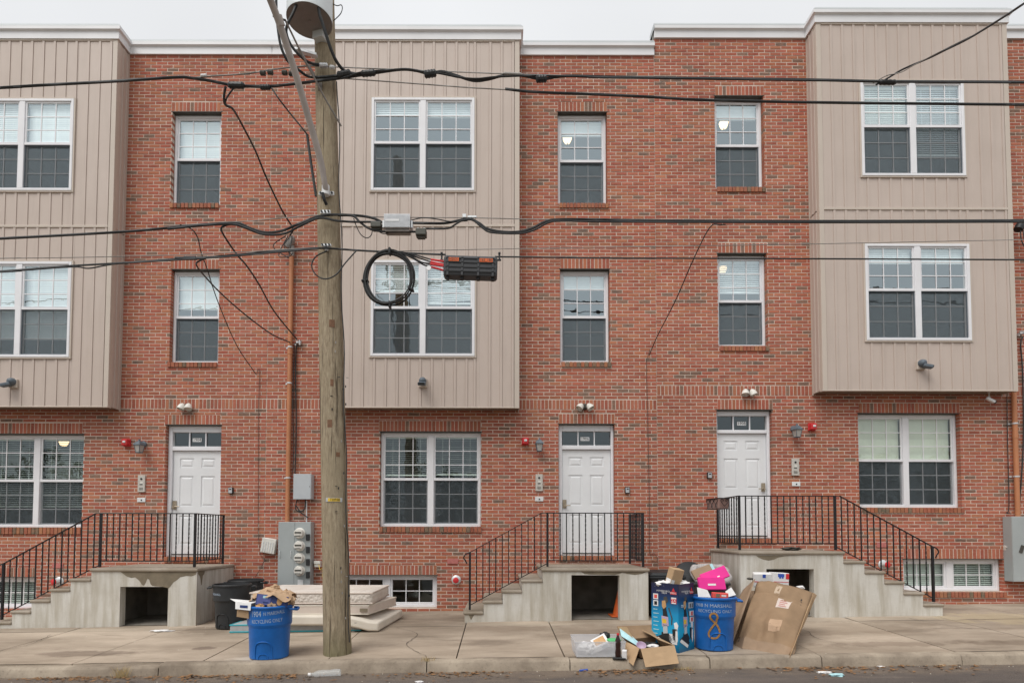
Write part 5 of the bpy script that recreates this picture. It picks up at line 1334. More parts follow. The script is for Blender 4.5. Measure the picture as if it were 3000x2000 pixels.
for k in range(3): MB().tube(spline([q + Vector((-.02 + .04 * k, -.02, -.03)), q + Vector((-.03 + .06 * k, -.04, -.3)), q + Vector((.06 + .05 * k, -.04, -.5))], 4), .011, 6).build('lead', M['rubber'], wt, smooth=60)
# wall anchors
for px, py, lb in ((876, 1003, 'bright wall anchor beside the tan conduit'), (2992, 976, 'dark wall anchor at the far right edge')):
    q = P(px, py, -.05); a = MB(); a.obox(q, (.09, .06, .03)); a.tube([q + Vector((.02, .05, .05)), q + Vector((.02, -.04, .03)), q + Vector((.03, -.04, -.06))], .012, 6); a.tube([q + Vector((-.05, .05, -.03)), q + Vector((-.06, -.03, -.05))], .014, 6)
    top(a.build('wall_anchor', M['zinc'], smooth=40), lb, 'anchor', 'cable anchors on the walls')

# ---------------------------------------------------------------- hardware on the cables
def sleeve(px0, py0, px1, py1, r, label, m='black', group='cable connectors', dY=-.02, ribs=True):
    a, b = P(px0, py0, YC + dY), P(px1, py1, YC + dY); d = b - a
    pts = [a + d * k / 8 for k in range(9)]; rs = [r * (0.6 if k in (0, 8) else (1.0 if k % 2 else 0.86)) for k in range(9)]
    return top(MB().tube(pts, rs, 10).build('cable_connector', M[m], smooth=30), label, 'connector', group)
sleeve(988, 222, 1028, 214, .05, 'chunky black connector on the top bundle right beside the pole')
sleeve(1058, 217, 1100, 213, .043, 'long black connector where a transformer lead joins the top bundle')
sleeve(1243, 219, 1278, 214, .05, 'black connector on the top bundle above the middle bay window')
sleeve(1570, 232, 1602, 230, .05, 'black connector on the top bundle above the middle single window')
sleeve(668, 250, 716, 251, .042, 'black connector on the top bundle where the service drop leaves')
sleeve(762, 256, 792, 256, .036, 'short black connector just left of the street light arm')
sleeve(2575, 241, 2625, 242, .034, 'black connector where the cable rises to the top right corner')
sleeve(1474, 216, 1530, 219, .022, 'pale splice sleeve on the top strand', 'alu_dull')
sleeve(936, 192, 960, 193, .034, 'shiny clamp on the top strand in front of the pole', 'alu')
sleeve(966, 197, 980, 198, .026, 'small white sleeve on the top strand in front of the pole', 'white_pl')
sleeve(588, 222, 606, 221, .02, 'small white sleeve on the bare strand above the left window', 'white_pl')
for k, (px, py) in enumerate(((762, 216), (784, 214), (826, 215), (846, 218))):
    sleeve(px, py - 2, px + 16, py - 1, .034, ['first', 'second', 'third', 'fourth'][k] + ' dark clamp from the left on the strand left of the arm', 'lintel')
def boxy(name, label, cat, px0, px1, py0, py1, depth, m, dY=0.0, bevel=.01):
    x0, x1, z0, z1 = rect(px0, px1, py0, py1, YC + dY - depth / 2)
    c = Vector(((x0 + x1) / 2, YC + dY, (z0 + z1) / 2))
    t = thing(name, label, cat, tuple(c))
    MB().box(x0, x1, YC + dY - depth / 2, YC + dY + depth / 2, z0, z1).build('body', M[m], t, bevel=bevel)
    return t, x0, x1, z0, z1
t, x0, x1, z0, z1 = boxy('cable_amplifier', 'silver finned cable amplifier hanging right of the pole', 'amplifier', 1125, 1201, 627, 668, .16, 'alu')
for k in range(26):
    x = x0 + .006 + (x1 - x0 - .012) * k / 25
    MB().box(x - .0035, x + .0035, YC - .098, YC - .0795, z0 + .005, z1 - .004).build('fin', M['alu'], t)
MB().box(x0 + .015, x0 + .2, YC - .101, YC - .0985, (z0 + z1) / 2 - .012, (z0 + z1) / 2 + .018).build('label_strip', M['white_pl'], t)
MB().box(x0 + .01, x1 - .01, YC - .06, YC + .06, z0 - .03, z0 - .001).build('base', M['alu_dull'], t)
for s_ in (0, 1): MB().box((x0 - .03, x1 + .002)[s_], (x0 - .002, x1 + .03)[s_], YC - .05, YC + .03, z0 + .02, z0 + .12).build('end_fitting', M['zinc'], t, bevel=.006)
for px in (1143, 1181): q = P(px, 673, YC); MB().lathe([(.02, -.02), (.02, .02)], q, 10).build('port', M['zinc'], t)
for lb, a in (('dark green cable tap left of the amplifier', (1085, 1116, 648, 664)), ('dark green cable tap right of the amplifier', (1217, 1248, 667, 687))):
    t, x0, x1, z0, z1 = boxy('cable_tap', lb, 'cable tap', *a, .12, 'tapgreen' if 'tapgreen' in M else M.__setitem__('tapgreen', mat('olive_tap', (0.085, 0.085, 0.07), 0.5, 0.15, 15)) or 'tapgreen', -.02)
    for f_ in (.2, .8): MB().lathe([(.016, -.02), (.016, .025)], (x0 + (x1 - x0) * f_, YC - .02, z1), 8).build('cap_screw', M['zinc'], t)
    MB().box(x0 + .02, x1 - .02, YC - .05, YC + .02, z0 - .018, z0 - .001).build('port_block', M['tapgreen'], t)
q = P(1383, 636, YC); s = MB(); s.obox(q, (.12, .03, .03)); s.obox(q + Vector((-.1, 0, .01)), (.05, .04, .05)); top(s.build('strand_clamp', M['zinc'], bevel=.005), 'shiny strand clamp where the middle bundle arches', 'clamp')
q = P(558, 756, YC); s = MB(); s.obox(q, (.16, .05, .04)); s.tube([q + Vector((-.2, 0, 0)), q + Vector((.2, 0, 0))], .02, 8); top(s.build('wire_splice', M['closure'], bevel=.006), 'grey splice on the lower bundle above the left window', 'splice')
# splice case with orange labels
a_, b_ = P(1300, 748, YC - .06), P(1457, 752, YC - .06)
x0, x1 = P(1299, 775, YC - .12).x, P(1457, 775, YC - .12).x
tilt = rad(1.8); zt_, zb_ = P(1378, 747, YC - .1).z, P(1378, 808, YC - .1).z
cen = Vector(((x0 + x1) / 2, YC - .02, (zt_ + zb_) / 2)); Mt = Matrix.Rotation(tilt, 3, 'Y'); Lx, Hz_ = x1 - x0, zt_ - zb_
t = thing('splice_case', 'long black cable splice case with two orange labels', 'splice case', tuple(cen))
bd = MB(); prof = [(-.085, -.5), (-.1, -.32), (-.098, .3), (-.06, .5), (.06, .5), (.09, .3), (.09, -.32), (.07, -.5)]
vs = []
for xx, sc in ((-.5, .86), (-.47, 1), (.47, 1), (.5, .86)):
    for yy, zz in prof: vs.append(cen + Mt @ Vector((xx * Lx, yy * sc, zz * Hz_ * sc)))
k = len(prof); bd.add(vs, [(i * k + j, i * k + (j + 1) % k, (i + 1) * k + (j + 1) % k, (i + 1) * k + j) for i in range(3) for j in range(k)] + [tuple(range(k - 1, -1, -1)), tuple(range(3 * k, 4 * k))])
bd.build('shell', M['closure'], t, bevel=.006)
for zz in (.3, .1, -.12, -.32): MB().obox(cen + Mt @ Vector((0, -.101, zz * Hz_)), (Lx * .92, .014, .010), Mt).build('rib', M['black'], t)
for xx in (-.42, -.15, .15, .42):
    MB().obox(cen + Mt @ Vector((xx * Lx, -.098, -.02)), (.03, .02, Hz_ * .9), Mt).build('strap', M['closure'], t, bevel=.004)
    MB().obox(cen + Mt @ Vector((xx * Lx, -.03, -.54 * Hz_)), (.045, .06, .05), Mt).build('latch', M['black'], t, bevel=.006)
def lab(xx, w, s_):
    o = MB(); c = cen + Mt @ Vector((xx * Lx, -.112, .22 * Hz_)); o.obox(c, (w, .004, .047), Mt); lo = o.build('label_plate', M['orange'], t)
    tx = MB(); text_on(tx, s_, .05, lambda u, v: c + Mt @ Vector((u, -.004, v)), .9); tx.build('lettering', M['black'], lo)
lab(-.31, .13, 'H2031'); lab(.29, .17, '165_180')
for sx, px in ((-1, 1294), (1, 1463)):
    q = P(px, 752, YC - .03); s = MB(); s.tube([q + Vector((0, 0, .045)), q + Vector((0, 0, -.045))], .012, 6); s.obox(q + Vector((0, 0, .045)), (.03, .03, .02)); s.obox(q + Vector((0, 0, -.045)), (.045, .03, .012)); s.build('hanger', M['iron'], t)
for i, (a, b) in enumerate((((1262, 760), (1300, 766)), ((1262, 767), (1300, 776)), ((1260, 773), (1300, 780)), ((1264, 782), (1300, 792)))):
    MB().tube([P(*a, YC - .05 - .01 * i), P(*b, YC - .05 - .01 * i)], .014, 8).build('cable_stub', M['red'], t, smooth=50)
for i, pts in enumerate(([(1262, 760), (1220, 748), (1180, 739), (1130, 735)], [(1262, 767), (1225, 755), (1185, 742), (1140, 736)], [(1260, 773), (1235, 768), (1205, 752), (1170, 740)], [(1264, 782), (1240, 775), (1210, 757), (1175, 741)])):
    MB().tube(spline([P(*q, YC - .05) for q in pts], 5), .0095, 6).build('feed_cable', M['rubber'], t, smooth=60)
q = P(1256, 785, YC - .07); MB().lathe([(.03, -.003), (.034, 0), (.03, .003)], q, 16, Matrix.Rotation(rad(80), 3, 'X')).build('round_tag', M['white_pl'], t)
# coil of spare cable
cc = P(1140, 815, YC - .05); rx, rz = P(1214, 815, YC - .05).x - cc.x, P(1140, 733, YC - .05).z - cc.z
t = thing('cable_coil', 'large hanging coil of black spare cable right of the pole', 'cable coil', tuple(cc))
for k in range(6):
    f_ = 1.0 - .022 * k; oy = .03 * math.sin(k * 2.1); ph = k * .4
    pts = [cc + Vector(((rx * f_ + .012 * math.sin(2 * a + ph)) * math.sin(a), oy + .02 * math.sin(a + ph), (rz * f_ + .01 * math.cos(3 * a + ph)) * math.cos(a))) for a in [2 * math.pi * i / 40 for i in range(41)]]
    MB().tube(pts, .0105, 6, caps=False).build('cable_loop', M['rubber'], t, smooth=60)
for a in (0.02, 2.0, 3.1, 4.6):
    p = cc + Vector((rx * .95 * math.sin(a), 0, rz * .95 * math.cos(a))); MB().obox(p, (.03, .09, .09), Matrix.Rotation(a, 3, 'Y')).build('cable_tie', M['black'], t, bevel=.01)
# ================================================================ bins, rubbish and litter
M['blue_bin'] = mat('blue_bin_plastic', (0.010, 0.125, 0.43), 0.42, 0.22, 5, spec=0.45)
M['black_bin'] = mat('black_bin_plastic', (0.028, 0.03, 0.032), 0.5, 0.25, 7)
M['chalk'] = mat('white_marker', (0.40, 0.48, 0.58), 0.8, 0.3, 40)
M['rustpaint'] = mat('orange_spray_paint', (0.36, 0.19, 0.06), 0.8, 0.35, 30)
def kraft_mat(name, col):
    m, nt, bs, out = nodes_of(name)
    f = maprange(nt, pos_noise(nt, 5, 5, 0.6), 0.3, 0.7, 0, 1)
    c = mixc(nt, f, tuple(q * 0.8 for q in col), col)
    f2 = maprange(nt, pos_noise(nt, 1.6, 4, 0.6, off=(4, 2, 1)), 0.5, 0.7, 0, 0.35)
    c = mixc(nt, f2, c, tuple(q * 0.62 for q in col))
    nt.links.new(c, bs.inputs['Base Color']); bs.inputs['Roughness'].default_value = 0.8; bs.inputs['Specular IOR Level'].default_value = 0.25
    bump(nt, bs, pos_noise(nt, 22, 4, 0.6), 0.25, 0.01)
    return m
M['kraft'] = kraft_mat('brown_cardboard', (0.33, 0.22, 0.132)); M['kraft2'] = kraft_mat('light_cardboard', (0.5, 0.34, 0.2)); M['kraft3'] = kraft_mat('worn_cardboard', (0.36, 0.25, 0.165))
M['paper'] = mat('white_paper', (0.76, 0.75, 0.74), 0.8, 0.1, 9); M['bagpaper'] = mat('brown_paper_bag', (0.47, 0.32, 0.2), 0.85, 0.2, 7)
M['foam'] = mat('cream_fabric', (0.67, 0.61, 0.52), 0.9, 0.1, 3); M['quilt'] = None
def quilt_mat():
    m, nt, bs, out = nodes_of('quilted_ticking')
    g = N(nt, 'ShaderNodeNewGeometry'); mp = N(nt, 'ShaderNodeMapping'); mp.inputs['Rotation'].default_value = (0, rad(45), 0); mp.inputs['Scale'].default_value = (1, 0.0, 1)
    nt.links.new(g.outputs['Position'], mp.inputs['Vector'])
    ch = N(nt, 'ShaderNodeTexVoronoi', Scale=22.0); nt.links.new(mp.outputs[0], ch.inputs['Vector'])
    f = maprange(nt, pos_noise(nt, 3, 4), 0.3, 0.7, 0, 1)
    nt.links.new(mixc(nt, f, (0.6, 0.53, 0.46), (0.72, 0.67, 0.61)), bs.inputs['Base Color'])
    bs.inputs['Roughness'].default_value = 0.9
    inv = N(nt, 'ShaderNodeMath', op='SUBTRACT'); inv.inputs[0].default_value = 1.0; nt.links.new(ch.outputs['Distance'], inv.inputs[1])
    bump(nt, bs, inv.outputs[0], 0.8, 0.02)
    return m
M['quilt'] = quilt_mat(); M['quilt_top'] = mat('pinkish_ticking', (0.62, 0.53, 0.46), 0.9, 0.1, 4)
M['teal'] = mat('teal_piping', (0.05, 0.36, 0.42), 0.6, 0.1, 8); M['grey_fab'] = mat('grey_mesh_fabric', (0.4, 0.4, 0.4), 0.9, 0.12, 14); M['plush'] = mat('grey_plush', (0.46, 0.43, 0.42), 0.95, 0.25, 45, bmp=0.6, bscale=150)
M['navy'] = mat('navy_print', (0.025, 0.045, 0.16), 0.4, 0.15, 8); M['purple'] = mat('blue_violet_print', (0.1, 0.12, 0.32), 0.4, 0.15, 8); M['magenta'] = mat('hot_pink_card', (0.78, 0.025, 0.28), 0.5, 0.08, 6)
M['coral'] = mat('coral_print', (0.75, 0.1, 0.08), 0.5, 0.12, 10); M['skyblue'] = mat('pale_turquoise_paper', (0.42, 0.66, 0.7), 0.7, 0.12, 20); M['lilac'] = mat('lilac_plastic', (0.5, 0.38, 0.5), 0.5, 0.1, 9)
M['green_lid'] = mat('green_plastic', (0.12, 0.55, 0.22), 0.5, 0.1, 9); M['cola'] = mat('dark_cola', (0.03, 0.012, 0.01), 0.15, 0.1, 9); M['clear'] = thin_mat('clear_plastic', (0.75, 0.8, 0.82), 0.25, 0.12); M['frost'] = thin_mat('translucent_tub', (0.72, 0.73, 0.76), 0.34, 0.35)
M['leaf'] = mat('dead_leaves', (0.24, 0.13, 0.06), 0.9, 0.4, 30); M['straw'] = mat('dry_grass', (0.42, 0.31, 0.15), 0.9, 0.25, 20)
M['ink'] = mat('black_ink', (0.03, 0.03, 0.03), 0.7, 0.1, 9); M['blue_ink'] = mat('blue_print', (0.04, 0.1, 0.45), 0.5, 0.1, 9); M['gold'] = mat('tan_print', (0.55, 0.32, 0.14), 0.6, 0.15, 20)

def bin_can(label, base, h, rt, rb, m, text=None, tang=0.0, name='trash_can', group=None, hang=(0, 180)):
    t = thing(name, label, 'bin', tuple(base), group)
    x, y, z = base; th = .008
    k = h / .69
    prof = [(rb * .96, 0.0), (rb, .012), (rb + (rt - rb) * .40, .585 * h), (rb + (rt - rb) * .46, .60 * h), (rt * .985, .645 * h), (rt * .985, .66 * h), (rt, .955 * h), (rt + .014, .958 * h), (rt + .016, .985 * h), (rt + .006, h), (rt - .008, h), (rt - .012, .96 * h), (rb * .97, .03)]
    b = MB(); b.lathe(prof, base, 40, close=False)
    n = 40; b.add([(x + rb * .95 * math.cos(2 * math.pi * i / n), y + rb * .95 * math.sin(2 * math.pi * i / n), z + .02) for i in range(n)], [tuple(range(n))])
    b.build('body', M[m], t, smooth=35)
    for a in hang:
        Mz = Matrix.Rotation(rad(a), 3, 'Z'); o = Vector(base)
        q = MB(); q.tube(spline([o + Mz @ Vector((rt + .004, -.10, .93 * h)), o + Mz @ Vector((rt + .06, -.085, .925 * h)), o + Mz @ Vector((rt + .075, 0, .905 * h)), o + Mz @ Vector((rt + .06, .085, .925 * h)), o + Mz @ Vector((rt + .004, .10, .93 * h))], 4), .015, 8)
        q.build('handle', M[m], t, smooth=50)
    # moulded arch in the lower half
    def cyl(u, v, out):                                # u along the circumference (m), v height
        f = min(1, max(0, v / (.57 * h))); r = rb + (rt - rb) * .52 * f if v < .57 * h else (rb + (rt - rb) * .6 + (rt - rb * 1) * .4 * min(1, (v - .57 * h) / (.09 * h)))
        r += out; a = tang + u / r
        return (x + r * math.sin(a), y - r * math.cos(a), z + v)
    arch = [(-.11, .01), (-.105, .2 * h), (-.09, .29 * h), (-.05, .335 * h), (0, .345 * h), (.05, .335 * h), (.09, .29 * h), (.105, .2 * h), (.11, .01)]
    MB().tube([cyl(u, v, .002) for u, v in [(q.x, q.z) for q in spline([Vector((a, 0, b)) for a, b in arch], 3)]], .007, 6).build('moulded_rib', M[m], t, smooth=60)
    MB().tube([cyl(u, v, .002) for u, v in [(-.06, .012), (-.058, .07 * h), (-.03, .115 * h), (0, .12 * h), (.03, .115 * h), (.058, .07 * h), (.06, .012)]], .006, 6).build('moulded_rib', M[m], t, smooth=60)
    if text:
        def top_r(v): return rt * .975 + (rt - rt * .975) * (v - .66 * h) / (.295 * h)
        for s, size, v0, sx, u0, slope in text:
            tx = MB(); text_on(tx, s, size, lambda u, v: (lambda r, a: (x + r * math.sin(a), y - r * math.cos(a), z + v0 + v + slope * u))(top_r(v0 + v) + .003, tang + (u0 + u) / rt), sx)
            tx.build('marker_lettering', M['chalk'], t)
    return t, cyl
def rmesh(name, center, size, seed, m, parent=None, sub=3, amp=.35, freq=3.0, flat=True):
    bm = bmesh.new(); bmesh.ops.create_icosphere(bm, subdivisions=sub, radius=1)
    for v in bm.verts:
        d = 1 + amp * noise.noise(v.co * freq + Vector((seed, seed * 2, 0))) - amp * .9 * abs(noise.noise(v.co * freq * 1.9 + Vector((0, seed, 3)))) + amp * .4 * noise.noise(v.co * freq * 5 + Vector((seed, 0, 3)))
        v.co = v.co * d
    me = bpy.data.meshes.new(name); bm.to_mesh(me); bm.free()
    b = base_of(parent)
    for v in me.vertices: v.co = Vector((v.co.x * size[0], v.co.y * size[1], v.co.z * size[2])) + Vector(center) - b
    me.materials.append(m); me.update()
    return link_mesh(name, me, parent)

# ---- left recycling bin
b4 = Gd(789, 1922)
t, cyl = bin_can('blue recycling bin overflowing left of the utility pole', b4, .665, .275, .237, 'blue_bin',
    [('1904', .10, .57, .72, -.09, .05), ('N MARSHALL', .062, .585, .72, .14, .09), ('RECYCLING ONLY', .066, .485, .72, .045, .05)], 0.05, 'recycling_bin', 'blue recycling bins', (0, 180))
zt = b4.z + .665
pb = rmesh('paper_bag', (b4.x + .02, b4.y + .04, zt + .06), (.24, .2, .14), 2.3, M['bagpaper'], None, 4, .32, 2.2); top(pb, 'crumpled brown paper bag heaped on the left blue bin', 'paper bag')
pb2 = rmesh('paper_bag', (b4.x + .23, b4.y + .0, zt + .05), (.09, .09, .09), 5.3, M['bagpaper'], None, 3, .4, 2.6); top(pb2, 'twisted brown paper scrap at the right rim of the left blue bin', 'paper bag')
def crumpled_sheet(c, w, d, h, seed, m, label, cat, name='wrapping_paper', n=16):
    mb = MB(); vs = []
    for j in range(n + 1):
        for i in range(n + 1):
            u, v = i / n - .5, j / n - .5; e = 1 - 1.6 * (u * u + v * v)
            z = h * e + .05 * noise.noise((u * 4 + seed, v * 4, seed)) + .045 * abs(noise.noise((u * 7 + seed, v * 7, 2))) - .02
            vs.append(Vector(c) + Vector((u * w + .03 * noise.noise((u * 5, v * 5, seed)), v * d + .03 * noise.noise((u * 5, v * 5, seed + 4)), z)))
    mb.add(vs, [(j * (n + 1) + i, j * (n + 1) + i + 1, (j + 1) * (n + 1) + i + 1, (j + 1) * (n + 1) + i) for j in range(n) for i in range(n)])
    o = mb.build(name, m); md = o.modifiers.new('thickness', 'SOLIDIFY'); md.thickness = .002
    return top(o, label, cat)
crumpled_sheet((b4.x + .04, b4.y + .02, zt + .02), .5, .42, .18, 1.7, M['bagpaper'], 'torn brown wrapping paper draped over the left blue bin', 'paper')
crumpled_sheet((b4.x - .12, b4.y - .1, zt + .0), .22, .2, .07, 4.2, M['paper'], 'crumpled white packaging left of the navy carton', 'paper')
def carton(name, label, cat, c, size, Mx, mats, bevel=.003, group=None):
    t = thing(name, label, cat, tuple(Vector(c) - Vector((0, 0, size[2] / 2))), group)
    MB().obox(c, size, Mx).build('body', mats[0], t, bevel=bevel)
    for i, (face, u0, u1, v0, v1, mm) in enumerate(mats[1:]):
        hx, hy, hz = [q / 2 for q in size]; e = .0015 + .0006 * i
        cc = Vector(c)
        f = {'f': lambda u, v: Vector((u * hx, -hy - e, v * hz)), 'l': lambda u, v: Vector((-hx - e, u * hy, v * hz)), 'r': lambda u, v: Vector((hx + e, u * hy, v * hz)), 't': lambda u, v: Vector((u * hx, v * hy, hz + e))}[face]
        MB().add([cc + Mx @ f(u, v) for u, v in ((u0, v0), (u1, v0), (u1, v1), (u0, v1))], [(0, 1, 2, 3)]).build('print', mm, t)
    return t
Mb = Matrix.Rotation(rad(14), 3, 'Z') @ Matrix.Rotation(rad(8), 3, 'Y') @ Matrix.Rotation(rad(-8), 3, 'X')
t = carton('food_carton', 'navy blue printed food carton lying in the left blue bin', 'carton', (b4.x + .07, b4.y - .1, zt + .055), (.38, .16, .135), Mb, [M['navy'], ('f', -.95, -.1, -.9, .9, M['purple']), ('f', -.6, -.3, .3, .75, M['skyblue']), ('f', -.55, -.2, -.6, -.3, M['navy'])])
c = Vector((b4.x + .07, b4.y - .1, zt + .055)); MB().add([c + Mb @ Vector((.09 + .034 * math.cos(a), -.0835, .05 * math.sin(a))) for a in [2 * math.pi * i / 16 for i in range(16)]], [tuple(range(16))]).build('print', M['gold'], t)
Ms = Matrix.Rotation(rad(-12), 3, 'Z') @ Matrix.Rotation(rad(35), 3, 'X')
s = MB(); o = Vector((b4.x - .23, b4.y - .21, zt + .0))
s.sheet([o + Vector(q) for q in ((-.11, -.03, -.03), (.09, -.06, -.045), (.09, -.04, .04), (-.12, -.01, .055))], .004)
s.sheet([o + Vector(q) for q in ((-.12, -.01, .055), (.09, -.04, .04), (.16, .08, .05), (-.22, .06, .085))], .004)
t_ = s.build('drink_carrier', M['paper']); top(t_, 'white cardboard drink carrier hanging over the left blue bin rim', 'carton')
hol = MB(); hol.sheet([o + Vector(q) for q in ((-.05, -.042, -.01), (.05, -.054, -.016), (.05, -.05, .016), (-.05, -.038, .02))], .002); hol.build('handle_hole', M['navy'], t_)
k_ = MB(); k_.sheet([o + Vector(q) for q in ((-.1, .0, -.04), (.05, -.02, -.05), (.05, -.01, -.15), (-.11, .01, -.13))], .004); top(k_.build('cardboard_scrap', M['kraft2']), 'cardboard scrap hanging below the white drink carrier', 'cardboard')
for i, (dx, dy, dz, r, mm, lb) in enumerate(((-.17, .0, .06, .05, 'magenta', 'pink wrapper tucked in the left blue bin'), (-.16, -.08, .02, .055, 'paper', 'white crumpled paper at the left rim of the left blue bin'), (.17, -.1, .03, .05, 'paper', 'white paper cup at the right rim of the left blue bin'))):
    top(rmesh('scrap', (b4.x + dx, b4.y + dy, zt + dz), (r * 1.2, r, r), i + 3.1, M[mm], None, 2, .3, 2), lb, 'paper')

for i, (dx, dy, dz, r, mm, lb) in enumerate(((-.2, .06, .03, .06, 'kraft2', 'crushed brown carton at the back left of the left blue bin'), (.1, -.19, -.005, .05, 'kraft3', 'crushed cardboard below the navy carton'), (.02, .1, .2, .05, 'bagpaper', 'twisted paper peak on top of the left blue bin'), (-.05, -.2, .0, .045, 'gold', 'tan food wrapper at the front rim of the left blue bin'))):
    top(rmesh('scrap', (b4.x + dx, b4.y + dy, zt + dz), (r * 1.3, r, r * .9), i * 2.3 + .7, M[mm], None, 3, .5, 2), lb, 'paper')
# ---- black cans left
g1 = Gd(678, 1836); bin_can('black trash can in front beside the left stoop', g1, .70, .285, .235, 'black_bin', [('MARSHALL', .05, .55, 1.0, -.12, 0)], -.2, 'trash_can', 'black trash cans', (20, 200))
g2 = Gd(712, 1816); bin_can('black trash can behind another beside the left stoop', g2 + Vector((0, .1, 0)), .70, .285, .235, 'black_bin', None, 0, 'trash_can', 'black trash cans', (0, 180))

# ---- mattresses
def slab_thing(name, label, cat, quad, z0s, th, mats, bevel=.03, seg=3, bands=None, group=None):
    """quad: four (x, y) corners front-left, front-right, back-right, back-left; z0s: bottom heights at them"""
    c = sum((Vector((q[0], q[1], 0)) for q in quad), Vector()) / 4
    t = thing(name, label, cat, (c.x, c.y, min(z0s)), group)
    n, m = 12, 6; vs = []; up = []
    b = MB()
    b.hexa([(q[0], q[1], z) for q, z in zip(quad, z0s)], [(q[0], q[1], z + th) for q, z in zip(quad, z0s)])
    o = b.build('cover', M[mats[0]], t, bevel=bevel, seg=seg)
    for (f0, mm, r) in bands or []:
        pts = [Vector((q[0], q[1], z + th * f0)) for q, z in zip(quad, z0s)]; cc = sum(pts, Vector()) / 4
        pts = [p + (p - cc).normalized() * -.006 for p in pts]
        MB().tube(pts + [pts[0]], r, 6).build('piping', M[mm], t, smooth=60)
    return t
def gq(*pp): return [(p[0], p[1]) for p in pp]
gL = Gd(672, 1853); gR = Gd(1052, 1852)
zf = gL.z + .004
q1 = gq((gL.x, gL.y), (gR.x - .0, gL.y + .0), (gR.x + .12, gL.y + 1.3), (gL.x + .1, gL.y + 1.3))
z1s = [zg(x, y) + .006 for x, y in q1]
slab_thing('mattress', 'grey mattress with teal piping lying at the bottom of the pile', 'mattress', q1, z1s, .118, ('grey_fab',), .025, 3, [(.06, 'teal', .012), (.95, 'teal', .012)], 'discarded mattresses')
zb2 = zf + .128
q2 = gq((-3.25, -2.08), (-1.99, -2.06), (-1.83, -.78), (-3.1, -.8))
FX = -1.79
# cream foam mattress whose right end sags to the ground
t = thing('mattress', 'cream foam mattress sagging to the ground at its right end', 'mattress', (-2.6, -1.4, zb2), 'discarded mattresses')
b = MB(); vs = []; fs = []
secs = [(-3.35, zb2, .15), (-2.75, zb2, .15), (-2.35, zb2 - .005, .15), (-2.15, zb2 - .04, .15), (-1.98, zb2 - .085, .148), (-1.82, zb2 - .125, .14)]
for i, (xx, zz, th) in enumerate(secs):
    dx0 = .0; dx1 = .16
    for (yy, dx) in ((-2.12, dx0), (-.82, dx1)):
        gz = zg(xx + dx, yy) + .012; z_ = max(zz, gz)
        vs += [(xx + dx, yy, z_), (xx + dx, yy, z_ + th)]
for i in range(len(secs) - 1):
    a = i * 4; c = a + 4
    fs += [(a, c, c + 1, a + 1), (a + 1, c + 1, c + 3, a + 3), (a + 3, c + 3, c + 2, a + 2), (a + 2, c + 2, c, a)]
fs += [(0, 1, 3, 2), (len(secs) * 4 - 4, len(secs) * 4 - 2, len(secs) * 4 - 1, len(secs) * 4 - 3)]
b.add(vs, fs).build('cover', M['foam'], t, smooth=30, bevel=.03, seg=3)
zb3 = zb2 + .155
q3 = gq((-3.3, -2.02), (-2.0, -2.0), (-1.76, -.9), (-3.05, -.92))
slab_thing('box_spring', 'cream box spring lying skewed under the top mattress', 'box spring', q3, [zb3, zb3, zb3 + .01, zb3 + .01], .135, ('quilt_top',), .02, 2, [(.97, 'foam', .012), (.04, 'foam', .012)])
x_, y_, z_ = P(1072, 1775, -2.03); s = MB(); s.obox((-2.07, -2.022, zb3 + .07), (.12, .01, .05)); top(s.build('corner_guard', M['stain']), 'torn brown corner patch on the box spring', 'corner guard')
zb4 = zb3 + .14
q4 = gq((-3.85, -1.98), (-1.95, -1.96), (-1.93, -.66), (-3.83, -.66))
slab_thing('mattress', 'thick quilted mattress on top of the pile', 'mattress', q4, [zb4] * 4, .2, ('quilt',), .06, 5, [(.12, 'quilt_top', .014), (.9, 'quilt_top', .014)], 'discarded mattresses')

# ---- right recycling bin
b8 = Gd(2092, 1897)
t, cyl = bin_can('blue recycling bin with orange painted figure in front of the right stoop', b8, .675, .272, .232, 'blue_bin',
    [('1908 N MARSHALL', .062, .575, 1.0, -.06, 0), ('RECYCLING ONLY', .055, .505, 1.0, -.04, 0)], -.12, 'recycling_bin', 'blue recycling bins', (-12, 168))
f8 = [(.03, .40), (.045, .43), (.03, .47), (-.005, .485), (-.04, .465), (-.045, .43), (-.02, .395), (.02, .36), (.06, .30), (.075, .23), (.045, .18), (.0, .165), (-.045, .18), (-.06, .22), (-.04, .27), (.0, .33), (.03, .37), (.035, .405)]
n8 = spline([Vector((u, 0, v)) for u, v in f8], 4); vs = []; w8 = .012
for i, q in enumerate(n8):
    d = (n8[min(i + 1, len(n8) - 1)] - n8[max(i - 1, 0)]).normalized(); pn = Vector((-d.z, 0, d.x)) * w8
    vs += [cyl((q + pn).x - .06, (q + pn).z, .004), cyl((q - pn).x - .06, (q - pn).z, .004)]
MB().add(vs, [(2 * i, 2 * i + 2, 2 * i + 3, 2 * i + 1) for i in range(len(n8) - 1)]).build('painted_figure', M['rustpaint'], t)
zt = b8.z + .675
Mp = Matrix.Rotation(rad(6), 3, 'Z') @ Matrix.Rotation(rad(-18), 3, 'X')
c1 = Vector((b8.x - .03, b8.y - .02, zt + .16))
carton('folder', 'hot pink document case standing in the right blue bin', 'folder', c1, (.36, .05, .17), Mp, [M['magenta'], ('f', -.35, .25, -.35, -.05, M['paper'])], .008, 'pink folders')
Mp2 = Matrix.Rotation(rad(4), 3, 'Z') @ Matrix.Rotation(rad(-20), 3, 'Y') @ Matrix.Rotation(rad(-25), 3, 'X')
carton('folder', 'tilted hot pink folder behind the pink document case', 'folder', c1 + Vector((.06, .06, .10)), (.36, .04, .16), Mp2, [M['magenta'], ('f', .1, .3, -.5, -.3, M['paper'])], .006, 'pink folders')
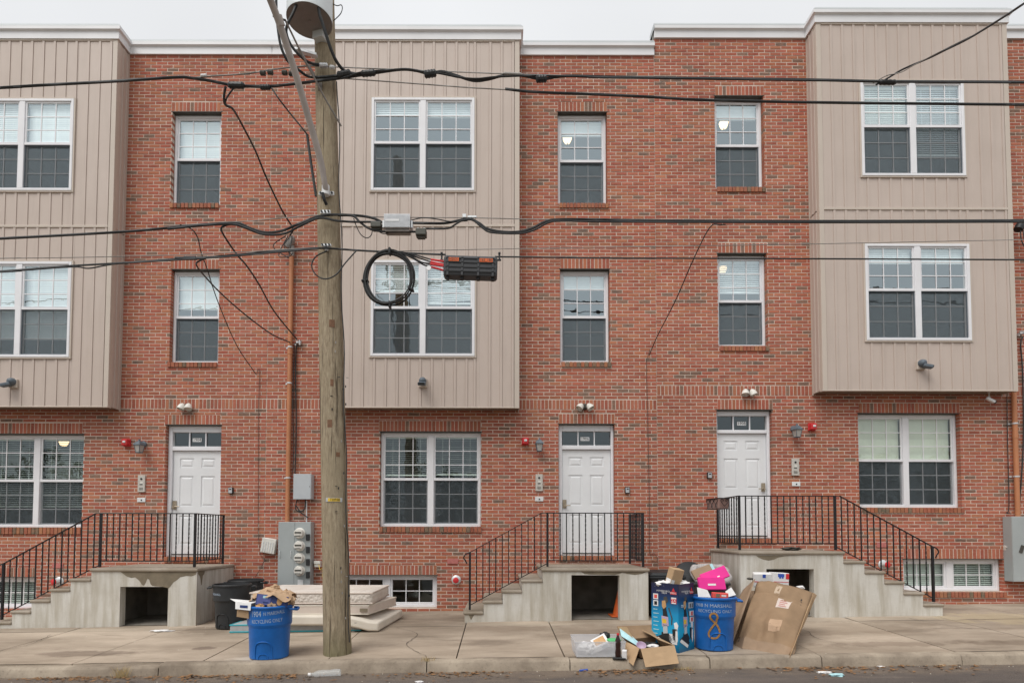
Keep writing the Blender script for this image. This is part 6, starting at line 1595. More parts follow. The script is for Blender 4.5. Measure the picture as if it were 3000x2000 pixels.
carton('shallow_box', 'flat brown box standing behind the pink folders', 'box', c1 + Vector((-.07, .10, .15)), (.3, .04, .13), Mp2, [M['kraft3'], ('f', .75, 1, -.6, .9, M['skyblue'])], .004)
carton('wrapper', 'coral red packet in the right blue bin', 'packet', (b8.x + .02, b8.y - .17, zt + .025), (.2, .06, .07), Matrix.Rotation(rad(3), 3, 'Y'), [M['coral'], ('f', -.6, -.1, -.6, .6, M['stain']), ('f', .1, .7, -.3, .3, M['paper'])], .006)
for i, (q, lb) in enumerate(((((-.24, -.12, .0), (-.1, -.19, .0), (-.13, -.15, .09), (-.24, -.08, .12)), 'grey crumpled sheet at the left rim of the right blue bin'), (((.1, -.19, .0), (.27, -.06, .02), (.24, .02, .11), (.12, -.1, .07)), 'white envelope at the right rim of the right blue bin'))):
    s = MB(); s.sheet([b8 + Vector((0, 0, .675)) + Vector(p) for p in q], .006); top(s.build('paper_sheet', M['paper']), lb, 'paper')

# ---- vacuum cleaner box
C0 = Gd(1989, 1913); dL, dR = Vector((-.26, .30, 0)), Vector((.27, .235, 0)); HB = .865
t = thing('product_box', 'tall blue vacuum cleaner box full of rubbish', 'box', tuple(C0))
M['bluebox'] = None
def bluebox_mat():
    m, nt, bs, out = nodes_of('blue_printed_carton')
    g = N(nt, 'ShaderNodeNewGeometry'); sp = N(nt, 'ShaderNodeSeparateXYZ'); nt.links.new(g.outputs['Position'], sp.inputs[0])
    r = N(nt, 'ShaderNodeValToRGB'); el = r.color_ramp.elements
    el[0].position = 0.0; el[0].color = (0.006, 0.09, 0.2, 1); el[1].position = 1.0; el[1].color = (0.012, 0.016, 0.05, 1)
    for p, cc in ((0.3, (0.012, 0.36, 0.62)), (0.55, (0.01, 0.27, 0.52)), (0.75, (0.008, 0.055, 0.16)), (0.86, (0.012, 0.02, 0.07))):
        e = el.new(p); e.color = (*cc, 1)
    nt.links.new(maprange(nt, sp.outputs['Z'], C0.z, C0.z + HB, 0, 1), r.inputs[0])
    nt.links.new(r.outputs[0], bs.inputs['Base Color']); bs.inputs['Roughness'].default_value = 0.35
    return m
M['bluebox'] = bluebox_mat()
A, B, Cc = C0 + dL, C0 + dR, C0 + dL + dR
up = Vector((0, 0, HB)); w_ = .006
nL_ = Vector((-dL.y, dL.x, 0)).normalized(); nL_ = nL_ if nL_.y < 0 else -nL_
nR_ = Vector((dR.y, -dR.x, 0)).normalized(); nR_ = nR_ if nR_.y < 0 else -nR_
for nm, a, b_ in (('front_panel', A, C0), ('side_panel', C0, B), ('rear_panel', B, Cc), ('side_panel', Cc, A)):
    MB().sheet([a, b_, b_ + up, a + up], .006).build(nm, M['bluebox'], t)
MB().sheet([C0 + Vector((0, .01, .02)), B + Vector((-.01, 0, .02)), Cc + Vector((0, -.01, .02)), A + Vector((.01, 0, .02))], .006).build('base_panel', M['kraft'], t)
def pr(side, u0, u1, v0, v1, mm, k=0, poly=None):
    o_, d, n_ = (A, C0 - A, nL_) if side == 'l' else (C0, dR, nR_)
    pts = poly or [(u0, v0), (u1, v0), (u1, v1), (u0, v1)]
    return MB().add([o_ + d * u + Vector((0, 0, v * HB)) + n_ * (.0055 + .0007 * k) for u, v in pts], [tuple(range(len(pts)))]).build('print', mm, t)
def prt(side, s, size, u, v, mm, k=2, sx=1.0):
    o_, d, n_ = (A, C0 - A, nL_) if side == 'l' else (C0, dR, nR_); dn = d.normalized()
    tx = MB(); text_on(tx, s, size, lambda a, b_: o_ + d * u + dn * a + Vector((0, 0, v * HB + b_)) + n_ * (.0055 + .0007 * k), sx); tx.build('lettering', mm, t)
for sd, f_ in (('l', 1.0), ('r', 1.0)):
    pr(sd, .72, .94, .845, .885, M['red'], 1); pr(sd, 0, 0, 0, 0, M['red'], 1, [(.77, .89), (.89, .89), (.83, .945)]); prt(sd, 'BISSELL', .03, .83, .866, M['paper'], 3)
    prt(sd, 'POWERFORCE', .03, .45, .885, M['paper'], 2); prt(sd, 'HELIX', .03, .5, .858, M['paper'], 2)
pr('l', .74, .94, .71, .80, M['red'], 1); pr('l', .75, .93, .785, .803, M['paper'], 2); pr('l', .76, .92, .712, .728, M['paper'], 2); prt('l', '2X', .06, .84, .757, M['paper'], 2)
for v in (.80, .70): pr('l', .07, .26, v - .045, v + .04, M['paper'], 1); pr('l', .11, .22, v - .03, v + .025, M['coral' if v > .75 else 'iron'], 2)
for k in range(7): pr('l', .07, .07 + .16 + .05 * (k % 2), .60 - .06 * k, .612 - .06 * k, M['skyblue'], 1)
pr('l', .66, .95, .12, .27, M['paper'], 1)
for k in range(4): pr('l', .7, .9, .15 + .025 * k, .16 + .025 * k, M['box_light'], 2)
def vac(sd, u0, u1):
    W = lambda u: u0 + (u1 - u0) * (.52 + (u - .6) * 1.2)
    Q = lambda pts, mm, k: pr(sd, 0, 0, 0, 0, mm, k, [(W(a), b) for a, b in pts])
    Q([(.5, .80), (.62, .81), (.66, .74), (.58, .70), (.5, .73)], M['lintel'], 1); Q([(.44, .74), (.56, .75), (.6, .66), (.5, .62), (.44, .66)], M['gold'], 2)
    Q([(.46, .66), (.58, .65), (.66, .5), (.62, .38), (.48, .38)], M['black'], 1); Q([(.42, .52), (.66, .51), (.68, .38), (.44, .36)], M['lilac'], 2)
    Q([(.44, .48), (.6, .47), (.6, .41), (.45, .41)], M['yellow'], 3); Q([(.47, .40), (.63, .39), (.64, .27), (.48, .26)], M['box_light'], 2)
    Q([(.42, .28), (.68, .27), (.8, .19), (.72, .12), (.4, .14)], M['black'], 1); Q([(.2, .165), (.3, .2), (.72, .095), (.66, .055)], M['paper'], 3); Q([(.22, .2), (.42, .24), (.8, .13), (.7, .09)], M['black'], 2)
    Q([(.66, .64), (.70, .65), (.82, .5), (.80, .4), (.76, .4), (.77, .5)], M['lintel'], 1)
    Q([(.86, .43), (.96, .45), (1.02, .40), (.98, .33), (.9, .33)], M['paper'], 2); Q([(.8, .34), (.96, .35), (1.0, .24), (.9, .16), (.82, .2)], M['black'], 2); Q([(.92, .32), (.99, .32), (1.0, .18), (.95, .12), (.91, .2)], M['paper'], 3)
vac('l', .12, .98); vac('r', .0, .9)
pr('r', .36, .56, .73, .755, M['black'], 1); pr('r', .12, .45, .655, .70, M['purple'], 1); pr('r', .14, .43, .685, .695, M['skyblue'], 2); pr('r', .14, .4, .663, .673, M['skyblue'], 2)
pr('r', .62, .95, .63, .72, M['box_light'], 1); pr('r', .7, .78, .64, .70, M['lintel'], 2); pr('r', .84, .9, .64, .70, M['lintel'], 2)
for v in (.55, .46): pr('r', .68, .96, v - .035, v + .04, M['paper'], 1); pr('r', .78, .9, v - .03, v + .03, M['coral'], 2)
for k in range(4): pr('r', .7, .95, .36 - .03 * k, .367 - .03 * k, M['skyblue'], 1)
Mk = Matrix.Rotation(rad(22), 3, 'Z') @ Matrix.Rotation(rad(9), 3, 'Y') @ Matrix.Rotation(rad(12), 3, 'X')
carton('parcel', 'small brown parcel sticking out of the vacuum cleaner box', 'parcel', C0 + Vector((.03, .26, HB + .07)), (.17, .12, .24), Mk, [M['kraft2'], ('l', -.9, .7, -.9, -.2, M['paper']), ('f', -.95, -.35, -.8, -.25, M['paper'])], .008)
for i, (dx, dy, lb) in enumerate(((-.12, .26, 'white torn paper in the left of the vacuum cleaner box'), (.14, .3, 'pale crumpled paper in the right of the vacuum cleaner box'))):
    top(rmesh('scrap', C0 + Vector((dx, dy, HB - .02)), (.11, .09, .05), 7.7 + i, M['paper'], None, 3, .4, 2.5), lb, 'paper')

# ---- carts and pet bed behind
def cart(base, w, d, h, label, lid_open, label_lid=True):
    t = thing('wheeled_cart', label, 'bin', tuple(base), 'black trash carts'); x, y, z = base
    MB().hexa([(x - w * .42, y - d * .42, z + .02), (x + w * .42, y - d * .42, z + .02), (x + w * .42, y + d * .42, z + .02), (x - w * .42, y + d * .42, z + .02)],
              [(x - w / 2, y - d / 2, z + h), (x + w / 2, y - d / 2, z + h), (x + w / 2, y + d / 2, z + h), (x - w / 2, y + d / 2, z + h)]).build('body', M['black_bin'], t, bevel=.025, seg=3)
    r = MB(); ring(r, x - w / 2 - .015, x + w / 2 + .015, 0, 0.001, .0, 0, 0)
    rm = MB(); rm.box(x - w / 2 - .018, x + w / 2 + .018, y - d / 2 - .018, y + d / 2 + .018, z + h - .05, z + h - .01); rm.build('rim', M['black_bin'], t, bevel=.012, seg=2)
    MB().tube([(x - w * .3, y - d / 2 - .03, z + h - .07), (x + w * .3, y - d / 2 - .03, z + h - .07)], .014, 8).build('handle', M['black_bin'], t, smooth=50)
    if lid_open:
        MB().lathe([(.27, 0), (.275, .02), (.25, .05), (.1, .07)], (x - w * .25, y + d * .42, z + h + .09), 28, Matrix.Rotation(rad(48), 3, 'X')).build('lid', M['black_bin'], t, smooth=40)
    else: MB().hexa([(x - w / 2 - .02, y - d / 2 - .02, z + h), (x + w / 2 + .02, y - d / 2 - .02, z + h), (x + w / 2 + .02, y + d / 2 + .02, z + h), (x - w / 2 - .02, y + d / 2 + .02, z + h)],
                    [(x - w / 2 + .03, y - d / 2 + .02, z + h + .05), (x + w / 2 - .03, y - d / 2 + .02, z + h + .05), (x + w / 2 - .03, y + d / 2, z + h + .07), (x - w / 2 + .03, y + d / 2, z + h + .07)]).build('lid', M['black_bin'], t, bevel=.012, seg=2)
    for s_ in (-1, 1): MB().lathe([(.1, -.025), (.1, .025)], (x + s_ * w * .44, y + d * .36, z + .1), 18, Matrix.Rotation(rad(90), 3, 'Y')).build('wheel', M['black'], t)
cA = Gd(1958, 1808); cart(cA + Vector((0, .28, 0)), .58, .55, .70, 'black trash cart behind the vacuum cleaner box', False)
cB = Gd(2082, 1812); cart(cB + Vector((0, .25, 0)), .62, .55, .60, 'black trash cart with open lid under the grey pet bed', True)
pc_ = cB + Vector((.06, .16, .70)); Mbed = Matrix.Rotation(rad(38), 3, 'X')
t = thing('pet_bed', 'grey plush pet bed dumped on a black trash cart', 'pet bed', tuple(pc_))
pts = []
for i in range(33):
    a = 2 * math.pi * i / 32; cx2, cy2 = math.cos(a), math.sin(a); e = .45
    pts.append(pc_ + Mbed @ Vector((.27 * math.copysign(abs(cx2) ** e, cx2), .17 * math.copysign(abs(cy2) ** e, cy2), .03)))
MB().tube(pts, [.062 + .008 * math.sin(i * 1.7) for i in range(33)], 12).build('bolster', M['plush'], t, smooth=60)
MB().obox(pc_ + Mbed @ Vector((0, 0, -.01)), (.48, .3, .06), Mbed).build('cushion', M['plush'], t, bevel=.025, seg=3)

# ---- traffic cone below the middle stoop
q = Gd(1818, 1797); q.x = P(1815, 1790, -.98).x; q.y = -.98; q.z = zg(q.x, q.y) + .008
t = thing('traffic_cone', 'orange traffic cone tucked under the middle stoop', 'cone', tuple(q))
MB().lathe([(.12, .02), (.028, .44), (.02, .45)], q, 24).build('cone', M['orange'], t, smooth=40); MB().box(q.x - .17, q.x + .17, q.y - .17, q.y + .17, q.z, q.z + .022).build('base', M['orange'], t, bevel=.006)

# ---- large flattened cardboard box
def cbp(px, py, Y): return P(px, py, Y)
fbl, fbm, ftr, ftl = Gd(2143, 1894), Gd(2313, 1925), P(2382, 1735, -2.95), P(2213, 1695, -2.9)
t = thing('cardboard_box', 'large crumpled brown cardboard box leaning in front of the right stoop', 'box', tuple((fbl + fbm) / 2))
def crease(u, v):
    k = .13 * min(1, (u + .03) / (.26 + .08 * (1 - v))) - .10
    if v < .34 - .2 * u + .12: k -= .07 * max(0, min(1, (u - .2) / .15)) * min(1, (.46 - .2 * u - v) / .12)
    k -= .05 * max(0, (u - .8) / .2) + .03 * max(0, 1 - abs(v - .84 + .1 * u) / .05)
    return k + .018 * noise.noise((u * 7, v * 3, 9)) + .012 * abs(noise.noise((u * 3 + v * 8, v * 6 - u * 3, 4)))
def warp_sheet(a, b, c, d, m, nm, amp, seed, parent, nu=14, nv=14, th=.006):
    mb = MB(); vs = []
    n = (b - a).cross(d - a).normalized()
    for j in range(nv + 1):
        for i in range(nu + 1):
            u, v = i / nu, j / nv; p = a * (1 - u) * (1 - v) + b * u * (1 - v) + c * u * v + d * (1 - u) * v
            e = math.sin(math.pi * u) ** .5 * math.sin(math.pi * v) ** .5
            k = amp * e * (.6 + noise.noise((u * 2.2 + seed, v * 2.2, seed)) + .55 * abs(noise.noise((u * 4 + seed, v * 4, seed * 2))))
            if nm == 'front_panel': k += crease(u, v)
            vs.append(p + n * k)
    w = nu + 1
    mb.add(vs, [(j * w + i, j * w + i + 1, (j + 1) * w + i + 1, (j + 1) * w + i) for j in range(nv) for i in range(nu)])
    o = mb.build(nm, m, parent, smooth=28)
    md = o.modifiers.new('thickness', 'SOLIDIFY'); md.thickness = th; md.offset = 1
    return o, n
back = Vector((.06, .42, .04)); bl2, br2 = fbl + Vector((-.06, .4, .02)), fbm + Vector((.1, .34, .02))
tl2, tr2 = P(2178, 1727, -2.45), P(2392, 1742, -2.55)
o, nf = warp_sheet(fbl, fbm, ftr, ftl, M['kraft'], 'front_panel', .085, 1.4, t, 28, 28)
warp_sheet(bl2, fbl, ftl, tl2, M['kraft3'], 'side_panel', .02, 2.2, t, 8, 8); warp_sheet(fbm, br2, tr2, ftr, M['kraft2'], 'side_panel', .03, 3.7, t, 8, 8); warp_sheet(br2, bl2, tl2, tr2, M['kraft3'], 'rear_panel', .02, 5.2, t, 6, 6)
def on_front(u, v, out=.03):
    p = fbl * (1 - u) * (1 - v) + fbm * u * (1 - v) + ftr * u * v + ftl * (1 - u) * v
    e = math.sin(math.pi * u) ** .5 * math.sin(math.pi * v) ** .5
    k = .085 * e * (.6 + noise.noise((u * 2.2 + 1.4, v * 2.2, 1.4)) + .55 * abs(noise.noise((u * 4 + 1.4, v * 4, 2.8))))
    return p + nf * (k + crease(u, v) + out)
def fpatch(u0, u1, v0, v1, mm, nm, out=.009, n=5):
    vs = [on_front(u0 + (u1 - u0) * i / n, v0 + (v1 - v0) * j / n, out) for j in range(n + 1) for i in range(n + 1)]
    return MB().add(vs, [(j * (n + 1) + i, j * (n + 1) + i + 1, (j + 1) * (n + 1) + i + 1, (j + 1) * (n + 1) + i) for j in range(n) for i in range(n)]).build(nm, mm, t)
M['tape'] = mat('packing_tape', (0.52, 0.4, 0.29), 0.25, 0.1, 9); M['lab'] = mat('shipping_label', (0.62, 0.52, 0.46), 0.6, 0.12, 9); M['kpatch'] = kraft_mat('pale_cardboard_patch', (0.56, 0.38, 0.25))
fpatch(.55, .78, .60, .74, M['lab'], 'shipping_label'); fpatch(.43, .52, .80, .95, M['tape'], 'tape'); fpatch(.54, .76, .28, .42, M['kpatch'], 'torn_patch'); fpatch(.0, 1, .0, .15, M['kraft3'], 'lower_flap', .012, 10)
for k in range(4): fpatch(.60, .73 - .03 * (k % 2), .62 + .027 * k, .63 + .027 * k, M['sign'], 'label_print', .011, 2)
tx = MB(); text_on(tx, '2', .075, lambda a, b: on_front(.055 + a * 1.3, .135 + b * 1.1, .02)); tx.build('lettering', M['ink'], t)
for k in range(3): fpatch(.88, .9, .73 + .035 * k, .755 + .035 * k, M['ink'], 'print', .010, 2)
MB().tube(spline([fbm + (br2 - fbm) * .5 + (ftr - fbm) * v + Vector((.03 + .03 * math.sin(v * 7), -.03, 0)) for v in (.62, .72, .8, .84)], 4), .012, 5).build('print', M['ink'], t)
# beer cartons on top
Mq = Matrix.Rotation(rad(4), 3, 'Z') @ Matrix.Rotation(rad(3), 3, 'Y')
cq = P(2281, 1703, -2.72)
t2 = carton('beer_carton', 'white beer carton with blue ribbon sticking out of the large box', 'carton', cq, (.23, .14, .26), Mq, [M['paper'], ('f', -.96, .96, -.02, .05, M['red']), ('f', .55, .97, .35, .95, M['red']), ('f', -.45, .35, .55, .9, M['blue_ink']), ('f', -.3, -.05, .4, .55, M['blue_ink']), ('f', .05, .25, .4, .55, M['blue_ink'])], .006, 'beer cartons')
cq2 = P(2232, 1697, -2.66)
carton('beer_carton', 'torn white beer carton at the left of the large box top', 'carton', cq2, (.24, .1, .2), Matrix.Rotation(rad(-14), 3, 'Z') @ Matrix.Rotation(rad(10), 3, 'X'), [M['paper'], ('f', -.9, .9, -.25, -.12, M['red']), ('f', .0, .35, .4, .9, M['blue_ink'])], .01, 'beer cartons')
s = MB(); s.sheet([P(2252, 1714, -2.94), P(2284, 1708, -2.94), P(2296, 1720, -2.98), P(2262, 1722, -2.98)], .006); top(s.build('paper_sheet', M['paper']), 'folded white leaflet in front of the beer cartons', 'paper')
top(rmesh('scrap', P(2345, 1722, -2.7), (.06, .05, .04), 1.9, M['paper'], None, 2, .4, 2.5), 'white scrap poking out of the large box right side', 'paper')
top(rmesh('scrap', P(2198, 1694, -2.6), (.06, .05, .02), 9.9, M['lintel'], None, 2, .4, 2.5), 'dark scrap at the left end of the large box top', 'paper')

# ---- translucent storage tub
tf0, tf1 = Gd(1689, 1925), Gd(1828, 1924)
t = thing('storage_tub', 'translucent plastic storage tub of rubbish at the kerb', 'tub', tuple((tf0 + tf1) / 2))
dB = Vector((.0, .42, .014)); hT = .185; fl_ = Vector((0, 0, .006)); u4 = Vector((0, 0, hT))
f0, f1, r0, r1 = tf0 + fl_, tf1 + fl_, tf0 + dB + fl_, tf1 + dB + fl_
fo = .02
for nm, a, b_, oa, ob in (('front_wall', f0, f1, Vector((-fo, -fo, 0)), Vector((fo, -fo, 0))), ('side_wall', r0, f0, Vector((-fo, fo, 0)), Vector((-fo, -fo, 0))), ('side_wall', f1, r1, Vector((fo, -fo, 0)), Vector((fo, fo, 0))), ('rear_wall', r1, r0, Vector((fo, fo, 0)), Vector((-fo, fo, 0)))):
    MB().sheet([a, b_, b_ + u4 + ob, a + u4 + oa], .004).build(nm, M['frost'], t)
MB().sheet([f0 + fl_, f1 + fl_, r1 + fl_, r0 + fl_], .004).build('floor', M['frost'], t)
rimp = [f0 + u4 + Vector((-fo, -fo, 0)), f1 + u4 + Vector((fo, -fo, 0)), r1 + u4 + Vector((fo, fo, 0)), r0 + u4 + Vector((-fo, fo, 0))]
MB().tube(rimp + [rimp[0]], .007, 6).build('rim', M['frost'], t)
tb = (f0 + r0) / 2
top(rmesh('plastic_bag', tb + Vector((.14, -.06, .08)), (.12, .12, .08), 3.3, M['paper'], None, 3, .3, 2), 'white plastic bag in the left of the storage tub', 'bag')
carton('picture_frame', 'white frame leaning inside the storage tub', 'frame', tb + Vector((.33, .02, .14)), (.2, .02, .16), Matrix.Rotation(rad(-28), 3, 'Y') @ Matrix.Rotation(rad(-45), 3, 'X'), [M['paper'], ('f', -.7, .7, -.7, .7, M['gold'])])
carton('carton', 'pale flat carton lying in front inside the storage tub', 'carton', tb + Vector((.3, -.12, .09)), (.26, .07, .06), Matrix.Rotation(rad(-24), 3, 'Y'), [M['paper'], ('f', .2, .8, -.7, .6, M['box_light'])])
top(rmesh('plastic_bag', tb + Vector((.41, .12, .2)), (.075, .06, .05), 6.1, M['black'], None, 3, .4, 2.5), 'black plastic bag at the back of the storage tub', 'bag')
q = tb + Vector((.5, -.02, .012)); t2 = thing('plastic_cup', 'clear tub with green lid inside the storage tub', 'tub', tuple(q))
MB().lathe([(.07, 0), (.085, .15)], q, 20).build('cup', M['frost'], t2, smooth=40); MB().lathe([(.09, .15), (.09, .165), (.08, .17)], q, 20).build('lid', M['green_lid'], t2, smooth=40)
def bottle(base, h, label, name, body, capm, lying=None, cap_h=.02):
    t = thing(name, label, 'bottle', tuple(base)); Mx = lying or Matrix.Identity(3); k = h / .28
    prof = [(.022 * k, 0), (.034 * k, .006 * k), (.036 * k, .06 * k), (.031 * k, .1 * k), (.036 * k, .15 * k), (.034 * k, .19 * k), (.015 * k, .245 * k), (.013 * k, .26 * k)]
    MB().lathe(prof, base, 20, Mx).build('body', body, t, smooth=50); MB().lathe([(.016 * k, .258 * k), (.016 * k, .28 * k)], base, 14, Mx).build('cap', capm, t); return t
qb = Gd(1813, 1927); bottle(qb + Vector((0, .05, .006)), .29, 'cola bottle with red cap at the right end of the storage tub', 'drink_bottle', M['cola'], M['red'])
q = Gd(1831, 1930); carton('small_box', 'small white box beside the cola bottle', 'box', q + Vector((0, .02, .055)), (.055, .06, .105), Matrix.Rotation(rad(-20), 3, 'Z') @ Matrix.Rotation(rad(8), 3, 'X'), [M['paper'], ('l', -.6, .6, -.7, .7, M['box_light'])])
q = Gd(1815, 1931); s = MB(); s.obox(q + Vector((0, .02, .012)), (.16, .05, .018), Matrix.Rotation(rad(-8), 3, 'Z')); top(s.build('plastic_tray', M['black'], bevel=.005), 'black plastic tray under the cola bottle', 'tray')

# ---- open cardboard box tipping over the kerb
t = thing('cardboard_box', 'open brown cardboard box tipping over the kerb', 'box', tuple(Gd(1920, 1925)))
def pg(px, py, Y): return P(px, py, Y)
a = pg(1877, 1899, -3.98); b_ = pg(1976, 1889, -3.9); c_ = pg(1989, 1942, -4.02); d_ = pg(1891, 1953, -4.08)
def shp(nm, pts, m): MB().sheet(pts, .006).build(nm, M[m], t)
shp('hanging_flap', [d_, c_, b_, a], 'kraft2')
f0, f1 = Gd(1884, 1934) , Gd(1982, 1924); f0, f1 = Vector((a.x + .02, -3.9, zg(a.x, -3.9) + .012)), Vector((b_.x + .03, -3.82, zg(b_.x, -3.8) + .012))
a2, b2 = a + Vector((.0, .02, -.004)), b_ + Vector((0, .02, -.004))
shp('front_wall', [f0, f1, b2, a2], 'kraft')
r0_, r1_ = f0 + Vector((-.12, .42, .015)), f1 + Vector((-.1, .44, .015))
ra, rb = a2 + Vector((-.12, .42, .03)), b2 + Vector((-.1, .44, .03))
shp('side_wall', [r0_, f0, a2, ra], 'kraft3'); shp('side_wall', [f1, r1_, rb, b2], 'kraft2'); shp('rear_wall', [r1_, r0_, ra, rb], 'kraft'); shp('floor', [f0, f1, r1_, r0_], 'kraft3')
shp('flap', [a2 + (ra - a2) * .05, ra - (ra - a2) * .05, ra + Vector((-.13, .02, -.12)), a2 + Vector((-.10, -.06, -.19))], 'kraft2')
shp('flap', [ra, rb, rb + Vector((.0, .12, .13)), ra + Vector((-.06, .1, .16))], 'kraft')
shp('flap', [b2, rb, rb + Vector((-.18, .0, .085)), b2 + Vector((-.15, .06, .05))], 'kraft2')
shp('flap', [ra + Vector((.0, -.02, 0)), ra + Vector((.12, -.14, .0)), ra + Vector((.04, -.04, .17)), ra + Vector((-.05, .05, .16))], 'kraft2')
mid = (a2 + b2 + ra + rb) / 4
top(rmesh('plastic_bag', mid + Vector((.04, .1, -.08)), (.15, .12, .07), 4.4, M['black'], None, 3, .35, 2.4), 'black plastic bag inside the open cardboard box', 'bag')
q = mid + Vector((-.12, -.12, -.03)); top(MB().lathe([(.03, -.03), (.05, .0), (.062, .03), (.058, .03), (.045, .0), (.02, -.025)], q, 20, Matrix.Rotation(rad(35), 3, 'X')).build('plastic_bowl', M['lilac'], smooth=50), 'lilac plastic bowl in the open cardboard box', 'bowl')
top(rmesh('scrap', mid + Vector((.03, -.1, -.03)), (.08, .05, .03), 8.4, M['paper'], None, 2, .4, 2.5), 'white crumpled paper in the open cardboard box', 'paper')
s = MB(); s.sheet([P(1815, 1838, -3.5), P(1830, 1843, -3.52), P(1875, 1884, -3.72), P(1866, 1890, -3.78), P(1820, 1862, -3.62)], .006); top(s.build('leaflet', M['skyblue']), 'pale turquoise leaflet leaning on the open cardboard box', 'leaflet')

# ---- hairline cracks in the pavement
for (pts, wd) in (([(-6.9, -2.0), (-6.7, -2.6), (-6.75, -3.1), (-6.5, -3.7)], .006), ([(-1.6, -1.8), (-1.2, -2.3), (-1.25, -3.0), (-.9, -3.7)], .005), ([(4.1, -1.9), (4.5, -2.4), (4.4, -3.0), (4.8, -3.6)], .005), ([(6.6, -1.6), (6.9, -2.4), (7.4, -2.7)], .006), ([(-3.4, -2.6), (-2.9, -2.9), (-2.4, -2.8)], .005)):
    cr = spline([Vector((x, y, 0)) for x, y in pts], 8); vs = []
    for i, q in enumerate(cr):
        x = q.x + .03 * noise.noise((q.x * 9, q.y * 9, 1)); y = q.y + .03 * noise.noise((q.x * 9, q.y * 9, 5)); w = wd * (.5 + abs(noise.noise((x * 6, y * 6, 2)))); z = zg(x, y) + .009
        vs += [(x - w, y, z), (x + w, y, z)]
    MB().add(vs, [(2 * i, 2 * i + 1, 2 * i + 3, 2 * i + 2) for i in range(len(cr) - 1)]).build('crack', M['joint'], pav)
# ---- litter
q = Gd(925, 1967, True); q2 = Gd(955, 1963, True); bottle(Vector((P(1000, 1962, KERB_Y - .12).x, KERB_Y - .13, zg(-2, KERB_Y - .1) + .045)), .38, 'clear plastic bottle lying in the gutter below the pole', 'drink_bottle', M['clear'], M['paper'], Matrix.Rotation(rad(8), 3, 'Z') @ Matrix.Rotation(rad(-92), 3, 'Y'))
def litter(px, py, w, d, label, mm, seed, street=True, h=.02, cat='litter'):
    g_ = Gd(px, py, street); return top(rmesh('litter', g_ + Vector((0, 0, h * .7)), (w, d, h), seed, M[mm], None, 3, .5, 2.2), label, cat, 'scraps of litter')
litter(473, 1848, .19, .05, 'white crumpled tissue on the pavement before the left stoop', 'paper', 1.3, False, .015)
litter(2243, 1953, .06, .03, 'small white wrapper in the gutter below the large box', 'paper', 2.6); litter(2415, 1971, .085, .03, 'white paper scrap in the road right of the large box', 'paper', 3.9, True, .014); litter(2452, 1979, .085, .045, 'flattened pale green can in the road at lower right', 'skyblue', 4.2, True, .018)
litter(2580, 1953, .05, .02, 'tiny white scrap in the gutter before the right stairs', 'paper', 5.5, True, .01); litter(1228, 1998, .05, .02, 'white scrap at the bottom edge of the road', 'paper', 6.8, True, .012); litter(2760, 1950, .05, .02, 'pale scrap in the gutter at far right', 'kraft2', 6.1, True, .01)
q = Gd(1710, 1965, True); s = MB(); s.tube([q + Vector((-.05, -.02, .012)), q + Vector((.05, .03, .012))], .012, 8); top(s.build('lighter', M['blue_ink'], smooth=50), 'small blue plastic stick in the gutter', 'litter')
qd = P(2318, 1603, -.9); s = rmesh('doormat', qd + Vector((0, 0, -.02)), (.17, .1, .035), 7.7, M['lintel'], None, 3, .4, 2.5); top(s, 'dark rumpled mat on the right landing', 'mat')
# leaves and grit along the gutter, thicker in drifts
rg = random.Random(11); mb = MB()
for _ in range(4200):
    x = rg.uniform(-9, 9); y = KERB_Y - .02 - abs(rg.gauss(0, .16)); dens = noise.noise((x * .9, 4, 1)) + .25
    if rg.random() > max(.05, dens * 1.6): continue
    z = zg(x, y) + .006; s_ = rg.uniform(.005, .026); a = rg.uniform(0, 6.28); l = rg.uniform(1, 2.2); ti = rg.uniform(-.5, .5)
    u = Vector((math.cos(a), math.sin(a), ti * .4)) * s_ * l; v = Vector((-math.sin(a), math.cos(a), ti)) * s_ * .7; c = Vector((x, y, z + s_ * .4))
    mb.add([c - u, c - v, c + u, c + v], [(0, 1, 2, 3)])
o = mb.build('gutter_leaves', M['leaf']); tag(o, 'dead brown leaves scattered along the gutter', kind='stuff')
mb = MB()
for _ in range(260):
    x = rg.uniform(-9, 9); y = rg.uniform(-6.6, KERB_Y + 3.6) if rg.random() < .5 else KERB_Y - .05 - abs(rg.gauss(0, .3))
    z = (zg(x, y) if y < KERB_Y or y > KERB_Y + .2 else zg(x, KERB_Y + .2)) + .005; s_ = rg.uniform(.0015, .006); a = rg.uniform(0, 6.28)
    u = Vector((math.cos(a), math.sin(a), .1)) * s_ * 1.4; v = Vector((-math.sin(a), math.cos(a), .3)) * s_; c = Vector((x, y, z))
    mb.add([c - u, c - v, c + u, c + v + Vector((0, 0, .004))], [(0, 1, 2, 3)])
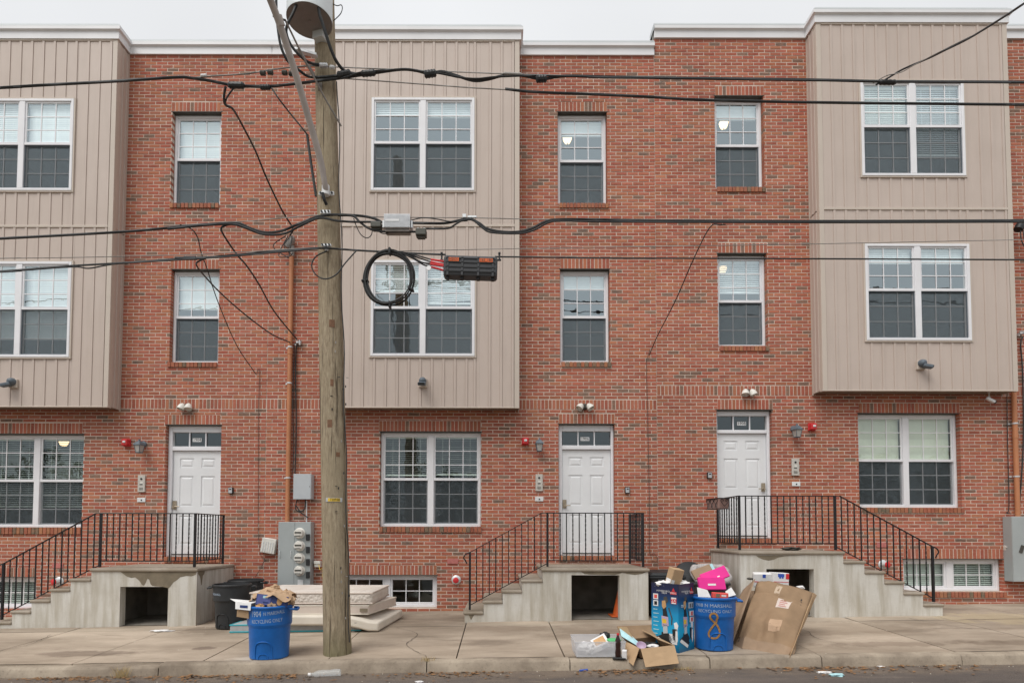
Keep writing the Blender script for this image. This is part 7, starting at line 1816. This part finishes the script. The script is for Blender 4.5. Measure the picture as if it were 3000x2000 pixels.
o = mb.build('road_grit', M['foam']); tag(o, 'pale grit and paper flecks on road and pavement', kind='stuff')
def tuft(px, py, n, h, label, street=True):
    g_ = Gd(px, py, street); mb = MB()
    for k in range(n):
        a = rg.uniform(0, 6.28); l = h * rg.uniform(.4, 1.1); b = g_ + Vector((rg.gauss(0, .05), rg.gauss(0, .02), 0)); tip = b + Vector((math.cos(a) * l * .6, math.sin(a) * l * .3, l)); md = (b + tip) / 2 + Vector((0, 0, l * .18)); w = Vector((.0025, 0, 0))
        mb.add([b - w, b + w, md + w, md - w, tip], [(0, 1, 2, 3), (3, 2, 4)])
    return top(mb.build('dry_weed', M['straw']), label, 'weed', 'dry weeds at the kerb')
tuft(352, 1985, 60, .15, 'dry straw weed tuft at the left kerb'); tuft(1252, 1935, 30, .06, 'small dry weed in the kerb joint right of the pole', False); tuft(2000, 1962, 30, .05, 'low dry weeds in the gutter below the vacuum cleaner box'); tuft(2660, 1768, 20, .05, 'dry weed at the foot of the wall behind the right stairs', False)

# ---- trees across the street, seen only in the windows
mb = MB(); rt_ = random.Random(5)
for k in range(26):
    cx2, cy2 = -42 + 84 * k / 25 + rt_.uniform(-1, 1), rt_.uniform(-36, -29); h2 = rt_.uniform(4.5, 8.2); r2 = rt_.uniform(1.8, 2.8)
    for _ in range(420):
        d = Vector((rt_.gauss(0, 1), rt_.gauss(0, 1), rt_.gauss(0, 1))).normalized() * rt_.random() ** .4
        p = Vector((cx2, cy2, h2 * .55)) + Vector((d.x * r2, d.y * r2, d.z * h2 * .48)); s_ = rt_.uniform(.12, .3); u = Vector((rt_.gauss(0, 1), rt_.gauss(0, 1), rt_.gauss(0, 1))).normalized() * s_; v = u.orthogonal().normalized() * s_ * .7
        mb.add([p - u, p - v, p + u, p + v], [(0, 1, 2, 3)])
M['foliage'] = mat('far_foliage', (0.05, 0.085, 0.03), 0.8, 0.4, 0.8)
o = mb.build('far_trees', M['foliage']); tag(o, 'far green trees across the street mirrored in the windows', kind='stuff')
